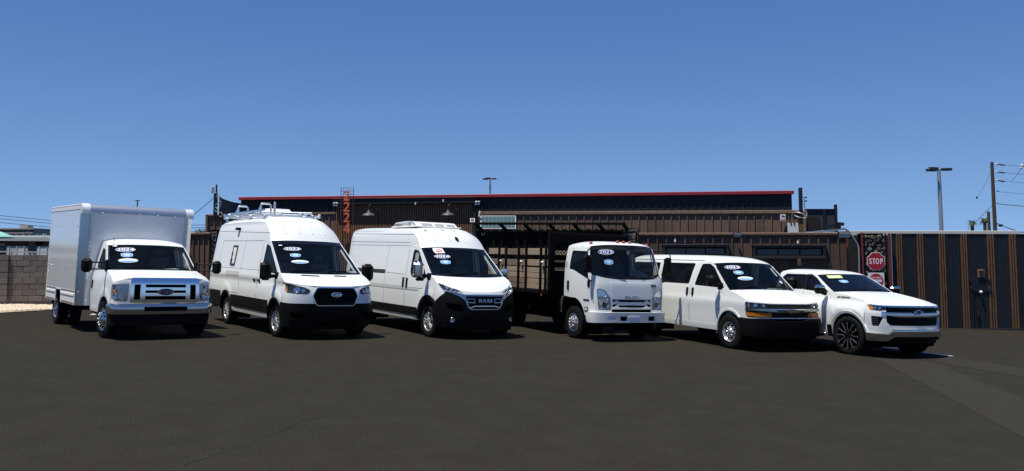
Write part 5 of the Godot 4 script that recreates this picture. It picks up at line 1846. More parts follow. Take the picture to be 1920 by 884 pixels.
# ------------------------------------------------------------------ 6: pickup
func pickup() -> void:
	var v := thing("pickup_truck", "white crew-cab pickup with black wheels and chrome bumper, rightmost of the row", "pickup truck", place(8.40, -19.58, 23.6), "white work vehicles parked in a row")
	var S := Hull.new()
	S.wy = [Vector2(0.35, 0.95), Vector2(0.6, 0.99), Vector2(0.95, 1.02), Vector2(1.12, 0.99), Vector2(1.2, 0.955), Vector2(1.35, 0.935), Vector2(1.74, 0.79), Vector2(1.86, 0.73)]
	S.zfy = [Vector2(0.3, 0.86), Vector2(0.5, 0.94), Vector2(0.7, 0.965), Vector2(0.95, 0.955), Vector2(1.12, 0.90), Vector2(1.25, 0.80)]
	S.n = 2.6
	S.z0 = 0.47
	S.flares = [[0.0, 0.42, 0.60, 0.035, 0.10]]
	S.rear = -2.50
	S.hood = [[0.58, 1.155, 0.89, 1.115, 4.2], [0.30, 1.23, 0.45, 1.26, 3.6], [-0.15, 1.305, 0.0, 1.345, 3.0], [-0.52, 1.355, -0.34, 1.385, 2.6]]
	S.wind = [[-0.52, 1.355, -0.34, 1.385, 2.2], [-1.20, 1.735, -1.04, 1.77, 2.5]]
	S.roof = [[-1.20, 1.735, -1.04, 1.77, 2.6], [-1.40, 1.785, -1.30, 1.83, 3.2], [-1.70, 1.805, -1.66, 1.855, 3.8], [-2.1, 1.81, -2.1, 1.86, 4.0], [-2.40, 1.80, -2.40, 1.85, 4.0], [-2.50, 1.755, -2.50, 1.805, 4.0]]
	var wa := rnd(poly([-0.68, 1.345, -1.16, 1.66, -1.34, 1.735, -1.44, 1.745, -1.44, 1.375]), 0.03)
	var wb := rnd(poly([-1.53, 1.38, -1.53, 1.735, -2.24, 1.73, -2.36, 1.65, -2.34, 1.39]), 0.04)
	var da := rnd(poly([-0.60, 0.47, -0.60, 1.24, -0.60, 1.335, -1.20, 1.70, -1.40, 1.765, -1.485, 1.765, -1.485, 0.47]), 0.03)
	var db := rnd(poly([-1.495, 0.47, -1.495, 1.765, -2.28, 1.76, -2.41, 1.67, -2.40, 1.0, -2.34, 0.47]), 0.03)
	shell(v, S, {"bottom": 0.44, "arches": [[0.0, 0.42, 0.50]], "doors": [[da, wa, "door", rect(-1.44, 1.10, -1.24, 1.145, 0.02), "white_paint"], [db, wb, "rear_door", rect(-2.26, 1.10, -2.06, 1.145, 0.02), "white_paint"]], "windows": [], "bulk": -2.4, "frit": [0.02, 0.05, 0.03], "door_glass": "tinted_glass", "glass": "dark_windshield", "both_trim": false})
	cabin(v, S, {"dash": [-0.36, 1.33], "seat": [-1.15, 0.95], "bulk": -2.4, "floor": 0.6, "top": 1.72})
	both(v, S, "door_pillar", poly([-1.445, 1.375, -1.445, 1.742, -1.525, 1.744, -1.525, 1.38]), 0.003, 0.004, M.black_gloss)
	# load bed
	var bed := MB.new()
	var bs := Hull.new()
	bs.wy = [Vector2(0.4, 0.96), Vector2(0.6, 0.99), Vector2(0.95, 1.02), Vector2(1.2, 1.0), Vector2(1.33, 0.97)]
	bs.zfy = [Vector2(0, 5), Vector2(2, 5)]
	bs.z0 = 4.0
	bs.rear = -9.0
	var arch := arc(Vector2(-3.745, 0.42), 0.50, 0, 360, 32)
	arch.remove_at(32)
	for f in [bs.left, bs.right]:
		bed.panel(f, rect(-4.75, 0.48, -2.50, 1.33), [arch], 0.0, Vector2(0.2, 0.15), 0.06)
	bed.bx(Vector3(0, 0.95, -4.74), Vector3(1.94, 0.76, 0.05), 0.01)
	bed.bx(Vector3(0, 0.95, -2.52), Vector3(1.94, 0.76, 0.04), 0.01)
	bed.bx(Vector3(0, 0.80, -3.6), Vector3(1.9, 0.05, 2.2))
	for s: float in [-1.0, 1.0]:
		bed.bx(Vector3(s * 0.94, 1.325, -3.62), Vector3(0.09, 0.03, 2.24), 0.01)
	obj(v, "load_bed", bed, M.white_paint)
	var sm := S.smax
	var nt := S.nose_top()
	var fp := PackedVector2Array([Vector2(-sm, 0.53)])
	fp.append(Vector2(-sm + 0.25, 0.52))
	fp.append_array(PackedVector2Array())
	fp = PackedVector2Array([Vector2(-sm, 0.53)])
	fp.append_array(nt)
	fp.append_array(PackedVector2Array([Vector2(sm, 0.53), Vector2(0.80, 0.515), Vector2(0.66, 0.625), Vector2(-0.66, 0.625), Vector2(-0.80, 0.515)]))
	var face := rnd(poly([-0.76, 0.72, 0.76, 0.72, 0.84, 0.80, 0.90, 0.86, sm - 0.30, 0.90, sm - 0.30, 0.70, 1.02, 0.70, 0.90, 0.80, 0.80, 0.80]), 0.0)
	# openings: main grille, lamps, side vents
	var grille := rnd(poly([-0.72, 0.70, 0.72, 0.70, 0.80, 0.78, 0.80, 1.10, -0.80, 1.10, -0.80, 0.78]), 0.02)
	var lampR := rnd(poly([0.80, 1.02, 0.98, 1.01, sm - 0.14, 1.04, sm - 0.06, 1.14, 0.98, 1.125, 0.80, 1.10]), 0.015)
	var ventR := rnd(poly([0.86, 0.89, sm - 0.16, 0.90, sm - 0.16, 0.68, sm - 0.30, 0.68, 0.90, 0.80]), 0.01)
	strip(v, "nose_panel", S.wrap, fp, [grille, lampR, flip(lampR), ventR, flip(ventR)], 0.0, 0.05, M.white_paint)
	var gm := strip(v, "grille", S.wrap, grow(grille, 0.01), [], -0.04, 0.0, M.black_plastic)
	var mesh := MB.new()
	for i in 5:
		mesh.panel(S.wrap, rect(-0.74, 0.735 + i * 0.032, 0.74, 0.742 + i * 0.032), [], -0.028, Vector2(0.1, 0.1), 0.01)
	for i in 2:
		mesh.panel(S.wrap, rect(-0.76, 1.015 + i * 0.03, 0.76, 1.022 + i * 0.03), [], -0.028, Vector2(0.1, 0.1), 0.01)
	obj(gm, "grille_mesh", mesh, M.black_plastic)
	swell(gm, "grille_bar", S.wrap, rnd(poly([-0.82, 0.985, 0.82, 0.985, 0.82, 0.93, 0.62, 0.90, 0.5, 0.885, -0.5, 0.885, -0.62, 0.90, -0.82, 0.93]), 0.01), [], 0.012, 0.05, M.bumper_chrome, 0.87, 1.0, 0.006)
	strip(gm, "upper_trim", S.wrap, rnd(poly([-sm + 0.12, 1.12, -0.85, 1.095, 0.85, 1.095, sm - 0.12, 1.12, sm - 0.12, 1.14, 0.85, 1.125, -0.85, 1.125, -sm + 0.12, 1.14]), 0.005), [], 0.018, 0.03, M.chrome)
	strip(gm, "grille_side", S.wrap, rect(0.80, 0.88, 0.90, 1.0, 0.01), [], 0.006, 0.02, M.dull_chrome)
	strip(gm, "grille_side", S.wrap, rect(-0.90, 0.88, -0.80, 1.0, 0.01), [], 0.006, 0.02, M.dull_chrome)
	bow_tie(gm, frame(S.wrap, Vector2(0.0, 0.985), 0.03), 0.15, 0.052, M.black_gloss, M.chrome)
	for s: float in [-1.0, 1.0]:
		var lp := lampR if s > 0 else flip(lampR)
		headlamp(v, S.wrap, lp, M.lamp_dark, [[Vector2(s * 0.93, 1.065), 0.035], [Vector2(s * 1.02, 1.07), 0.035]], 0.025, null)
		var am := rnd(poly([s * (sm - 0.21), 1.02, s * (sm - 0.13), 1.045, s * (sm - 0.05), 1.14, s * (sm - 0.20), 1.135]), 0.01)
		var l := MB.new()
		l.panel(S.wrap, am, [], 0.008, Vector2(0.05, 0.05), 0.02)
		obj(v, "turn_signal", l, M.amber)
		var vp := ventR if s > 0 else flip(ventR)
		var vn := strip(v, "side_vent", S.wrap, grow(vp, 0.006), [], -0.03, 0.0, M.black_plastic)
		var fins := MB.new()
		for i in 4:
			fins.panel(S.wrap, rect(minf(s * (sm - 0.17), s * (sm - 0.30)), 0.71 + i * 0.045, maxf(s * (sm - 0.17), s * (sm - 0.30)), 0.72 + i * 0.045), [], -0.012, Vector2(0.1, 0.1), 0.02)
		obj(vn, "vent_fins", fins, M.dull_chrome)
	# chrome bumper with a raised middle
	var bp := rnd(PackedVector2Array([Vector2(-sm - 0.04, 0.36), Vector2(-0.80, 0.37), Vector2(-0.66, 0.47), Vector2(0.66, 0.47), Vector2(0.80, 0.37), Vector2(sm + 0.04, 0.36), Vector2(sm + 0.04, 0.535), Vector2(0.80, 0.52), Vector2(0.66, 0.63), Vector2(-0.66, 0.63), Vector2(-0.80, 0.52), Vector2(-sm - 0.04, 0.535)]), 0.02)
	swell(v, "bumper", S.wrap, bp, [], 0.03, 0.07, M.bumper_chrome, 0.34, 0.66, 0.05)
	strip(v, "front_valance", S.wrap, rnd(poly([-0.86, 0.32, 0.86, 0.32, 0.64, 0.49, -0.64, 0.49]), 0.02), [], 0.02, 0.05, M.black_plastic)
	strip(v, "air_dam", S.wrap, rect(-sm + 0.15, 0.24, sm - 0.15, 0.37), [], -0.03, 0.05, M.black_matt)
	var hr := MB.new()
	for s: float in [-1.0, 1.0]:
		for i in 8:
			var a := S.hood_f(Vector2(s * (0.52 + 0.1 * i / 8.0), 0.12 + i * 0.1))
			var b := S.hood_f(Vector2(s * (0.52 + 0.1 * (i + 1) / 8.0), 0.22 + i * 0.1))
			hr.bar(a, b, 0.10, 0.03, Vector3.UP, 0.014)
	obj(v, "bonnet_ridges", hr, M.white_paint)
	both(v, S, "mud_flap", rect(-0.62, 0.36, -0.50, 0.62, 0.02), 0.02, 0.04, M.black_matt)
	van_arches(v, S, [[0.0, 0.42, 0.50]], 0.05, 0.012, "white_paint")
	for s: float in [-1.0, 1.0]:
		var st := MB.new()
		st.tube(PackedVector3Array([Vector3(s * 0.98, 0.40, -0.72), Vector3(s * 1.06, 0.375, -0.80), Vector3(s * 1.06, 0.375, -2.3), Vector3(s * 0.98, 0.40, -2.4)]), 0.045, 10)
		var sn := obj(v, "side_step", st, M.chrome)
		var pd := MB.new()
		for z: float in [-1.1, -1.95]:
			pd.bx(Vector3(s * 1.06, 0.418, z), Vector3(0.08, 0.015, 0.35), 0.006)
		obj(sn, "step_pad", pd, M.black_plastic)
	for s: float in [-1.0, 1.0]:
		var c := Vector3(s * 1.17, 1.405, -0.72)
		var m := MB.new()
		m.box(Transform3D(rot(Vector3.UP, -s * 8), c), Vector3(0.28, 0.20, 0.15), 0.05)
		var mn := obj(v, "door_mirror", m, M.black_plastic)
		var cp := MB.new()
		cp.box(Transform3D(rot(Vector3.UP, -s * 8), c + Vector3(0, 0.055, 0.012)), Vector3(0.285, 0.10, 0.15), 0.045)
		obj(mn, "mirror_cap", cp, M.chrome)
		var a := MB.new()
		a.bar(c + Vector3(-s * 0.06, -0.06, 0), Vector3(s * 0.97, 1.30, -0.70), 0.09, 0.09, Vector3.UP, 0.03)
		obj(mn, "mirror_arm", a, M.black_plastic)
	wiper(v, S, -0.75, -0.05, 0.06)
	wiper(v, S, 0.02, 0.7, 0.06)
	aerial(v, Vector3(0.30, 1.86, -1.30), 0.09, -0.7)
	var wn := v.get_node("windscreen")
	var tf := func(u: float, t: float) -> Transform3D: return frame(S.wind_f, Vector2(u, t), 0.018)
	var yt: Transform3D = tf.call(-0.60, 0.80)
	var yb := MB.new()
	yb.prism(yt, rect(-0.18, -0.065, 0.18, 0.065, 0.01), 0.003)
	var yn := obj(wn, "year_sticker", yb, M.pale_print)
	text(yn, "sticker_year", "2025", 0.115, M.yellow_print, yt * Transform3D(Basis.IDENTITY, Vector3(0, 0.0, 0.006)), 0.004, 1.12, "Droid Sans", 700)
	sticker_badge(wn, tf.call(-0.48, 0.53), 0.95)
	text(v, "model_letters", "SILVERADO", 0.042, M.black_gloss, frame(S.left, Vector2(-0.20, 1.25), 0.004), 0.006, 1.25, "Droid Sans", 700)
	for s: float in [-1.0, 1.0]:
		wheel(v, Vector3(s * 0.90, 0.42, 0), 0.42, 0.28, 0.30, "split6", s, 3)
		wheel(v, Vector3(s * 0.90, 0.42, -3.745), 0.42, 0.28, 0.30, "split6", s)
	var ch := MB.new()
	ch.bx(Vector3(0, 0.5, -3.2), Vector3(1.1, 0.3, 3.0))
	ch.bar(Vector3(-0.9, 0.42, -3.745), Vector3(0.9, 0.42, -3.745), 0.12, 0.12)
	obj(v, "chassis", ch, M.black_matt)

# ------------------------------------------------------------------ places
# a pixel of the 1920 x 884 photograph turned into a point at depth z
func at(px: float, py: float, z: float) -> Vector3:
	var a := (px - 960.0) / 1600.0
	var b := (352.5 - py) / 1600.0
	var c := cos(deg_to_rad(4.852))
	var s := sin(deg_to_rad(4.852))
	var r := Vector3(a, b * c + s, b * s - c)
	return Vector3(0, 1.863, 0) + r * (z / r.z)

func on_lot(px: float, py: float, lift := 0.0) -> Vector3:
	var r := at(px, py, -1.0) - Vector3(0, 1.863, 0)
	var t := 1.863 / (SLOPE * r.x - r.y)
	return Vector3(0, 1.863 + lift, 0) + r * t

func lot(x: float) -> float:
	return SLOPE * x

# a frame whose x axis runs from a to b, z towards the camera side
func along(a: Vector3, b: Vector3) -> Transform3D:
	var x := (b - a).normalized()
	var z := x.cross(Vector3.UP).normalized()
	return Transform3D(Basis(x, z.cross(x), z), a)

func sheet(pts: Array, lift: float) -> MB:
	var m := MB.new()
	var p := PackedVector2Array()
	for q: Vector3 in pts:
		p.append(Vector2(q.x, q.z))
	var idx := Geometry2D.triangulate_polygon(p)
	for i in range(0, idx.size(), 3):
		var t := []
		for k in 3:
			var q := p[idx[i + k]]
			t.append(Vector3(q.x, lot(q.x) + lift, q.y))
		m.flat(t[0], t[1], t[2], Vector3.UP)
	return m

func env_materials() -> void:
	var a := mat("asphalt", Color(1, 1, 1), 0.97)
	a.metallic_specular = 0.2
	worn(a, noise_tex(3, 0.012, Color(0.0375, 0.0325, 0.0245), Color(0.0425, 0.0372, 0.0285), 1024, 6), 9.0, normal_tex(4, 0.35, 6.0, 1024, 2), 0.5)
	a.uv1_scale = Vector3.ONE / 11.0
	a.detail_enabled = true
	a.detail_blend_mode = BaseMaterial3D.BLEND_MODE_MUL
	a.detail_albedo = noise_tex(14, 0.22, Color(0.55, 0.55, 0.55), Color(1.0, 1.0, 1.0), 1024, 3)
	a.detail_uv_layer = BaseMaterial3D.DETAIL_UV_2
	a.uv2_triplanar = true
	a.uv2_world_triplanar = true
	a.uv2_scale = Vector3.ONE / 1.9
	var a2 := mat("asphalt_pale", Color(1, 1, 1), 0.97)
	a2.metallic_specular = 0.2
	worn(a2, noise_tex(5, 0.02, Color(0.0325, 0.0285, 0.022), Color(0.035, 0.0308, 0.024), 512, 6), 5.0)
	mat("crack", Color(0.021, 0.018, 0.0145), 0.97)
	var wp := mat("road_paint", Color(1, 1, 1), 0.8)
	worn(wp, noise_tex(6, 0.05, Color(0.28, 0.27, 0.25), Color(0.58, 0.57, 0.55), 256, 4), 0.6)
	# container sheets, three tones of each paint
	for i in 3:
		var k: float = [0.85, 1.0, 1.15][i]
		var b := mat("brown_sheet_%d" % i, Color(1, 1, 1), 0.75)
		worn(b, noise_tex(30 + i, 0.03, Color(0.0989, 0.0547, 0.0350) * k, Color(0.1677, 0.1049, 0.0735) * k, 512, 5), 2.0)
		b.uv1_scale = Vector3(2.2, 0.22, 2.2)
		var b2 := mat("brown_dark_%d" % i, Color(1, 1, 1), 0.8)
		worn(b2, noise_tex(130 + i, 0.03, Color(0.0704, 0.0390, 0.0266) * k, Color(0.1232, 0.0757, 0.0547) * k, 512, 5), 2.0)
		b2.uv1_scale = Vector3(2.2, 0.22, 2.2)
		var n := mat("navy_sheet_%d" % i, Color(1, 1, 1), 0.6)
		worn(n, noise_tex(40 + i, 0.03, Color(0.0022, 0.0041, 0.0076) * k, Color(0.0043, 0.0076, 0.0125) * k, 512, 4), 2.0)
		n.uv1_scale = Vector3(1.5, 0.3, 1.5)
	var tb := mat("brown_trim", Color(1, 1, 1), 0.7)
	worn(tb, noise_tex(50, 0.03, Color(0.15, 0.085, 0.05), Color(0.23, 0.14, 0.09), 256, 4), 1.2)
	mat("brown_slat", Color(0.27, 0.14, 0.075), 0.7)
	mat("slat_gap", Color(0.02, 0.013, 0.01), 0.9)
	var ru := mat("rust_sheet", Color(1, 1, 1), 0.7)
	worn(ru, noise_tex(51, 0.03, Color(0.085, 0.041, 0.018), Color(0.145, 0.072, 0.034), 256, 5), 1.0)
	ru.uv1_scale = Vector3(2, 0.3, 2)
	mat("red_trim", Color(0.30, 0.022, 0.03), 0.45)
	mat("red_post", Color(0.16, 0.02, 0.02), 0.6)
	mat("dark_frame", Color(0.012, 0.013, 0.015), 0.4)
	mat("shade_cloth", Color(0.035, 0.04, 0.05), 0.9)
	mat("orange_letters", Color(0.75, 0.15, 0.06), 0.55)
	mat("rust_mesh", Color(0.09, 0.03, 0.02), 0.8)
	mat("lamp_shade", Color(0.075, 0.078, 0.078), 0.5)
	mat("galvanised", Color(0.42, 0.43, 0.43), 0.45, 0.6)
	mat("wire", Color(0.02, 0.02, 0.02), 0.7)
	mat("pale_plastic", Color(0.6, 0.6, 0.56), 0.5)
	var rk := mat("rock_dark", Color(1, 1, 1), 0.9)
	worn(rk, noise_tex(60, 0.04, Color(0.05, 0.042, 0.037), Color(0.16, 0.135, 0.115), 256, 5), 0.5)
	var rk2 := mat("rock_light", Color(1, 1, 1), 0.9)
	worn(rk2, noise_tex(61, 0.04, Color(0.10, 0.085, 0.072), Color(0.24, 0.205, 0.175), 256, 5), 0.5)
	for i in 3:
		var k: float = [0.88, 1.0, 1.12][i]
		var b := mat("block_%d" % i, Color(1, 1, 1), 0.95)
		worn(b, noise_tex(70 + i, 0.05, Color(0.125, 0.105, 0.093) * k, Color(0.18, 0.155, 0.14) * k, 256, 5), 0.8, normal_tex(75, 0.2, 5.0, 256), 0.5)
	mat("mortar", Color(0.085, 0.07, 0.062), 0.95)
	mat("gravel_bed", Color(0.42, 0.33, 0.23), 0.95)
	mat("pebble", Color(0.62, 0.50, 0.37), 0.9)
	mat("pale_metal", Color(0.66, 0.665, 0.64), 0.5)
	mat("pale_metal_dull", Color(0.48, 0.485, 0.46), 0.6)
	mat("teal_canvas", Color(0.25, 0.52, 0.45), 0.8)
	mat("stucco", Color(0.66, 0.62, 0.55), 0.9)
	mat("hotel_wall", Color(0.30, 0.26, 0.24), 0.9)
	mat("hotel_slab", Color(0.42, 0.37, 0.33), 0.9)
	mat("far_glass", Color(0.05, 0.055, 0.065), 0.2)
	mat("sign_green", Color(0.005, 0.12, 0.065), 0.5)
	var pw := mat("pole_wood", Color(1, 1, 1), 0.9)
	worn(pw, noise_tex(80, 0.04, Color(0.045, 0.026, 0.018), Color(0.10, 0.06, 0.042), 256, 4), 1.0)
	mat("leaf", Color(0.055, 0.085, 0.03), 0.7, 0.0, {"backlight_enabled": true, "backlight": Color(0.1, 0.12, 0.05)})
	mat("leaf_grey", Color(0.085, 0.10, 0.055), 0.7)
	mat("bark", Color(0.10, 0.07, 0.05), 0.9)
	mat("solar_cell", Color(0.06, 0.11, 0.12), 0.12)
	mat("solar_grid", Color(0.36, 0.35, 0.34), 0.4)
	mat("sign_red", Color(0.42, 0.012, 0.025), 0.4)
	mat("sign_white", Color(0.80, 0.80, 0.80), 0.45)
	mat("notice_pink", Color(0.6, 0.3, 0.28), 0.6)
	var bd := mat("dotted_board", Color(1, 1, 1), 0.6)
	worn(bd, noise_tex(81, 0.12, Color(0.35, 0.33, 0.33), Color(0.75, 0.73, 0.72), 256, 2), 0.9)

# ------------------------------------------------------------------ sheet-metal walls
# from the top left to the top right corner, h down; sheets of width w are parts with a raised rib each
func sheet_wall(v: Node3D, t: Transform3D, length: float, h: float, w: float, m: String, seed_: int, rib := 0.05, lines := 0) -> void:
	var n := int(round(length / w))
	var ww := length / n
	var pan := MB.new()
	pan.bx(Vector3(ww * 0.5, -h * 0.5, -0.02), Vector3(ww - 0.004, h, 0.04))
	pan.bx(Vector3(rib * 0.55, -h * 0.5, 0.015), Vector3(rib, h, 0.05), 0.008)
	for i in lines:
		pan.bx(Vector3(rib + (ww - rib) * (i + 1) / (lines + 1.0), -h * 0.5, 0.003), Vector3(0.02, h, 0.012), 0.004)
	var mesh := pan.mesh()
	var r := RandomNumberGenerator.new()
	r.seed = seed_
	for i in n:
		obj(v, "wall_sheet", mesh, M["%s_%d" % [m, r.randi() % 3]], t * Transform3D(rot(Vector3.UP, r.randf_range(-0.3, 0.3)), Vector3(i * ww, 0, r.randf_range(-0.003, 0.003))))

func crowned_rock(r: RandomNumberGenerator) -> ArrayMesh:
	var m := MB.new()
	var pts := []
	for i in 7:
		var row := []
		for k in 9:
			var la := -PI / 2 + PI * i / 6.0
			var lo := TAU * k / 9.0
			var q := Vector3(cos(la) * cos(lo), sin(la), cos(la) * sin(lo))
			row.append(q)
		pts.append(row)
	# planes cut a ball into a rough stone
	var cuts := []
	for i in 9:
		cuts.append([Vector3(r.randf_range(-1, 1), r.randf_range(-1, 1), r.randf_range(-1, 1)).normalized(), r.randf_range(0.62, 0.85)])
	for row in pts:
		for k in row.size():
			var q: Vector3 = row[k]
			for c in cuts:
				var d: float = q.dot(c[0])
				if d > c[1]:
					q -= c[0] * (d - c[1])
			row[k] = q
	for i in 6:
		for k in 9:
			var a: Vector3 = pts[i][k]
			var b: Vector3 = pts[i][(k + 1) % 9]
			var c: Vector3 = pts[i + 1][(k + 1) % 9]
			var d: Vector3 = pts[i + 1][k]
			m.flat(a, b, c, a + b + c)
			m.flat(a, c, d, a + c + d)
	return m.mesh()

# a wire cage filled with rocks, standing on the lot; t at the bottom left front corner
func gabion(label: String, t: Transform3D, w: float, h: float, d: float, seed_: int, size: float) -> void:
	var v := thing("gabion_column", label, "gabion", t, "rock-filled wire cages between the containers")
	var r := RandomNumberGenerator.new()
	r.seed = seed_
	var kinds := []
	for i in 5:
		kinds.append(crowned_rock(r))
	var core := MB.new()
	core.bx(Vector3(w * 0.5, h * 0.5, -d * 0.55), Vector3(w * 0.9, h, d * 0.7))
	obj(v, "rock_core", core, M.black_matt)
	var y := size * 0.4
	while y < h - size * 0.2:
		var x := size * r.randf_range(0.2, 0.6)
		while x < w - size * 0.1:
			var s := size * r.randf_range(0.75, 1.2)
			var b := Basis.from_euler(Vector3(r.randf() * TAU, r.randf() * TAU, r.randf() * TAU)).scaled_local(Vector3(s * 0.62, s * 0.46, s * 0.5))
			obj(v, "rock", kinds[r.randi() % 5], M.rock_dark if r.randf() < 0.55 else M.rock_light, Transform3D(b, Vector3(minf(x, w - size * 0.3), y + r.randf_range(-0.02, 0.02), -size * 0.38 + r.randf_range(-0.02, 0.01))))
			x += s * 0.92
		y += size * 0.72
	var cg := MB.new()
	var n := int(w / 0.1)
	for i in n + 1:
		cg.bar(Vector3(w * i / n, 0, 0.02), Vector3(w * i / n, h, 0.02), 0.006, 0.006)
	for i in int(h / 0.1) + 1:
		cg.bar(Vector3(0, i * 0.1, 0.022), Vector3(w, i * 0.1, 0.022), 0.006, 0.006)
	for i in int(w / 0.05):
		cg.bar(Vector3(i * 0.05 + 0.02, h, 0.01), Vector3(i * 0.05 + 0.02, h + 0.05, 0.0), 0.006, 0.006)
	for s in [0.0, 1.0]:
		for i in 4:
			cg.bar(Vector3(s * w, h * i / 3.0, 0.02), Vector3(s * w, h * i / 3.0, -d), 0.008, 0.008)
		cg.bx(Vector3(s * w, h * 0.5, 0.0), Vector3(0.03, h, 0.03))
	obj(v, "wire_cage", cg, M.steel_black)

func flood_light(label: String, p: Vector3, w := 0.5, m: Material = null) -> void:
	var v := thing("flood_light", label, "flood light", Transform3D(Basis.IDENTITY, p))
	var a := MB.new()
	a.box(Transform3D(rot(Vector3.RIGHT, 18), Vector3.ZERO), Vector3(w, w * 0.5, 0.12), 0.02)
	obj(v, "lamp_housing", a, M.dark_frame)
	var b := MB.new()
	b.box(Transform3D(rot(Vector3.RIGHT, 18), Vector3(0, -0.02, 0.055)), Vector3(w * 0.86, w * 0.40, 0.03), 0.005)
	obj(v, "lamp_glass", b, m if m else M.pale_metal_dull)
	var c := MB.new()
	c.bx(Vector3(0, 0.02, -0.12), Vector3(0.05, 0.08, 0.16))
	obj(v, "lamp_bracket", c, M.dark_frame)

func gooseneck(label: String, p: Vector3, s: float) -> void:
	var v := thing("gooseneck_lamp", label, "wall lamp", Transform3D(Basis.IDENTITY, p), "barn lamps on the slatted wall")
	var a := MB.new()
	a.lathe(Transform3D(Basis.IDENTITY, Vector3.ZERO), [Vector2(0.0, 0.30), Vector2(0.07, 0.30), Vector2(0.085, 0.24), Vector2(0.10, 0.16), Vector2(0.20, 0.11), Vector2(0.36, 0.05), Vector2(0.44, -0.06), Vector2(0.42, -0.06), Vector2(0.33, 0.03), Vector2(0.1, 0.09)], 28)
	obj(v, "lamp_shade", a, M.lamp_shade, Transform3D(Basis.IDENTITY.scaled(Vector3.ONE * s), Vector3.ZERO))
	var b := MB.new()
	b.tube(PackedVector3Array([Vector3(0, 0.28, 0), Vector3(0, 0.5, 0), Vector3(0.03, 0.62, -0.03), Vector3(0.12, 0.68, -0.08), Vector3(0.22, 0.62, -0.14), Vector3(0.3, 0.46, -0.2), Vector3(0.42, 0.32, -0.28), Vector3(0.55, 0.30, -0.42)]), 0.035, 8)
	b.lathe(Transform3D(rot(Vector3.RIGHT, 90), Vector3(0.55, 0.30, -0.42)), [Vector2(0, 0.06), Vector2(0.12, 0.05), Vector2(0.13, 0.0), Vector2(0.0, 0.0)], 14, true)
	b.tube(PackedVector3Array([Vector3(0.56, 0.2, -0.42), Vector3(0.58, -0.4, -0.44), Vector3(0.62, -1.3, -0.44)]), 0.02, 6)
	obj(v, "lamp_arm", b, M.dark_frame, Transform3D(Basis.IDENTITY.scaled(Vector3.ONE * s), Vector3.ZERO))

func cable(called: String, label: String, cat: String, pts: PackedVector3Array, r: float, group := "", m: Material = null) -> void:
	var b := MB.new()
	b.tube(pts, r, 5, false)
	tag(obj(self, called, b, m if m else M.wire), label, cat, group)

func sag(a: Vector3, b: Vector3, drop: float, n := 14) -> PackedVector3Array:
	var p := PackedVector3Array()
	for i in n + 1:
		var u := float(i) / n
		p.append(a.lerp(b, u) - Vector3(0, drop * 4.0 * u * (1.0 - u), 0))
	return p

func area_lamp(label: String, top: Vector3, h: float, k: float) -> void:
	var v := thing("lot_lamp", label, "street lamp", Transform3D(Basis.IDENTITY, top - Vector3(0, h, 0)), "area lights on tall poles beyond the yard")
	var p := MB.new()
	var head := k
	p.lathe(Transform3D.IDENTITY, [Vector2(0.16 * k, 0), Vector2(0.13 * k, h * 0.6), Vector2(0.11 * k, h - 0.1), Vector2(0, h - 0.1)], 12)
	obj(v, "pole", p, M.galvanised)
	for q in [[-0.95, 0.08, 0.35, 12.0], [-0.45, 0.32, -0.2, 24.0], [0.75, 0.18, 0.1, -8.0]]:
		var a := MB.new()
		k = head * 0.62
		a.box(Transform3D(rot(Vector3.UP, q[3]), Vector3(q[0] * k, h + q[1] * k * 0.9 - 0.1, q[2] * k)), Vector3(1.0 * k, 0.26 * k, 0.55 * k), 0.05 * k)
		a.bar(Vector3(q[0] * k * 0.5, h + q[1] * k * 0.9 - 0.08, q[2] * k * 0.5), Vector3(0, h - 0.05, 0), 0.1 * k, 0.1 * k)
		obj(v, "lamp_head", a, M.dark_frame)

func tree(called: String, label: String, base: Vector3, h: float, crown: Vector3, leaves: int, size: float, m: Material, seed_: int) -> void:
	var v := thing(called, label, "tree", Transform3D(Basis.IDENTITY, base))
	var r := RandomNumberGenerator.new()
	r.seed = seed_
	var t := MB.new()
	t.lathe(Transform3D.IDENTITY, [Vector2(h * 0.035, 0), Vector2(h * 0.025, h * 0.4), Vector2(h * 0.008, h * 0.85)], 8)
	for i in 9:
		var a := r.randf() * TAU
		t.tube(PackedVector3Array([Vector3(0, h * r.randf_range(0.35, 0.7), 0), Vector3(cos(a) * crown.x * 0.7, h * r.randf_range(0.7, 0.9), sin(a) * crown.z * 0.7)]), h * 0.009, 5, false)
	obj(v, "trunk", t, M.bark)
	var c := MB.new()
	var hubs := []
	for i in 16:
		hubs.append(Vector3(r.randf_range(-0.8, 0.8), r.randf_range(-0.7, 0.8), r.randf_range(-0.8, 0.8)))
	for i in leaves:
		var q: Vector3 = hubs[r.randi() % 16] + Vector3(r.randfn(0, 0.2), r.randfn(0, 0.2), r.randfn(0, 0.2))
		var o := Vector3(0, h - crown.y, 0) + q * crown
		var b := Basis.from_euler(Vector3(r.randf() * TAU, r.randf() * TAU, r.randf() * TAU))
		c.quad(o + b * Vector3(-size, 0, 0), o + b * Vector3(0, -size * 0.4, 0), o + b * Vector3(size, 0, 0), o + b * Vector3(0, size * 0.4, 0), b.z)
	var cn := obj(v, "crown", c, m)
	cn.set_meta("kind", "stuff")

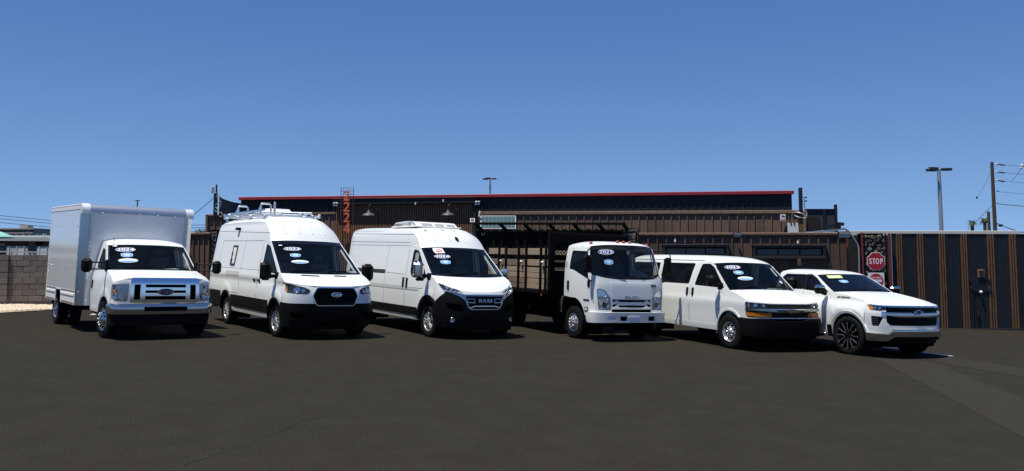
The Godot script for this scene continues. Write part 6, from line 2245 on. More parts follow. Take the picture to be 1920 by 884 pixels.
func palm(label: String, base: Vector3, h: float, cr: float, seed_: int) -> void:
	var v := thing("palm_tree", label, "palm tree", Transform3D(Basis.IDENTITY, base), "palms beyond the gate")
	var r := RandomNumberGenerator.new()
	r.seed = seed_
	var t := MB.new()
	t.lathe(Transform3D.IDENTITY, [Vector2(0.35, 0), Vector2(0.26, h * 0.5), Vector2(0.28, h * 0.93), Vector2(0.5, h * 0.97), Vector2(0.1, h)], 9)
	obj(v, "trunk", t, M.bark)
	var f := MB.new()
	for i in 34:
		var a := r.randf() * TAU
		var up := r.randf_range(-0.75, 1.0)
		var d := Vector3(cos(a), 0, sin(a))
		var sd := Vector3(-sin(a), 0, cos(a))
		var prev := Vector3(0, h, 0)
		for k in 5:
			var u := (k + 1) / 5.0
			var q := Vector3(0, h, 0) + d * cr * u * (1.0 - 0.25 * absf(up)) + Vector3.UP * cr * (up * u * 0.8 - u * u * 0.5)
			var wv := cr * 0.16 * sin(PI * clampf(u * 0.9 + 0.05, 0, 1)) + 0.05
			for s in [-1.0, 1.0]:
				for j in 3:
					var b0 := prev.lerp(q, j / 3.0)
					var b1 := prev.lerp(q, (j + 0.7) / 3.0)
					f.flat(b0, b1, b1 + sd * s * wv * 1.3 + d * 0.1 - Vector3.UP * wv * 0.5, Vector3.UP)
			prev = q
	obj(v, "fronds", f, M.leaf)

# ------------------------------------------------------------------ the yard
func setting() -> void:

	var g := MB.new()
	g.bx(Vector3(0, -0.05, -150), Vector3(900, 0.1, 900))
	struct("ground", g, M.asphalt, Transform3D(rot(Vector3.BACK, rad_to_deg(atan(SLOPE))), Vector3.ZERO))
	struct("asphalt_patch", sheet([on_lot(1638, 671), on_lot(1750, 680), on_lot(1920, 749), on_lot(2100, 822), on_lot(2100, 900), on_lot(1920, 822)], 0.004), M.asphalt_pale)
	struct("asphalt_patch", sheet([on_lot(1767, 667), on_lot(1752, 679), on_lot(1920, 708), on_lot(2100, 740), on_lot(2100, 716), on_lot(1920, 692)], 0.004), M.asphalt_pale)
	var st := MB.new()
	for q in [[1640, 650.5, 1786, 669.0, 0.15], [172, 591.5, 182, 587.5, 0.14]]:
		var a := on_lot(q[0], q[1])
		var b := on_lot(q[2], q[3])
		var sd := (b - a).cross(Vector3.UP).normalized() * float(q[4]) * 0.5
		struct("painted_line", sheet([a - sd, b - sd, b + sd, a + sd], 0.008), M.road_paint)
	# long shallow cracks in the asphalt
	rng.seed = 9
	for q in [[345, 872, 860, 690]]:
		var m := MB.new()
		var a := on_lot(q[0], q[1])
		var b := on_lot(q[2], q[3])
		var last := a
		var n := 14
		for i in n:
			var e := a.lerp(b, (i + 1.0) / n) + Vector3(rng.randf_range(-0.06, 0.06), 0, rng.randf_range(-0.06, 0.06))
			e.y = lot(e.x)
			last.y = lot(last.x)
			var sd := (e - last).cross(Vector3.UP).normalized() * rng.randf_range(0.003, 0.007)
			m.quad(last - sd + Vector3.UP * 0.004, e - sd + Vector3.UP * 0.004, e + sd + Vector3.UP * 0.004, last + sd + Vector3.UP * 0.004, Vector3.UP)
			last = e
		struct("asphalt_crack", m, M.crack)
	left_side()
	long_building()
	right_side()
	far_things()

func left_side() -> void:
	# strip of pale gravel along the foot of the block wall
	struct("gravel_bed", sheet([on_lot(-160, 597), on_lot(0, 588), on_lot(100, 582), on_lot(250, 575.5), on_lot(250, 571), on_lot(0, 572), on_lot(-160, 576)], 0.02), M.gravel_bed)
	rng.seed = 12
	var pb := MB.new()
	pb.ball(Vector3.ZERO, Vector3(1, 0.7, 0.9), 4)
	var mm := MultiMesh.new()
	mm.transform_format = MultiMesh.TRANSFORM_3D
	mm.mesh = pb.mesh()
	mm.instance_count = 3800
	for i in 3800:
		var u := rng.randf()
		var v := rng.randf()
		var near := on_lot(lerpf(-160, 250, u), lerpf(597, 575.8, pow(u, 0.72)))
		var back := on_lot(lerpf(-160, 250, u), lerpf(576, 571, u))
		var p := near.lerp(back, v)
		p.y = lot(p.x) + 0.025
		var s := rng.randf_range(0.025, 0.06)
		mm.set_instance_transform(i, Transform3D(Basis.from_euler(Vector3(rng.randf() * 0.6, rng.randf() * TAU, 0)).scaled_local(Vector3.ONE * s), p))
	var gi := MultiMeshInstance3D.new()
	gi.name = "gravel"
	gi.multimesh = mm
	gi.material_override = M.pebble
	gi.set_meta("label", "pale tan gravel strip along the foot of the block wall")
	gi.set_meta("category", "gravel")
	gi.set_meta("kind", "stuff")
	add_child(gi)
	# block wall
	var a := Vector3(-20.6, 0, -25.9)
	var b := Vector3(-10.3, 0, -27.4)
	a.y = lot(a.x) - 0.03
	b.y = a.y + 0.0
	var wt := along(a, b)
	var top := at(40, 478, -26.3).y
	var courses := 8
	var ch := (top - a.y) / courses
	var w := thing("block_wall", "grey brown concrete block wall behind the box truck, gravel at its foot", "wall", wt)
	var core := MB.new()
	var len_ := a.distance_to(b)
	core.bx(Vector3(len_ * 0.5, (top - a.y) * 0.5 - 0.01, -0.11), Vector3(len_, top - a.y - 0.02, 0.17))
	obj(w, "mortar_core", core, M.mortar)
	var bl := MB.new()
	bl.bx(Vector3.ZERO, Vector3(0.392, ch - 0.010, 0.2), 0.006)
	var half := MB.new()
	half.bx(Vector3.ZERO, Vector3(0.19, ch - 0.010, 0.2), 0.006)
	var bm := bl.mesh()
	var hm := half.mesh()
	var pil := 4.62    # a pier stands here
	for c in courses:
		var x := 0.0 if c % 2 == 0 else -0.2
		while x < len_ - 0.2:
			var cx := x + 0.2
			if cx > -0.1 and not (cx > pil - 0.38 and cx < pil + 0.38):
				obj(w, "block", bm, M["block_%d" % (rng.randi() % 3)], Transform3D(rot(Vector3.UP, rng.randf_range(-0.4, 0.4)), Vector3(cx, (c + 0.5) * ch, -0.1 + rng.randf_range(-0.004, 0.004))))
			x += 0.402
		for k in [-0.2, 0.2]:
			obj(w, "pier_block", bm, M["block_%d" % (rng.randi() % 3)], Transform3D(Basis.IDENTITY, Vector3(pil + k, (c + 0.5) * ch, -0.02 + rng.randf_range(-0.003, 0.003))))
	# the wall goes on out of sight to the left
	var rest := MB.new()
	rest.bx(Vector3(-12.0, (top - a.y) * 0.5 - 0.01, -0.11), Vector3(24.0, top - a.y - 0.02, 0.17))
	obj(w, "mortar_core", rest, M.mortar)
	var more := MultiMesh.new()
	more.transform_format = MultiMesh.TRANSFORM_3D
	more.mesh = bm
	more.instance_count = courses * 58
	for i in courses * 58:
		var c := i / 58
		more.set_instance_transform(i, Transform3D(Basis.IDENTITY, Vector3(-0.42 - (i % 58) * 0.402 - (0.2 if c % 2 else 0.0), (c + 0.5) * ch, -0.1)))
	var mo := MultiMeshInstance3D.new()
	mo.name = "block_run"
	mo.multimesh = more
	mo.material_override = M.block_1
	mo.set_meta("kind", "stuff")
	w.add_child(mo)
	var cp := MB.new()
	cp.bx(Vector3(pil - 0.48, (top - a.y) * 0.5, -0.05), Vector3(0.07, top - a.y + 0.05, 0.06))
	obj(w, "gate_post", cp, M.dark_frame)
	# pale metal workshop behind the wall
	var wl := at(-1400, 434, -44)
	var wr := at(330, 449, -40)
	var t := along(wl, wr)
	var sh := thing("metal_workshop", "pale grey metal workshop with dark openings seen over the block wall", "building", t)
	var L := wl.distance_to(wr)
	var pan := MB.new()
	pan.bx(Vector3(0.19, -1.95, -0.02), Vector3(0.376, 3.5, 0.04))
	pan.bx(Vector3(0.03, -1.95, 0.01), Vector3(0.04, 3.5, 0.03), 0.006)
	var pmesh := pan.mesh()
	for i in int(L / 0.38):
		obj(sh, "wall_sheet", pmesh, M.pale_metal_dull if (i * 7) % 5 < 2 else M.pale_metal, Transform3D(Basis.IDENTITY, Vector3(i * 0.38, -0.2, 0)))
	var roof := MB.new()
	roof.box(Transform3D(rot(Vector3.RIGHT, -4), Vector3(L * 0.5, -0.2, -3.75)), Vector3(L + 0.6, 0.06, 7.6))
	for i in int(L / 0.3):
		roof.box(Transform3D(rot(Vector3.RIGHT, -4), Vector3(i * 0.3, -0.15, -3.75)), Vector3(0.07, 0.05, 7.6))
	obj(sh, "roof", roof, M.pale_metal)
	var fa := MB.new()
	fa.bx(Vector3(L * 0.5, -0.06, 0.05), Vector3(L, 0.17, 0.05))
	obj(sh, "eave_gutter", fa, M.pale_metal_dull)
	var k0 := 42.0 / 1600.0
	for q in [[0.0, 33.0, 458.0, 483.0], [81.0, 92.0, 453.0, 474.0]]:
		var p0 := t.affine_inverse() * at(q[0] - (40.0 if q[0] == 0.0 else 0.0), q[2], -41.7)
		var p1 := t.affine_inverse() * at(q[1], q[3], -41.6)
		var o := MB.new()
		o.bx(Vector3((p0.x + p1.x) * 0.5, (p0.y + p1.y) * 0.5, 0.03), Vector3(p1.x - p0.x, p0.y - p1.y, 0.06), 0.01)
		var on := obj(sh, "window", o, M.dark_frame)
		var s := MB.new()
		for i in 4:
			s.bx(Vector3((p0.x + p1.x) * 0.5, lerpf(p0.y, p1.y, (i + 0.5) / 4.0), 0.066), Vector3(p1.x - p0.x - 0.1, 0.05, 0.012))
		obj(on, "window_bars", s, M.charcoal)
	var br := MB.new()
	for q in [[67.0, 453.0, 54.0, 466.0], [78.0, 453.0, 60.0, 475.0]]:
		br.bar(t.affine_inverse() * at(q[0], q[1], -41.2), t.affine_inverse() * at(q[2], q[3], -41.4), 0.14, 0.14)
	br.bar(t.affine_inverse() * at(53, 453, -41.4), t.affine_inverse() * at(53, 480, -41.4), 0.12, 0.12)
	obj(sh, "wall_brace", br, M.charcoal)
	var lm := MB.new()
	lm.box(Transform3D(Basis.IDENTITY, t.affine_inverse() * at(69, 457, -41.3)), Vector3(0.22, 0.16, 0.2), 0.04)
	obj(sh, "wall_lamp", lm, M.charcoal)
	var rail := MB.new()
	rail.bar(at(-120, 470.5, -33), at(95, 473.5, -33), 0.05, 0.05)
	for i in 6:
		var p := at(-100 + i * 40, 471 + i * 0.5, -33)
		rail.bar(p, p - Vector3(0, 1.6, 0), 0.05, 0.05)
	tag(obj(self, "pipe_rail", rail, M.pale_metal_dull), "thin grey pipe rail above the block wall", "railing")
	var um := thing("canvas_canopy", "pale teal canvas canopy at the left edge above the workshop", "canopy", Transform3D(Basis.IDENTITY, at(-12, 446, -39)))
	var cv := MB.new()
	cv.lathe(Transform3D.IDENTITY, [Vector2(0.02, 0.35), Vector2(0.4, 0.23), Vector2(0.78, 0.05), Vector2(0.80, -0.02), Vector2(0.74, 0.0)], 20)
	obj(um, "canopy_cloth", cv, M.teal_canvas)
	var cs := MB.new()
	cs.bar(Vector3(0, 0.3, 0), Vector3(0, -3, 0), 0.06, 0.06)
	obj(um, "canopy_pole", cs, M.pale_metal)
	# dark brown fence between the first two vehicles and the taller brown box behind it
	var fl := at(352, 439, -29.6)
	var fr := at(401, 438, -29.4)
	var ft := along(fl, fr)
	var fe := thing("metal_fence", "dark brown ribbed metal wall between the box truck and the rack van", "wall", ft)
	var fh := fl.y - lot(fl.x)
	sheet_wall(fe, ft.affine_inverse() * ft, fl.distance_to(fr), fh, 0.22, "brown_dark", 3)
	var tr := MB.new()
	tr.bx(Vector3(fl.distance_to(fr) * 0.5, 0.0, 0.02), Vector3(fl.distance_to(fr) + 0.06, 0.07, 0.14), 0.01)
	obj(fe, "top_trim", tr, M.brown_trim)
	var ul := at(388, 403, -33.5)
	var ur := at(452, 402, -33.5)
	var ut := along(ul, ur)
	var ub := thing("container_box", "brown ribbed container standing above the fence beside the rack van", "container", ut)
	sheet_wall(ub, Transform3D.IDENTITY, ul.distance_to(ur), ul.y - lot(ul.x), 0.26, "brown_sheet", 5)
	var ud := MB.new()
	var ulen := ul.distance_to(ur)
	ud.bx(Vector3(ulen * 0.5, -1.9, -1.3), Vector3(ulen, 3.7, 2.4))
	ud.bx(Vector3(ulen * 0.5, -0.03, 0.02), Vector3(ulen + 0.04, 0.08, 0.12), 0.01)
	ud.bx(Vector3(0.0, -1.9, 0.02), Vector3(0.09, 3.8, 0.12), 0.01)
	obj(ub, "container_frame", ud, M.brown_trim)
	gabion("narrow dark rock cage at the left side of the rack van", Transform3D(Basis.IDENTITY, Vector3(at(393, 500, -29.2).x, lot(-10.4), -29.2)), 0.22, at(397, 431, -29.2).y - lot(-10.4), 0.3, 71, 0.13)
	# mast with a dish and coils of cable
	var mp := at(403, 403, -33)
	var mast := thing("antenna_mast", "black mast with a white box antenna and coiled cables", "mast", Transform3D(Basis.IDENTITY, mp))
	var ma := MB.new()
	ma.bx(Vector3(0, 0.40, 0), Vector3(0.13, 0.90, 0.12), 0.01)
	ma.bx(Vector3(0.02, 1.0, 0), Vector3(0.05, 0.35, 0.05))
	ma.bx(Vector3(0.20, 0.32, 0.05), Vector3(0.07, 0.74, 0.07), 0.01)
	obj(mast, "mast_post", ma, M.dark_frame)
	var mb := MB.new()
	mb.box(Transform3D(rot(Vector3.UP, 25), Vector3(-0.12, 0.98, 0.02)), Vector3(0.12, 0.26, 0.08), 0.02)
	obj(mast, "antenna_box", mb, M.pale_plastic)
	for q in [[0.12, 0.72, 0.06], [0.12, 0.32, 0.10], [0.24, 0.0, 0.08], [0.06, 0.2, 0.08], [0.20, 0.45, 0.06]]:
		var ring := PackedVector3Array()
		for i in 15:
			ring.append(Vector3(q[0] + cos(TAU * i / 14.0) * q[2], q[1] + sin(TAU * i / 14.0) * q[2], 0.09))
		var co := MB.new()
		co.tube(ring, 0.010, 5, false)
		obj(mast, "cable_coil", co, M.galvanised)
	cable("guy_wire", "thin guy wire from the black mast down to the box truck", "wire", PackedVector3Array([at(400, 372, -33), at(345, 418, -33.5)]), 0.012)
	# dark shade cloth running from the mast to the long building
	var sc := MB.new()
	var c0 := at(414, 373, -34)
	var c1 := at(454, 383, -38)
	for i in 8:
		var u0 := i / 8.0
		var u1 := (i + 1) / 8.0
		var a0 := c0.lerp(c1, u0) - Vector3(0, sin(u0 * PI) * 0.04, 0)
		var a1 := c0.lerp(c1, u1) - Vector3(0, sin(u1 * PI) * 0.04, 0)
		sc.quad(a0, a1, a1 - Vector3(0, 0.75, 0), a0 - Vector3(0, 0.8, 0), Vector3.BACK)
		sc.bar(a0, a1, 0.03, 0.05)
	tag(obj(self, "shade_cloth", sc, M.shade_cloth), "dark shade cloth stretched between the mast and the long building", "shade cloth")

func long_building() -> void:
	# navy upper wall with a red roof edge
	var nl := at(452, 374.5, -40.5)
	var nr := at(1485, 363.0, -36.0)
	var t := along(nl, nr)
	var L := nl.distance_to(nr)
	var h := nl.y - lot(nl.x) - 0.2
	var v := thing("long_building", "long navy ribbed metal building with a red roof edge", "building", t)
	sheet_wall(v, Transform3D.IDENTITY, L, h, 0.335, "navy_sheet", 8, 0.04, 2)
	var rt := MB.new()
	rt.bx(Vector3(L * 0.5, 0.04, 0.02), Vector3(L + 0.16, 0.15, 0.22), 0.015)
	obj(v, "roof_edge", rt, M.red_trim)
	var rf := MB.new()
	rf.bx(Vector3(L * 0.5, -h * 0.5 - 0.05, -3.0), Vector3(L - 0.02, h, 5.9))
	obj(v, "building_core", rf, M.charcoal)
	var ey := MB.new()
	ey.bx(Vector3(L * 0.55, 0.075, -0.05), Vector3(2.0, 0.05, 0.2))
	obj(v, "roof_edge_patch", ey, M.red_trim)
	# slatted brown wall under a dark beam
	var sl := at(630, 384, -39.2)
	var sr := at(889, 381, -38.0)
	var stt := along(sl, sr)
	var SL := sl.distance_to(sr)
	var sv := thing("slatted_wall", "brown wall of narrow upright slats under a dark beam", "wall", stt)
	var bk := MB.new()
	bk.bx(Vector3(SL * 0.5, -1.7, -0.06), Vector3(SL, 3.4, 0.05))
	obj(sv, "slat_backing", bk, M.slat_gap)
	var ss := MB.new()
	var n := int(SL / 0.083)
	for i in n:
		ss.bx(Vector3((i + 0.5) * SL / n, -1.7, 0.0), Vector3(SL / n * 0.55, 3.4, 0.05), 0.006)
	var so := obj(sv, "slats", ss, M.brown_slat)
	so.set_meta("kind", "stuff")
	var bm := MB.new()
	bm.bx(Vector3(SL * 0.5, 0.10, 0.10), Vector3(SL + 0.1, 0.22, 0.3), 0.01)
	bm.bx(Vector3(SL * 0.5, 0.24, 0.12), Vector3(SL + 0.1, 0.03, 0.34), 0.005)
	bm.bx(Vector3(SL + 0.05, -1.6, 0.05), Vector3(0.14, 3.3, 0.2), 0.01)
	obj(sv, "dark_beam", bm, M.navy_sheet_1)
	gooseneck("grey barn lamp on the slatted wall, just right of the upright orange numbers", at(691, 403, -37.6), 0.66)
	gooseneck("grey barn lamp on the slatted wall above the cooling-unit van", at(840, 402.5, -37.2), 0.66)
	for q in [[629.0, 384.0, -38.7, "small pale twin floodlight left of the upright orange numbers"], [895.0, 381.5, -37.6, "small pale twin floodlight at the right end of the slatted wall"]]:
		var f := thing("twin_floodlight", q[3], "flood light", Transform3D(Basis.IDENTITY, at(q[0], q[1], q[2])), "small twin floodlights on the slatted wall")
		var a := MB.new()
		a.box(Transform3D(rot(Vector3.BACK, 20), Vector3(-0.05, 0.06, 0.05)), Vector3(0.11, 0.07, 0.10), 0.02)
		a.box(Transform3D(rot(Vector3.BACK, -20), Vector3(0.07, 0.06, 0.05)), Vector3(0.11, 0.07, 0.10), 0.02)
		obj(f, "lamp_head", a, M.pale_plastic)
		var b := MB.new()
		b.bx(Vector3(0, -0.03, 0), Vector3(0.2, 0.10, 0.08), 0.01)
		obj(f, "lamp_base", b, M.pale_plastic)
	for q in [[779.0, 382.5, "small pale sensor on the dark beam, midway between the barn lamps"], [831.0, 377.0, "small pale sensor above the dark beam near the right barn lamp"]]:
		var s := MB.new()
		s.box(Transform3D(Basis.IDENTITY, at(q[1 - 1], q[1], -37.7)), Vector3(0.07, 0.11, 0.08), 0.02)
		tag(obj(self, "wall_sensor", s, M.pale_plastic), q[2], "sensor")
	# brown board wall left of the numbers
	var pl := at(541, 402, -38.6)
	var pr := at(629, 400.5, -38.4)
	var pt := along(pl, pr)
	var pv := thing("board_wall", "brown ribbed wall section left of the upright orange numbers", "wall", pt)
	sheet_wall(pv, Transform3D.IDENTITY, pl.distance_to(pr), 3.0, 0.3, "brown_sheet", 11)
	var ptm := MB.new()
	ptm.bx(Vector3(pl.distance_to(pr) * 0.5, 0.0, 0.0), Vector3(pl.distance_to(pr), 0.09, 0.12), 0.01)
	obj(pv, "top_trim", ptm, M.brown_trim)
	# upright numbers on a wire trellis
	var z := -37.4
	var m0 := at(639.5, 352.5, z)
	var m1 := at(660.5, 470, z)
	var tv := thing("number_sign", "upright sign of orange numbers two two two four on a rusty wire trellis", "sign", Transform3D(Basis.IDENTITY, m0))
	var w := m1.x - m0.x
	var hh := m0.y - m1.y
	var tm := MB.new()
	for i in 6:
		tm.bar(Vector3(w * i / 5.0, 0, 0), Vector3(w * i / 5.0, -hh, 0), 0.012 if i % 5 else 0.025, 0.012, Vector3.BACK)
	var rows := int(hh / 0.145)
	for i in rows + 1:
		tm.bar(Vector3(0, -i * 0.145, 0.008), Vector3(w, -i * 0.145, 0.008), 0.012, 0.012)
	obj(tv, "trellis", tm, M.rust_mesh)
	var ys := [368.0, 388.5, 408.5, 428.5]
	for i in 4:
		var p := at(650.0, ys[i], z + 0.05) - m0
		text(tv, "number", "2224"[i], 0.43, M.orange_letters, Transform3D(Basis.IDENTITY, p), 0.05, 0.92, "Droid Sans", 700)
	# upper brown wall
	var ul := at(899, 400.5, -36.0)
	var ur := at(1511, 397.5, -32.6)
	var ut := along(ul, ur)
	var UL := ul.distance_to(ur)
	var uv := thing("upper_container", "long brown ribbed wall between the navy building and the low container", "container", ut)
	sheet_wall(uv, Transform3D.IDENTITY, UL, ul.y - lot(ul.x) + 0.1, 0.315, "brown_sheet", 17, 0.045, 1)
	var utm := MB.new()
	utm.bx(Vector3(UL * 0.5, 0.0, 0.0), Vector3(UL + 0.05, 0.13, 0.13), 0.012)
	obj(uv, "top_trim", utm, M.brown_trim)
	var uc := MB.new()
	uc.bx(Vector3(UL * 0.5, -1.8, -1.3), Vector3(UL - 0.02, 3.5, 2.45))
	obj(uv, "container_core", uc, M.charcoal)
	var uci := MB.new()
	uci.bx(Vector3(UL - 0.05, -1.8, 0.05), Vector3(0.13, 3.6, 0.14), 0.01)
	obj(uv, "corner_post", uci, M.brown_trim)
	# low brown container with two long windows
	var ll := at(1196, 440.5, -30.4)
	var lr := at(1588, 439.5, -29.35)
	var lt := along(ll, lr)
	var LL := ll.distance_to(lr)
	var lh := lr.y - lot(lr.x)
	var lv := thing("low_container", "low brown ribbed container with two long dark windows behind the passenger van", "container", lt)
	sheet_wall(lv, Transform3D.IDENTITY, LL, lh, 0.325, "brown_dark", 23, 0.06, 1)
	var lm := MB.new()
	lm.bx(Vector3(LL * 0.5, 0.02, 0.0), Vector3(LL + 0.05, 0.09, 0.14), 0.012)
	obj(lv, "top_trim", lm, M.brown_trim)
	var lc := MB.new()
	lc.bx(Vector3(LL * 0.5, -lh * 0.5 - 0.02, -1.25), Vector3(LL - 0.02, lh - 0.05, 2.3))
	obj(lv, "container_core", lc, M.charcoal)
	for q in [[1243.0, 1367.0, 460.0, 483.0], [1412.0, 1549.0, 461.0, 484.5]]:
		var p0: Vector3 = lt.affine_inverse() * at(q[0], q[2], lerpf(-30.4, -29.35, (q[0] - 1196.0) / 392.0) + 0.1)
		var p1: Vector3 = lt.affine_inverse() * at(q[1], q[3], lerpf(-30.4, -29.35, (q[1] - 1196.0) / 392.0) + 0.1)
		var cx := (p0.x + p1.x) * 0.5
		var cy := (p0.y + p1.y) * 0.5
		var ww := p1.x - p0.x
		var wh := p0.y - p1.y
		var fm := MB.new()
		for s in [-1.0, 1.0]:
			fm.bx(Vector3(cx, cy + s * (wh * 0.5 - 0.035), 0.08), Vector3(ww, 0.07, 0.16), 0.008)
			fm.bx(Vector3(cx + s * (ww * 0.5 - 0.045), cy, 0.08), Vector3(0.09, wh - 0.142, 0.155), 0.008)
			fm.bx(Vector3(cx, cy + s * (wh * 0.5 + 0.01), 0.07), Vector3(ww + 0.08, 0.02, 0.22), 0.004)
		var wn := obj(lv, "window", fm, M.dark_frame)
		var inn := MB.new()
		for s in [-1.0, 1.0]:
			inn.bx(Vector3(cx, cy + s * (wh * 0.5 - 0.095), 0.07), Vector3(ww - 0.19, 0.045, 0.08), 0.006)
		for i in 4:
			inn.bx(Vector3(cx + (i / 3.0 - 0.5) * (ww - 0.24), cy, 0.065), Vector3(0.04, wh - 0.15, 0.07), 0.006)
		obj(wn, "window_sash", inn, M.black_plastic)
		for i in 3:
			var gl := MB.new()
			gl.bx(Vector3(cx + ((i + 0.5) / 3.0 - 0.5) * (ww - 0.24), cy, 0.045), Vector3((ww - 0.24) / 3.0 - 0.04, wh - 0.22, 0.008))
			obj(wn, "pane", gl, M.far_glass)
	# small things on this container
	flood_light("flat black floodlight on the low container's edge between its two windows", lt * (lt.affine_inverse() * at(1382, 441, -29.7) + Vector3(0, 0, 0.12)), 0.30, M.galvanised)
	flood_light("grey faced floodlight on the right end of the low container", at(1583, 440.5, -29.0), 0.42)
	for q in [[1266.0, 453.0, "hanging bulb under the low container's edge, above its left window"], [1496.5, 456.0, "hanging bulb under the low container's edge, above its right window"]]:
		var hb := thing("hanging_bulb", q[2], "lamp", Transform3D(Basis.IDENTITY, at(q[0], q[1], -29.55)))
		var a := MB.new()
		a.tube(PackedVector3Array([Vector3(-0.01, 0.28, -0.05), Vector3(0, 0.06, 0)]), 0.008, 5)
		obj(hb, "bulb_cord", a, M.wire)
		var b := MB.new()
		b.ball(Vector3.ZERO, Vector3(0.035, 0.055, 0.035), 6)
		b.bx(Vector3(0, 0.06, 0), Vector3(0.04, 0.05, 0.04), 0.01)
		obj(hb, "bulb_glass", b, M.pale_plastic)
	var om := MB.new()
	var op := at(1499.3, 492.5, -29.42)
	om.box(Transform3D(Basis.IDENTITY, op), Vector3(0.13, 0.25, 0.03), 0.006)
	var on := obj(self, "orange_marker", om, M.rust_sheet)
	tag(on, "small upright orange marker plate on the low container under its right window", "marker")
	var oi := MB.new()
	oi.box(Transform3D(Basis.IDENTITY, op + Vector3(0, 0, 0.016)), Vector3(0.09, 0.21, 0.006))
	obj(on, "marker_field", oi, M.brown_sheet_0)
	# notice and pale board on the upper wall
	var np := at(1468.5, 408.5, -32.7)
	var nv := thing("camera_notice", "white and pink surveillance notice with a dark camera symbol on the brown wall", "sign", Transform3D(rot(Vector3.UP, 3), np))
	var a := MB.new()
	a.bx(Vector3.ZERO, Vector3(0.21, 0.27, 0.012))
	obj(nv, "notice_plate", a, M.sign_white)
	var bnd := MB.new()
	bnd.bx(Vector3(0, -0.085, 0.008), Vector3(0.19, 0.07, 0.006))
	obj(nv, "notice_band", bnd, M.notice_pink)
	var cm := MB.new()
	cm.box(Transform3D(rot(Vector3.BACK, -20), Vector3(0.01, 0.055, 0.008)), Vector3(0.11, 0.045, 0.006))
	cm.box(Transform3D(rot(Vector3.BACK, 40), Vector3(0.05, 0.02, 0.008)), Vector3(0.02, 0.06, 0.006))
	obj(nv, "camera_symbol", cm, M.charcoal)
	var bp := at(1487.5, 428.5, -31.6)
	var bv := thing("pale_board", "pale speckled board with two black clips leaning on the brown wall", "board", Transform3D(rot(Vector3.RIGHT, -6), bp))
	var b2 := MB.new()
	b2.bx(Vector3(0, 0, 0), Vector3(0.40, 0.40, 0.03), 0.004)
	obj(bv, "board_face", b2, M.dotted_board)
	var b3 := MB.new()
	for x in [-0.07, 0.05]:
		b3.bx(Vector3(x, 0.17, 0.025), Vector3(0.05, 0.07, 0.04), 0.01)
	obj(bv, "board_clip", b3, M.black_plastic)
	# loops of pale conduit and the black post with insulators
	cable("pale_conduit", "pale conduit looping from the brown wall to the black post", "cable", PackedVector3Array([at(1486, 412, -32.3), at(1486, 403, -32.3), at(1489, 399, -32.2), at(1496, 398.5, -32.1), at(1505, 401, -32.0), at(1512, 406, -32.0), at(1514, 402, -32.0), at(1512, 396, -32.0), at(1509, 388, -32.0), at(1508.5, 372, -32.0)]), 0.022, "", M.galvanised)
	cable("pale_conduit", "lower pale conduit running from the brown wall junction to the post's foot", "cable", PackedVector3Array([at(1490, 405, -32.2), at(1500, 408, -32.1), at(1509, 409.5, -32.0), at(1514, 407, -32.0)]), 0.02, "", M.galvanised)
	var pp := at(1503, 420, -32.2)
	var pv2 := thing("service_post", "square black post with two insulators rising above the brown wall", "post", Transform3D(Basis.IDENTITY, pp))
	var pm := MB.new()
	pm.bx(Vector3(0, 0.68, 0), Vector3(0.12, 1.38, 0.12), 0.01)
	obj(pv2, "post_shaft", pm, M.dark_frame)
	var im := MB.new()
	for y in [1.0, 0.86]:
		im.bar(Vector3(0.06, y, 0), Vector3(0.2, y, 0.02), 0.02, 0.02)
		im.ball(Vector3(0.19, y, 0.02), Vector3(0.06, 0.03, 0.04), 6)
	obj(pv2, "insulators", im, M.charcoal)
	# dark mesh screen on the roof and the junk beside it
	var sp := at(1510, 435, -33.0)
	var se := at(1567, 393, -33.0)
	var sv2 := thing("roof_screen", "dark mesh screen with posts on the roof right of the brown wall", "screen", Transform3D(Basis.IDENTITY, sp))
	var sw := se.x - sp.x
	var shh := se.y - sp.y
	var sm := MB.new()
	sm.bx(Vector3(sw * 0.5, shh * 0.5, 0), Vector3(sw, shh, 0.02))
	obj(sv2, "screen_mesh", sm, M.shade_cloth)
	var sf := MB.new()
	sf.bx(Vector3(sw, shh * 0.5 + 0.09, 0.02), Vector3(0.1, shh + 0.2, 0.1), 0.008)
	sf.bx(Vector3(sw * 0.5, shh, 0.02), Vector3(sw, 0.04, 0.06))
	sf.bx(Vector3(sw * 0.62, shh * 0.5, 0.03), Vector3(0.09, shh, 0.06))
	obj(sv2, "screen_frame", sf, M.dark_frame)
	var inner := MB.new()
	inner.bx(Vector3(sw * 0.25, shh * 0.34, 0.03), Vector3(sw * 0.4, shh * 0.62, 0.02))
	obj(sv2, "screen_panel", inner, M.slat_gap)
	var jk := MB.new()
	jk.bar(at(1548, 426, -30.6), at(1577, 420, -30.6), 0.12, 0.1)
	jk.bar(at(1574, 417, -30.5), at(1574, 431, -30.5), 0.1, 0.1)
	jk.bar(at(1577, 418, -30.4), at(1578, 424, -30.4), 0.08, 0.2)
	tag(obj(self, "roof_timber", jk, M.dark_frame), "black timbers leaning over the right end of the low container's roof", "timber")
	var jl := MB.new()
	jl.bar(at(1526, 435, -30.2), at(1588, 430, -30.2), 0.06, 0.05)
	jl.bar(at(1526, 437, -30.0), at(1560, 432, -30.3), 0.08, 0.04)
	jl.bar(at(1580, 428, -30.1), at(1592, 434, -30.1), 0.06, 0.06)
	tag(obj(self, "roof_rails", jl, M.galvanised), "pale metal rails lying on the right end of the low container's roof", "rail")
	canopy()

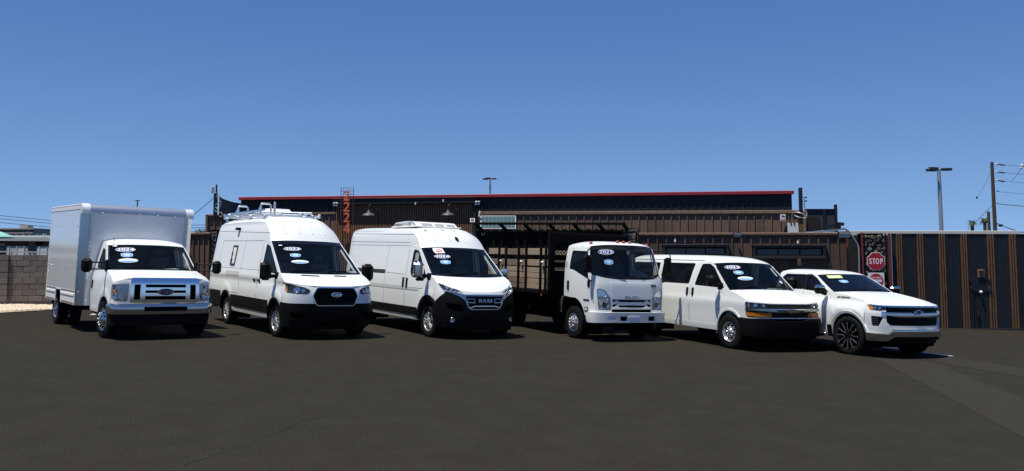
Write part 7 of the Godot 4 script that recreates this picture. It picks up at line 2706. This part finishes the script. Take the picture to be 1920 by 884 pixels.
func canopy() -> void:
	# black container with a scalloped roof edge and an angled rail, behind the stake truck
	var a := at(893, 433, -30.6)
	var b := at(1172, 431.5, -30.2)
	var t := along(a, b)
	var L := a.distance_to(b)
	var v := thing("black_container", "black ribbed container with an angled roof rail behind the stake truck", "container", t)
	var h := a.y - lot(a.x)
	var pan := MB.new()
	pan.bx(Vector3(0.14, -h * 0.5, -0.02), Vector3(0.276, h, 0.04))
	pan.bx(Vector3(0.07, -h * 0.5, 0.02), Vector3(0.13, h, 0.05), 0.015)
	var pm := pan.mesh()
	for i in int(L / 0.28):
		obj(v, "wall_sheet", pm, M.steel_black, Transform3D(Basis.IDENTITY, Vector3(i * 0.28, 0, 0)))
	var rf := MB.new()
	for i in int(L / 0.28):
		rf.bx(Vector3(i * 0.28 + 0.09, 0.015, -1.0), Vector3(0.15, 0.05, 2.2), 0.012)
	rf.bx(Vector3(L * 0.5, -0.03, -1.0), Vector3(L, 0.05, 2.2))
	rf.bx(Vector3(L * 0.5, -1.3, -1.15), Vector3(L - 0.1, 2.5, 2.0))
	obj(v, "roof_sheet", rf, M.steel_black)
	var rl := MB.new()
	rl.bar(Vector3(-0.02, 0.235, 0.5), Vector3(L + 0.0, 0.20, 0.5), 0.09, 0.085, Vector3.UP, 0.008)
	for i in 7:
		var x := 0.05 + (L - 0.15) * i / 6.0
		rl.bar(Vector3(x, 0.21, 0.5), Vector3(x + 0.20, -0.02, 0.05), 0.12, 0.07, Vector3.UP, 0.006)
	obj(v, "angled_rail", rl, M.steel_black)
	var rg := MB.new()
	var ring := PackedVector3Array()
	for i in 17:
		ring.append(Vector3(0.25 + cos(TAU * i / 16.0) * 0.05, -0.09 + sin(TAU * i / 16.0) * 0.075, 0.08))
	rg.tube(ring, 0.018, 6, false)
	obj(v, "hanging_ring", rg, M.galvanised)
	gabion("dark rock cage at the left end of the low container, above the cab truck's roof", Transform3D(rot(Vector3.UP, 0), Vector3(at(1168, 440, -30.0).x, lot(4.1), -30.0)), 0.55, at(1185, 429, -30.0).y - lot(4.1), 0.6, 72, 0.17)
	# solar panels on the black container
	var c := at(934, 420, -30.9)
	for q in [[0.0, 1.28, 0.62, "large solar panel tilted on the black container's roof"], [-0.93, 0.17, 0.19, "small white framed solar panel left of the large one"]]:
		var s := thing("solar_panel", q[3], "solar panel", Transform3D(rot(Vector3.RIGHT, -38), c + Vector3(q[0], 0.06 if q[0] == 0.0 else 0.13, 0.05)))
		var w: float = q[1]
		var hh: float = q[2]
		var f := MB.new()
		f.bx(Vector3(0, 0, -0.015), Vector3(w, hh, 0.03), 0.004)
		obj(s, "panel_frame", f, M.solar_grid)
		var nx := 9 if w > 1 else 2
		var ny := 4 if w > 1 else 2
		var cell := MB.new()
		var cw := (w - 0.05) / nx
		var chh := (hh - 0.05) / ny
		cell.bx(Vector3(0, 0, 0.003), Vector3(cw - 0.006, chh - 0.006, 0.006))
		var cmesh := cell.mesh()
		for i in nx:
			for j in ny:
				obj(s, "solar_cell", cmesh, M.solar_cell, Transform3D(Basis.IDENTITY, Vector3((i + 0.5 - nx * 0.5) * cw, (j + 0.5 - ny * 0.5) * chh, 0.0)))
		var l := MB.new()
		l.bar(Vector3(0, 0, -0.03), Vector3(0, -0.1, -0.5), 0.04, 0.04)
		obj(s, "panel_leg", l, M.galvanised)
	var ant := MB.new()
	ant.box(Transform3D(rot(Vector3.BACK, -8), at(899, 402, -30.9)), Vector3(0.06, 0.22, 0.05), 0.015)
	tag(obj(self, "white_antenna", ant, M.white_plastic), "short white stub antenna above the small solar panel", "antenna")

func right_side() -> void:
	# rock column with its posts and signs
	var z := -29.25
	var gx := at(1623, 520, z).x
	var gw := at(1664, 520, z).x - gx
	var gh := at(1640, 438.5, z).y - lot(12.5)
	gabion("tall rock-filled cage that carries the stop sign", Transform3D(Basis.IDENTITY, Vector3(gx, lot(gx), z)), gw, gh, 0.7, 73, 0.185)
	var dk := MB.new()
	var d0 := at(1588, 520, z - 0.9).x
	var d1 := at(1675, 520, z - 0.9).x
	dk.bx(Vector3((d0 + d1) * 0.5, lot(12.5) + gh * 0.5, z - 0.9), Vector3(d1 - d0 + 0.3, gh - 0.05, 0.06))
	tag(obj(self, "dark_backing", dk, M.charcoal), "dark board wall behind the rock cage with the stop sign", "wall")
	for q in [[1591.5, "red steel post at the right end of the low container"], [1619.5, "red steel post along the left edge of the rock cage"], [1670.5, "red steel post between the rock cage and the gate"]]:
		var x := at(q[0], 520, z + 0.06).x
		var p := MB.new()
		p.bx(Vector3(x, lot(x) + gh * 0.5, z + 0.05), Vector3(0.055, gh + 0.05, 0.07), 0.006)
		p.bx(Vector3(x + 0.02, lot(x) + gh * 0.5, z + 0.02), Vector3(0.03, gh, 0.03))
		tag(obj(self, "red_post", p, M.red_post), q[1], "post", "red posts beside the rock cage")
	var gp := MB.new()
	var xg := at(1673.5, 520, z + 0.05).x
	gp.bx(Vector3(xg, lot(xg) + gh * 0.5, z + 0.05), Vector3(0.03, gh, 0.03))
	tag(obj(self, "gate_jamb", gp, M.galvanised), "thin pale jamb strip at the left edge of the gate", "post")
	cable("drain_conduit", "grey conduit bending down the dark gap left of the rock cage", "pipe", PackedVector3Array([at(1596, 440, z + 0.1), at(1601, 447, z + 0.1), at(1608, 458, z + 0.1), at(1611, 466, z + 0.1), at(1613, 560, z + 0.1)]), 0.028, "", M.galvanised)
	# stop sign
	var sp := at(1643, 490.5, z + 0.10)
	var sg := thing("stop_sign", "red octagonal stop sign on the rock cage", "sign", Transform3D(Basis.IDENTITY, sp))
	var oct := PackedVector2Array()
	for i in 8:
		var an := TAU * (i + 0.5) / 8
		oct.append(Vector2(cos(an), sin(an)) * 0.33)
	var m := MB.new()
	m.prism(Transform3D.IDENTITY, oct, 0.008)
	obj(sg, "sign_plate", m, M.sign_white)
	var inn := MB.new()
	var oc2 := PackedVector2Array()
	for p in oct:
		oc2.append(p * 0.94)
	inn.prism(Transform3D(Basis.IDENTITY, Vector3(0, 0, 0.006)), oc2, 0.006)
	obj(sg, "sign_field", inn, M.sign_red)
	text(sg, "sign_word", "STOP", 0.19, M.sign_white, Transform3D(Basis.IDENTITY, Vector3(0, 0.0, 0.014)), 0.004, 0.74, "Droid Sans", 700)
	# do not enter sign
	var ep := at(1643.5, 527.0, z + 0.10)
	var eg := thing("no_entry_sign", "square white sign with a red disc reading do not enter", "sign", Transform3D(Basis.IDENTITY, ep))
	var e := MB.new()
	e.prism(Transform3D.IDENTITY, rect(-0.275, -0.275, 0.275, 0.275, 0.02), 0.008)
	obj(eg, "sign_plate", e, M.sign_white)
	var e2 := MB.new()
	e2.prism(Transform3D(Basis.IDENTITY, Vector3(0, 0, 0.006)), oval(Vector2.ZERO, 0.245, 0.245, 36), 0.006)
	obj(eg, "sign_disc", e2, M.sign_red)
	var e3 := MB.new()
	e3.prism(Transform3D(Basis.IDENTITY, Vector3(0, 0, 0.011)), rect(-0.19, -0.04, 0.19, 0.04), 0.005)
	obj(eg, "sign_bar", e3, M.sign_white)
	text(eg, "sign_word", "DO NOT", 0.066, M.sign_white, Transform3D(Basis.IDENTITY, Vector3(0, 0.105, 0.013)), 0.003, 1.0, "Droid Sans", 700)
	text(eg, "sign_word", "ENTER", 0.066, M.sign_white, Transform3D(Basis.IDENTITY, Vector3(0, -0.105, 0.013)), 0.003, 1.0, "Droid Sans", 700)
	# sliding gate: navy sheets with rust-brown strips
	var gz := -29.35
	var x0 := at(1674.5, 520, gz).x
	var x1 := at(2060, 520, gz).x
	var top := at(1780, 439.0, gz).y
	var a := Vector3(x0, top, gz)
	var b := Vector3(x1, top - 0.03, gz + 0.15)
	var t := along(a, b)
	var L := a.distance_to(b)
	var bot := lot(18.0) + 0.10
	var h := top - bot
	var v := thing("sliding_gate", "navy ribbed metal gate with rust brown upright strips", "gate", t)
	var strips := []
	for q in [[1679.5, 1692.0], [1718.5, 1731.5], [1759.0, 1772.0], [1799.5, 1812.5], [1848.5, 1862.5], [1889.0, 1903.0], [1937.0, 1951.0], [1984.0, 1998.0], [2030.0, 2044.0]]:
		var u0: float = (t.affine_inverse() * at(q[0], 440, gz)).x
		var u1: float = (t.affine_inverse() * at(q[1], 440, gz)).x
		strips.append([u0, u1])
	var cur := 0.0
	rng.seed = 5
	for s in strips + [[L, L]]:
		var u0: float = s[0]
		var u1: float = s[1]
		if u0 - cur > 0.05:
			var p := MB.new()
			p.bx(Vector3((cur + u0) * 0.5, -h * 0.5, -0.03), Vector3(u0 - cur - 0.004, h, 0.03))
			var k := int((u0 - cur) / 0.115)
			for i in k:
				p.bx(Vector3(cur + (i + 0.5) * (u0 - cur) / k, -h * 0.5, -0.016), Vector3(0.03 if i % 3 else 0.06, h, 0.03), 0.012)
			obj(v, "navy_sheet", p, M["navy_sheet_%d" % (rng.randi() % 3)])
		if u1 - u0 > 0.05:
			var r := MB.new()
			r.bx(Vector3((u0 + u1) * 0.5, -h * 0.5, -0.02), Vector3(u1 - u0 - 0.003, h, 0.03))
			for i in 3:
				r.bx(Vector3(lerpf(u0, u1, (i + 0.5) / 3.0), -h * 0.5, 0.008), Vector3((u1 - u0) * 0.20, h, 0.04), 0.012)
			var rs := obj(v, "rust_strip", r, M.rust_sheet)
			var bo := MB.new()
			for i in 3:
				bo.ball(Vector3(lerpf(u0, u1, (i + 0.5) / 3.0), -h * 0.52, 0.028), Vector3(0.014, 0.014, 0.008), 4)
			obj(rs, "strip_bolts", bo, M.charcoal)
		cur = u1
	var fr := MB.new()
	fr.bx(Vector3(L * 0.5, -h - 0.03, 0.0), Vector3(L, 0.07, 0.08), 0.01)
	fr.bx(Vector3(L * 0.5, -h * 0.3, -0.07), Vector3(L, 0.08, 0.05))
	fr.bx(Vector3(L * 0.5, 0.0, -0.03), Vector3(L, 0.03, 0.08), 0.006)
	obj(v, "gate_frame", fr, M.dark_frame)
	var ti := t.affine_inverse()
	var o := ti * at(1838.5, 513.5, gz)
	var pb := MB.new()
	pb.bx(Vector3(o.x, o.y, 0.01), Vector3(0.23, 0.28, 0.05), 0.01)
	var pn := obj(v, "peep_hatch", pb, M.brown_trim)
	var pi := MB.new()
	pi.bx(Vector3(o.x, o.y, 0.037), Vector3(0.16, 0.21, 0.012))
	obj(pn, "hatch_grille", pi, M.slat_gap)
	var kp := ti * at(1836.5, 548, gz)
	var kb := MB.new()
	kb.ball(Vector3(kp.x, kp.y, 0.07), Vector3(0.055, 0.055, 0.05), 10)
	obj(v, "gate_knob", kb, M.white_plastic)
	var hg := MB.new()
	for q in [[1818.5, 526.0], [1820.5, 541.0], [1853.0, 527.0], [1855.0, 544.0], [1832.0, 588.0], [1832.0, 592.0]]:
		var hp := ti * at(q[0], q[1], gz)
		hg.bx(Vector3(hp.x, hp.y, 0.03), Vector3(0.06, 0.13, 0.07), 0.01)
	var l0 := ti * at(1822, 545, gz)
	var l1 := ti * at(1854, 545, gz)
	hg.bx(Vector3((l0.x + l1.x) * 0.5, l0.y + 0.02, 0.018), Vector3(l1.x - l0.x, 0.03, 0.03), 0.004)
	hg.bx(Vector3(l0.x, l0.y - 0.6, 0.018), Vector3(0.03, 1.2, 0.03), 0.004)
	hg.bx(Vector3(l1.x + 0.05, l0.y - 0.3, 0.018), Vector3(0.03, 1.6, 0.03), 0.004)
	obj(v, "gate_hinges", hg, M.dark_frame)
	# pale wall top behind gate and container
	var w0 := at(1585, 433.0, -36)
	var w1 := at(1914, 433.5, -36)
	var wv := MB.new()
	wv.bx(Vector3((w0.x + w1.x) * 0.5, (w0.y + lot(20)) * 0.5, -36.1), Vector3(w1.x - w0.x, w0.y - lot(20), 0.2), 0.01)
	tag(obj(self, "stucco_wall", wv, M.stucco), "pale beige stucco wall showing above the navy gate", "wall")

func far_things() -> void:
	area_lamp("tall grey lot lamp with three dark heads above the gate", at(1761, 318, -52), 9.2, 0.95)
	area_lamp("distant lot lamp with three dark heads above the long building's red edge", at(919, 335, -75), 9.0, 0.72)
	var tiny := thing("distant_lamp", "tiny dark lamp head above the box truck's roof", "street lamp", Transform3D(Basis.IDENTITY, at(257, 382, -120)))
	var tm := MB.new()
	tm.bar(Vector3(0, -4, 0), Vector3(0, 0.4, 0), 0.12, 0.12)
	tm.bx(Vector3(0, 0.45, 0), Vector3(0.6, 0.14, 0.3), 0.04)
	obj(tiny, "lamp_mast", tm, M.dark_frame)
	# utility pole with short arms and insulators on its right side
	var base := at(1868.5, 470, -72)
	var top := at(1868.5, 304.5, -72)
	var up := thing("utility_pole", "tall brown wooden utility pole with insulators on its right side", "utility pole", Transform3D(Basis.IDENTITY, base))
	var pm := MB.new()
	pm.lathe(Transform3D.IDENTITY, [Vector2(0.16, -3), Vector2(0.155, 2), Vector2(0.13, top.y - base.y), Vector2(0, top.y - base.y)], 12)
	obj(up, "pole_shaft", pm, M.pole_wood)
	var wires := [[308.0, 309.5], [322.5, 327.0], [338.5, 343.5], [359.0, 363.0], [382.0, 385.0], [420.0, 428.0]]
	for i in wires.size():
		var p := at(1871.5, wires[i][0], -72) - base
		var am := MB.new()
		if i < 3:
			am.bx(p + Vector3(-0.12, 0, 0.1), Vector3(0.18, 0.1, 0.14), 0.02)
			am.ball(p + Vector3(-0.16, -0.02, 0.17), Vector3(0.08, 0.09, 0.05), 6)
			obj(up, "pole_bracket", am, M.pale_plastic)
			var ins := MB.new()
			ins.tube(PackedVector3Array([p, p + Vector3(0.25, -0.06, 0), p + Vector3(0.62, -0.09, 0)]), 0.045, 6)
			for k in 5:
				ins.lathe(Transform3D(rot(Vector3.BACK, -80), p + Vector3(0.22 + k * 0.07, -0.05 - k * 0.008, 0)), [Vector2(0.03, -0.02), Vector2(0.075, 0.0), Vector2(0.03, 0.02)], 8)
			obj(up, "insulator", ins, M.charcoal)
		else:
			am.bx(p, Vector3(0.16, 0.08, 0.1), 0.02)
			obj(up, "pole_bracket", am, M.charcoal)
		var far := at(2060, wires[i][1] + 4, -66)
		cable("power_line", ["top wire", "second wire", "third wire", "fourth thin wire", "fifth thicker wire", "lowest sagging wire"][i] + " running right from the utility pole", "wire", sag(at(1874 if i > 2 else 1880, wires[i][0] + 0.8, -72), far, 0.15 if i < 5 else 0.75), [0.014, 0.014, 0.014, 0.014, 0.03, 0.034][i], "wires leaving the utility pole")
	var sl := MB.new()
	sl.ball(at(1877, 423, -72), Vector3(0.22, 0.12, 0.1), 6)
	tag(obj(self, "wire_splice", sl, M.wire), "dark splice bulge on the lowest wire by the utility pole", "splice")
	cable("guy_wire", "thin slanting guy wire left of the utility pole", "wire", PackedVector3Array([at(1865, 382, -72), at(1815, 431, -73)]), 0.02)
	cable("guy_wire", "loose thin wire hanging left from the pole top, with a dark weight", "wire", sag(at(1863, 312, -72), at(1832, 370, -72), 0.25), 0.012)
	var wt := MB.new()
	wt.ball(at(1832.5, 371, -72), Vector3(0.08, 0.11, 0.08), 6)
	tag(obj(self, "wire_weight", wt, M.wire), "small dark weight at the end of the loose wire", "weight")
	var ti := MB.new()
	ti.ball(at(1917, 311, -66), Vector3(0.11, 0.14, 0.11), 6)
	ti.ball(at(1916, 315, -66), Vector3(0.10, 0.08, 0.1), 6)
	tag(obj(self, "transformer_bushing", ti, M.pale_plastic), "pale insulator cluster cut by the photo's right edge", "insulator")
	cable("drop_wire", "slack wire dropping from the insulator cluster at the right edge", "wire", sag(at(1916, 314, -66), at(1897, 340, -70), 0.12), 0.016)
	var sp := MB.new()
	var sb := at(1857.5, 470, -70)
	sp.lathe(Transform3D(Basis.IDENTITY, sb), [Vector2(0.13, -2), Vector2(0.115, at(1857.5, 397, -70).y - sb.y), Vector2(0, at(1857.5, 397, -70).y - sb.y)], 12)
	tag(obj(self, "pole_stub", sp, M.pole_wood), "short brown wooden pole stub beside the tall utility pole", "pole")
	for q in [[1823.5, 416.0, -150.0, 0.95, 3, "left and shorter of the two distant palms"], [1847.0, 411.0, -150.0, 1.05, 4, "right and taller of the two distant palms, beside the pole stub"]]:
		var c := at(q[0], q[1], q[2])
		palm(q[5], Vector3(c.x, lot(0) - 1.0, c.z), c.y + 1.0, q[3], q[4])
	# three wires across the sky at the left
	for i in 3:
		cable("power_line", ["highest", "middle", "lowest"][i] + " of three wires crossing the sky at the left", "wire", sag(at(-80, [395.0, 401.0, 408.0][i], -60), at(470, [419.0, 424.0, 431.0][i], -66), 0.5), 0.02, "three wires left of the box truck")
	# far hotel-like block, freeway sign, small trees
	var hz := -170.0
	var h0 := at(-90, 428, hz)
	var h1 := at(60, 470, hz)
	var hv := thing("far_block", "distant brown multi-storey block with rows of dark windows at the left edge", "building", Transform3D(Basis.IDENTITY, h0))
	var hw := h1.x - h0.x
	var hm := MB.new()
	hm.bx(Vector3(hw * 0.5, -4.0, -5.0), Vector3(hw, 8.0, 9.0))
	obj(hv, "wall", hm, M.hotel_wall)
	for k in 5:
		var s := MB.new()
		s.bx(Vector3(hw * 0.5, -0.15 - k * 0.85, -0.2), Vector3(hw + 0.1, 0.26, 1.0))
		obj(hv, "floor_slab", s, M.hotel_slab)
	var wm := MB.new()
	wm.bx(Vector3.ZERO, Vector3(0.62, 0.5, 0.1))
	var wmesh := wm.mesh()
	for k in 4:
		for i in int(hw / 0.8):
			obj(hv, "window", wmesh, M.far_glass, Transform3D(Basis.IDENTITY, Vector3(0.4 + i * 0.8, -0.58 - k * 0.85, -0.47)))
	var pent := MB.new()
	pent.bx(Vector3(hw - 3.1, 0.35, -3.0), Vector3(1.6, 0.7, 2.0))
	obj(hv, "roof_house", pent, M.hotel_slab)
	tree("olive_tree", "grey green bushy tree in front of the distant block", at(52, 452, -140) - Vector3(0, 4.0, 0), 5.2, Vector3(1.1, 1.5, 1.0), 900, 0.22, M.leaf_grey, 15)
	tree("small_tree", "small tree top seen between the box truck and the brown container", at(376, 446, -70) - Vector3(0, 3.0, 0), 3.75, Vector3(0.42, 0.55, 0.4), 420, 0.10, M.leaf_grey, 16)
	var fz := -130.0
	var fv := thing("freeway_sign", "two green freeway sign panels on a gantry behind the workshop", "sign", Transform3D(Basis.IDENTITY, at(78, 441, fz)))
	for q in [[-0.57, 0.50], [0.33, 0.82]]:
		var s := MB.new()
		s.bx(Vector3(q[0], 0, 0), Vector3(q[1], 0.72, 0.06))
		var sn := obj(fv, "sign_panel", s, M.sign_green)
		var mk := MB.new()
		mk.bx(Vector3(q[0] - q[1] * 0.15, 0.08, 0.04), Vector3(q[1] * 0.2, 0.25, 0.02))
		if q[1] > 0.6:
			mk.bx(Vector3(q[0] + q[1] * 0.22, 0.08, 0.04), Vector3(q[1] * 0.16, 0.25, 0.02))
		mk.bx(Vector3(q[0], -0.26, 0.04), Vector3(q[1] * 0.2, 0.08, 0.02))
		obj(sn, "panel_marks", mk, M.sign_white)
	var ga := MB.new()
	ga.bar(Vector3(-1.8, -0.1, -0.2), Vector3(3.0, -0.1, -0.2), 0.14, 0.14)
	ga.bar(Vector3(2.9, 0, -0.2), Vector3(2.9, -6, -0.2), 0.25, 0.25)
	for x in [-0.7, -0.3, 0.2, 0.6]:
		ga.tube(PackedVector3Array([Vector3(x, 0.36, 0), Vector3(x - 0.05, 0.62, 0.05), Vector3(x - 0.3, 0.66, 0.1)]), 0.02, 5)
	obj(fv, "gantry", ga, M.dark_frame)

func _ready() -> void:
	var cam := Camera3D.new()
	cam.name = "camera"
	cam.projection = Camera3D.PROJECTION_FRUSTUM
	cam.near = 0.05
	cam.far = 2000.0
	cam.keep_aspect = Camera3D.KEEP_HEIGHT
	# focal length 1600 px of an 884 px high picture whose optical axis lies 352.5 px from the top
	cam.size = 884.0 / 1600.0 * cam.near
	cam.frustum_offset = Vector2(0.0, -(442.0 - 352.5) / 1600.0 * cam.near)
	cam.position = Vector3(0, 1.863, 0)
	cam.rotation_degrees = Vector3(4.852, 0, 0)
	add_child(cam)
	cam.current = true

	var env := Environment.new()
	env.background_mode = Environment.BG_SKY
	var sky := Sky.new()
	var sm := ProceduralSkyMaterial.new()
	sm.sky_top_color = Color(0.0446, 0.127, 0.3866).linear_to_srgb()
	sm.sky_horizon_color = Color(0.262, 0.460, 0.750).linear_to_srgb()
	sm.sky_curve = 0.1045
	sm.ground_bottom_color = Color(0.05, 0.048, 0.045).linear_to_srgb()
	sm.ground_horizon_color = Color(0.25, 0.33, 0.42).linear_to_srgb()
	sm.sun_angle_max = 1.0
	sky.sky_material = sm
	env.sky = sky
	env.tonemap_mode = Environment.TONE_MAPPER_LINEAR
	env.tonemap_exposure = 1.12
	env.sdfgi_enabled = true
	env.ssao_enabled = true
	env.ssil_enabled = true
	var we := WorldEnvironment.new()
	we.name = "world_environment"
	we.environment = env
	add_child(we)

	var sun := DirectionalLight3D.new()
	sun.name = "sun"
	sun.light_energy = 1.6
	sun.light_color = Color(1.0, 0.985, 0.93)
	sun.light_angular_distance = 0.5
	sun.shadow_enabled = true
	sun.look_at_from_position(Vector3(-0.27, 1.0, 0.19), Vector3.ZERO, Vector3.BACK)
	add_child(sun)

	make_materials()
	env_materials()
	setting()
	box_truck()
	rack_van()
	cool_van()
	stake_truck()
	passenger_van()
	pickup()
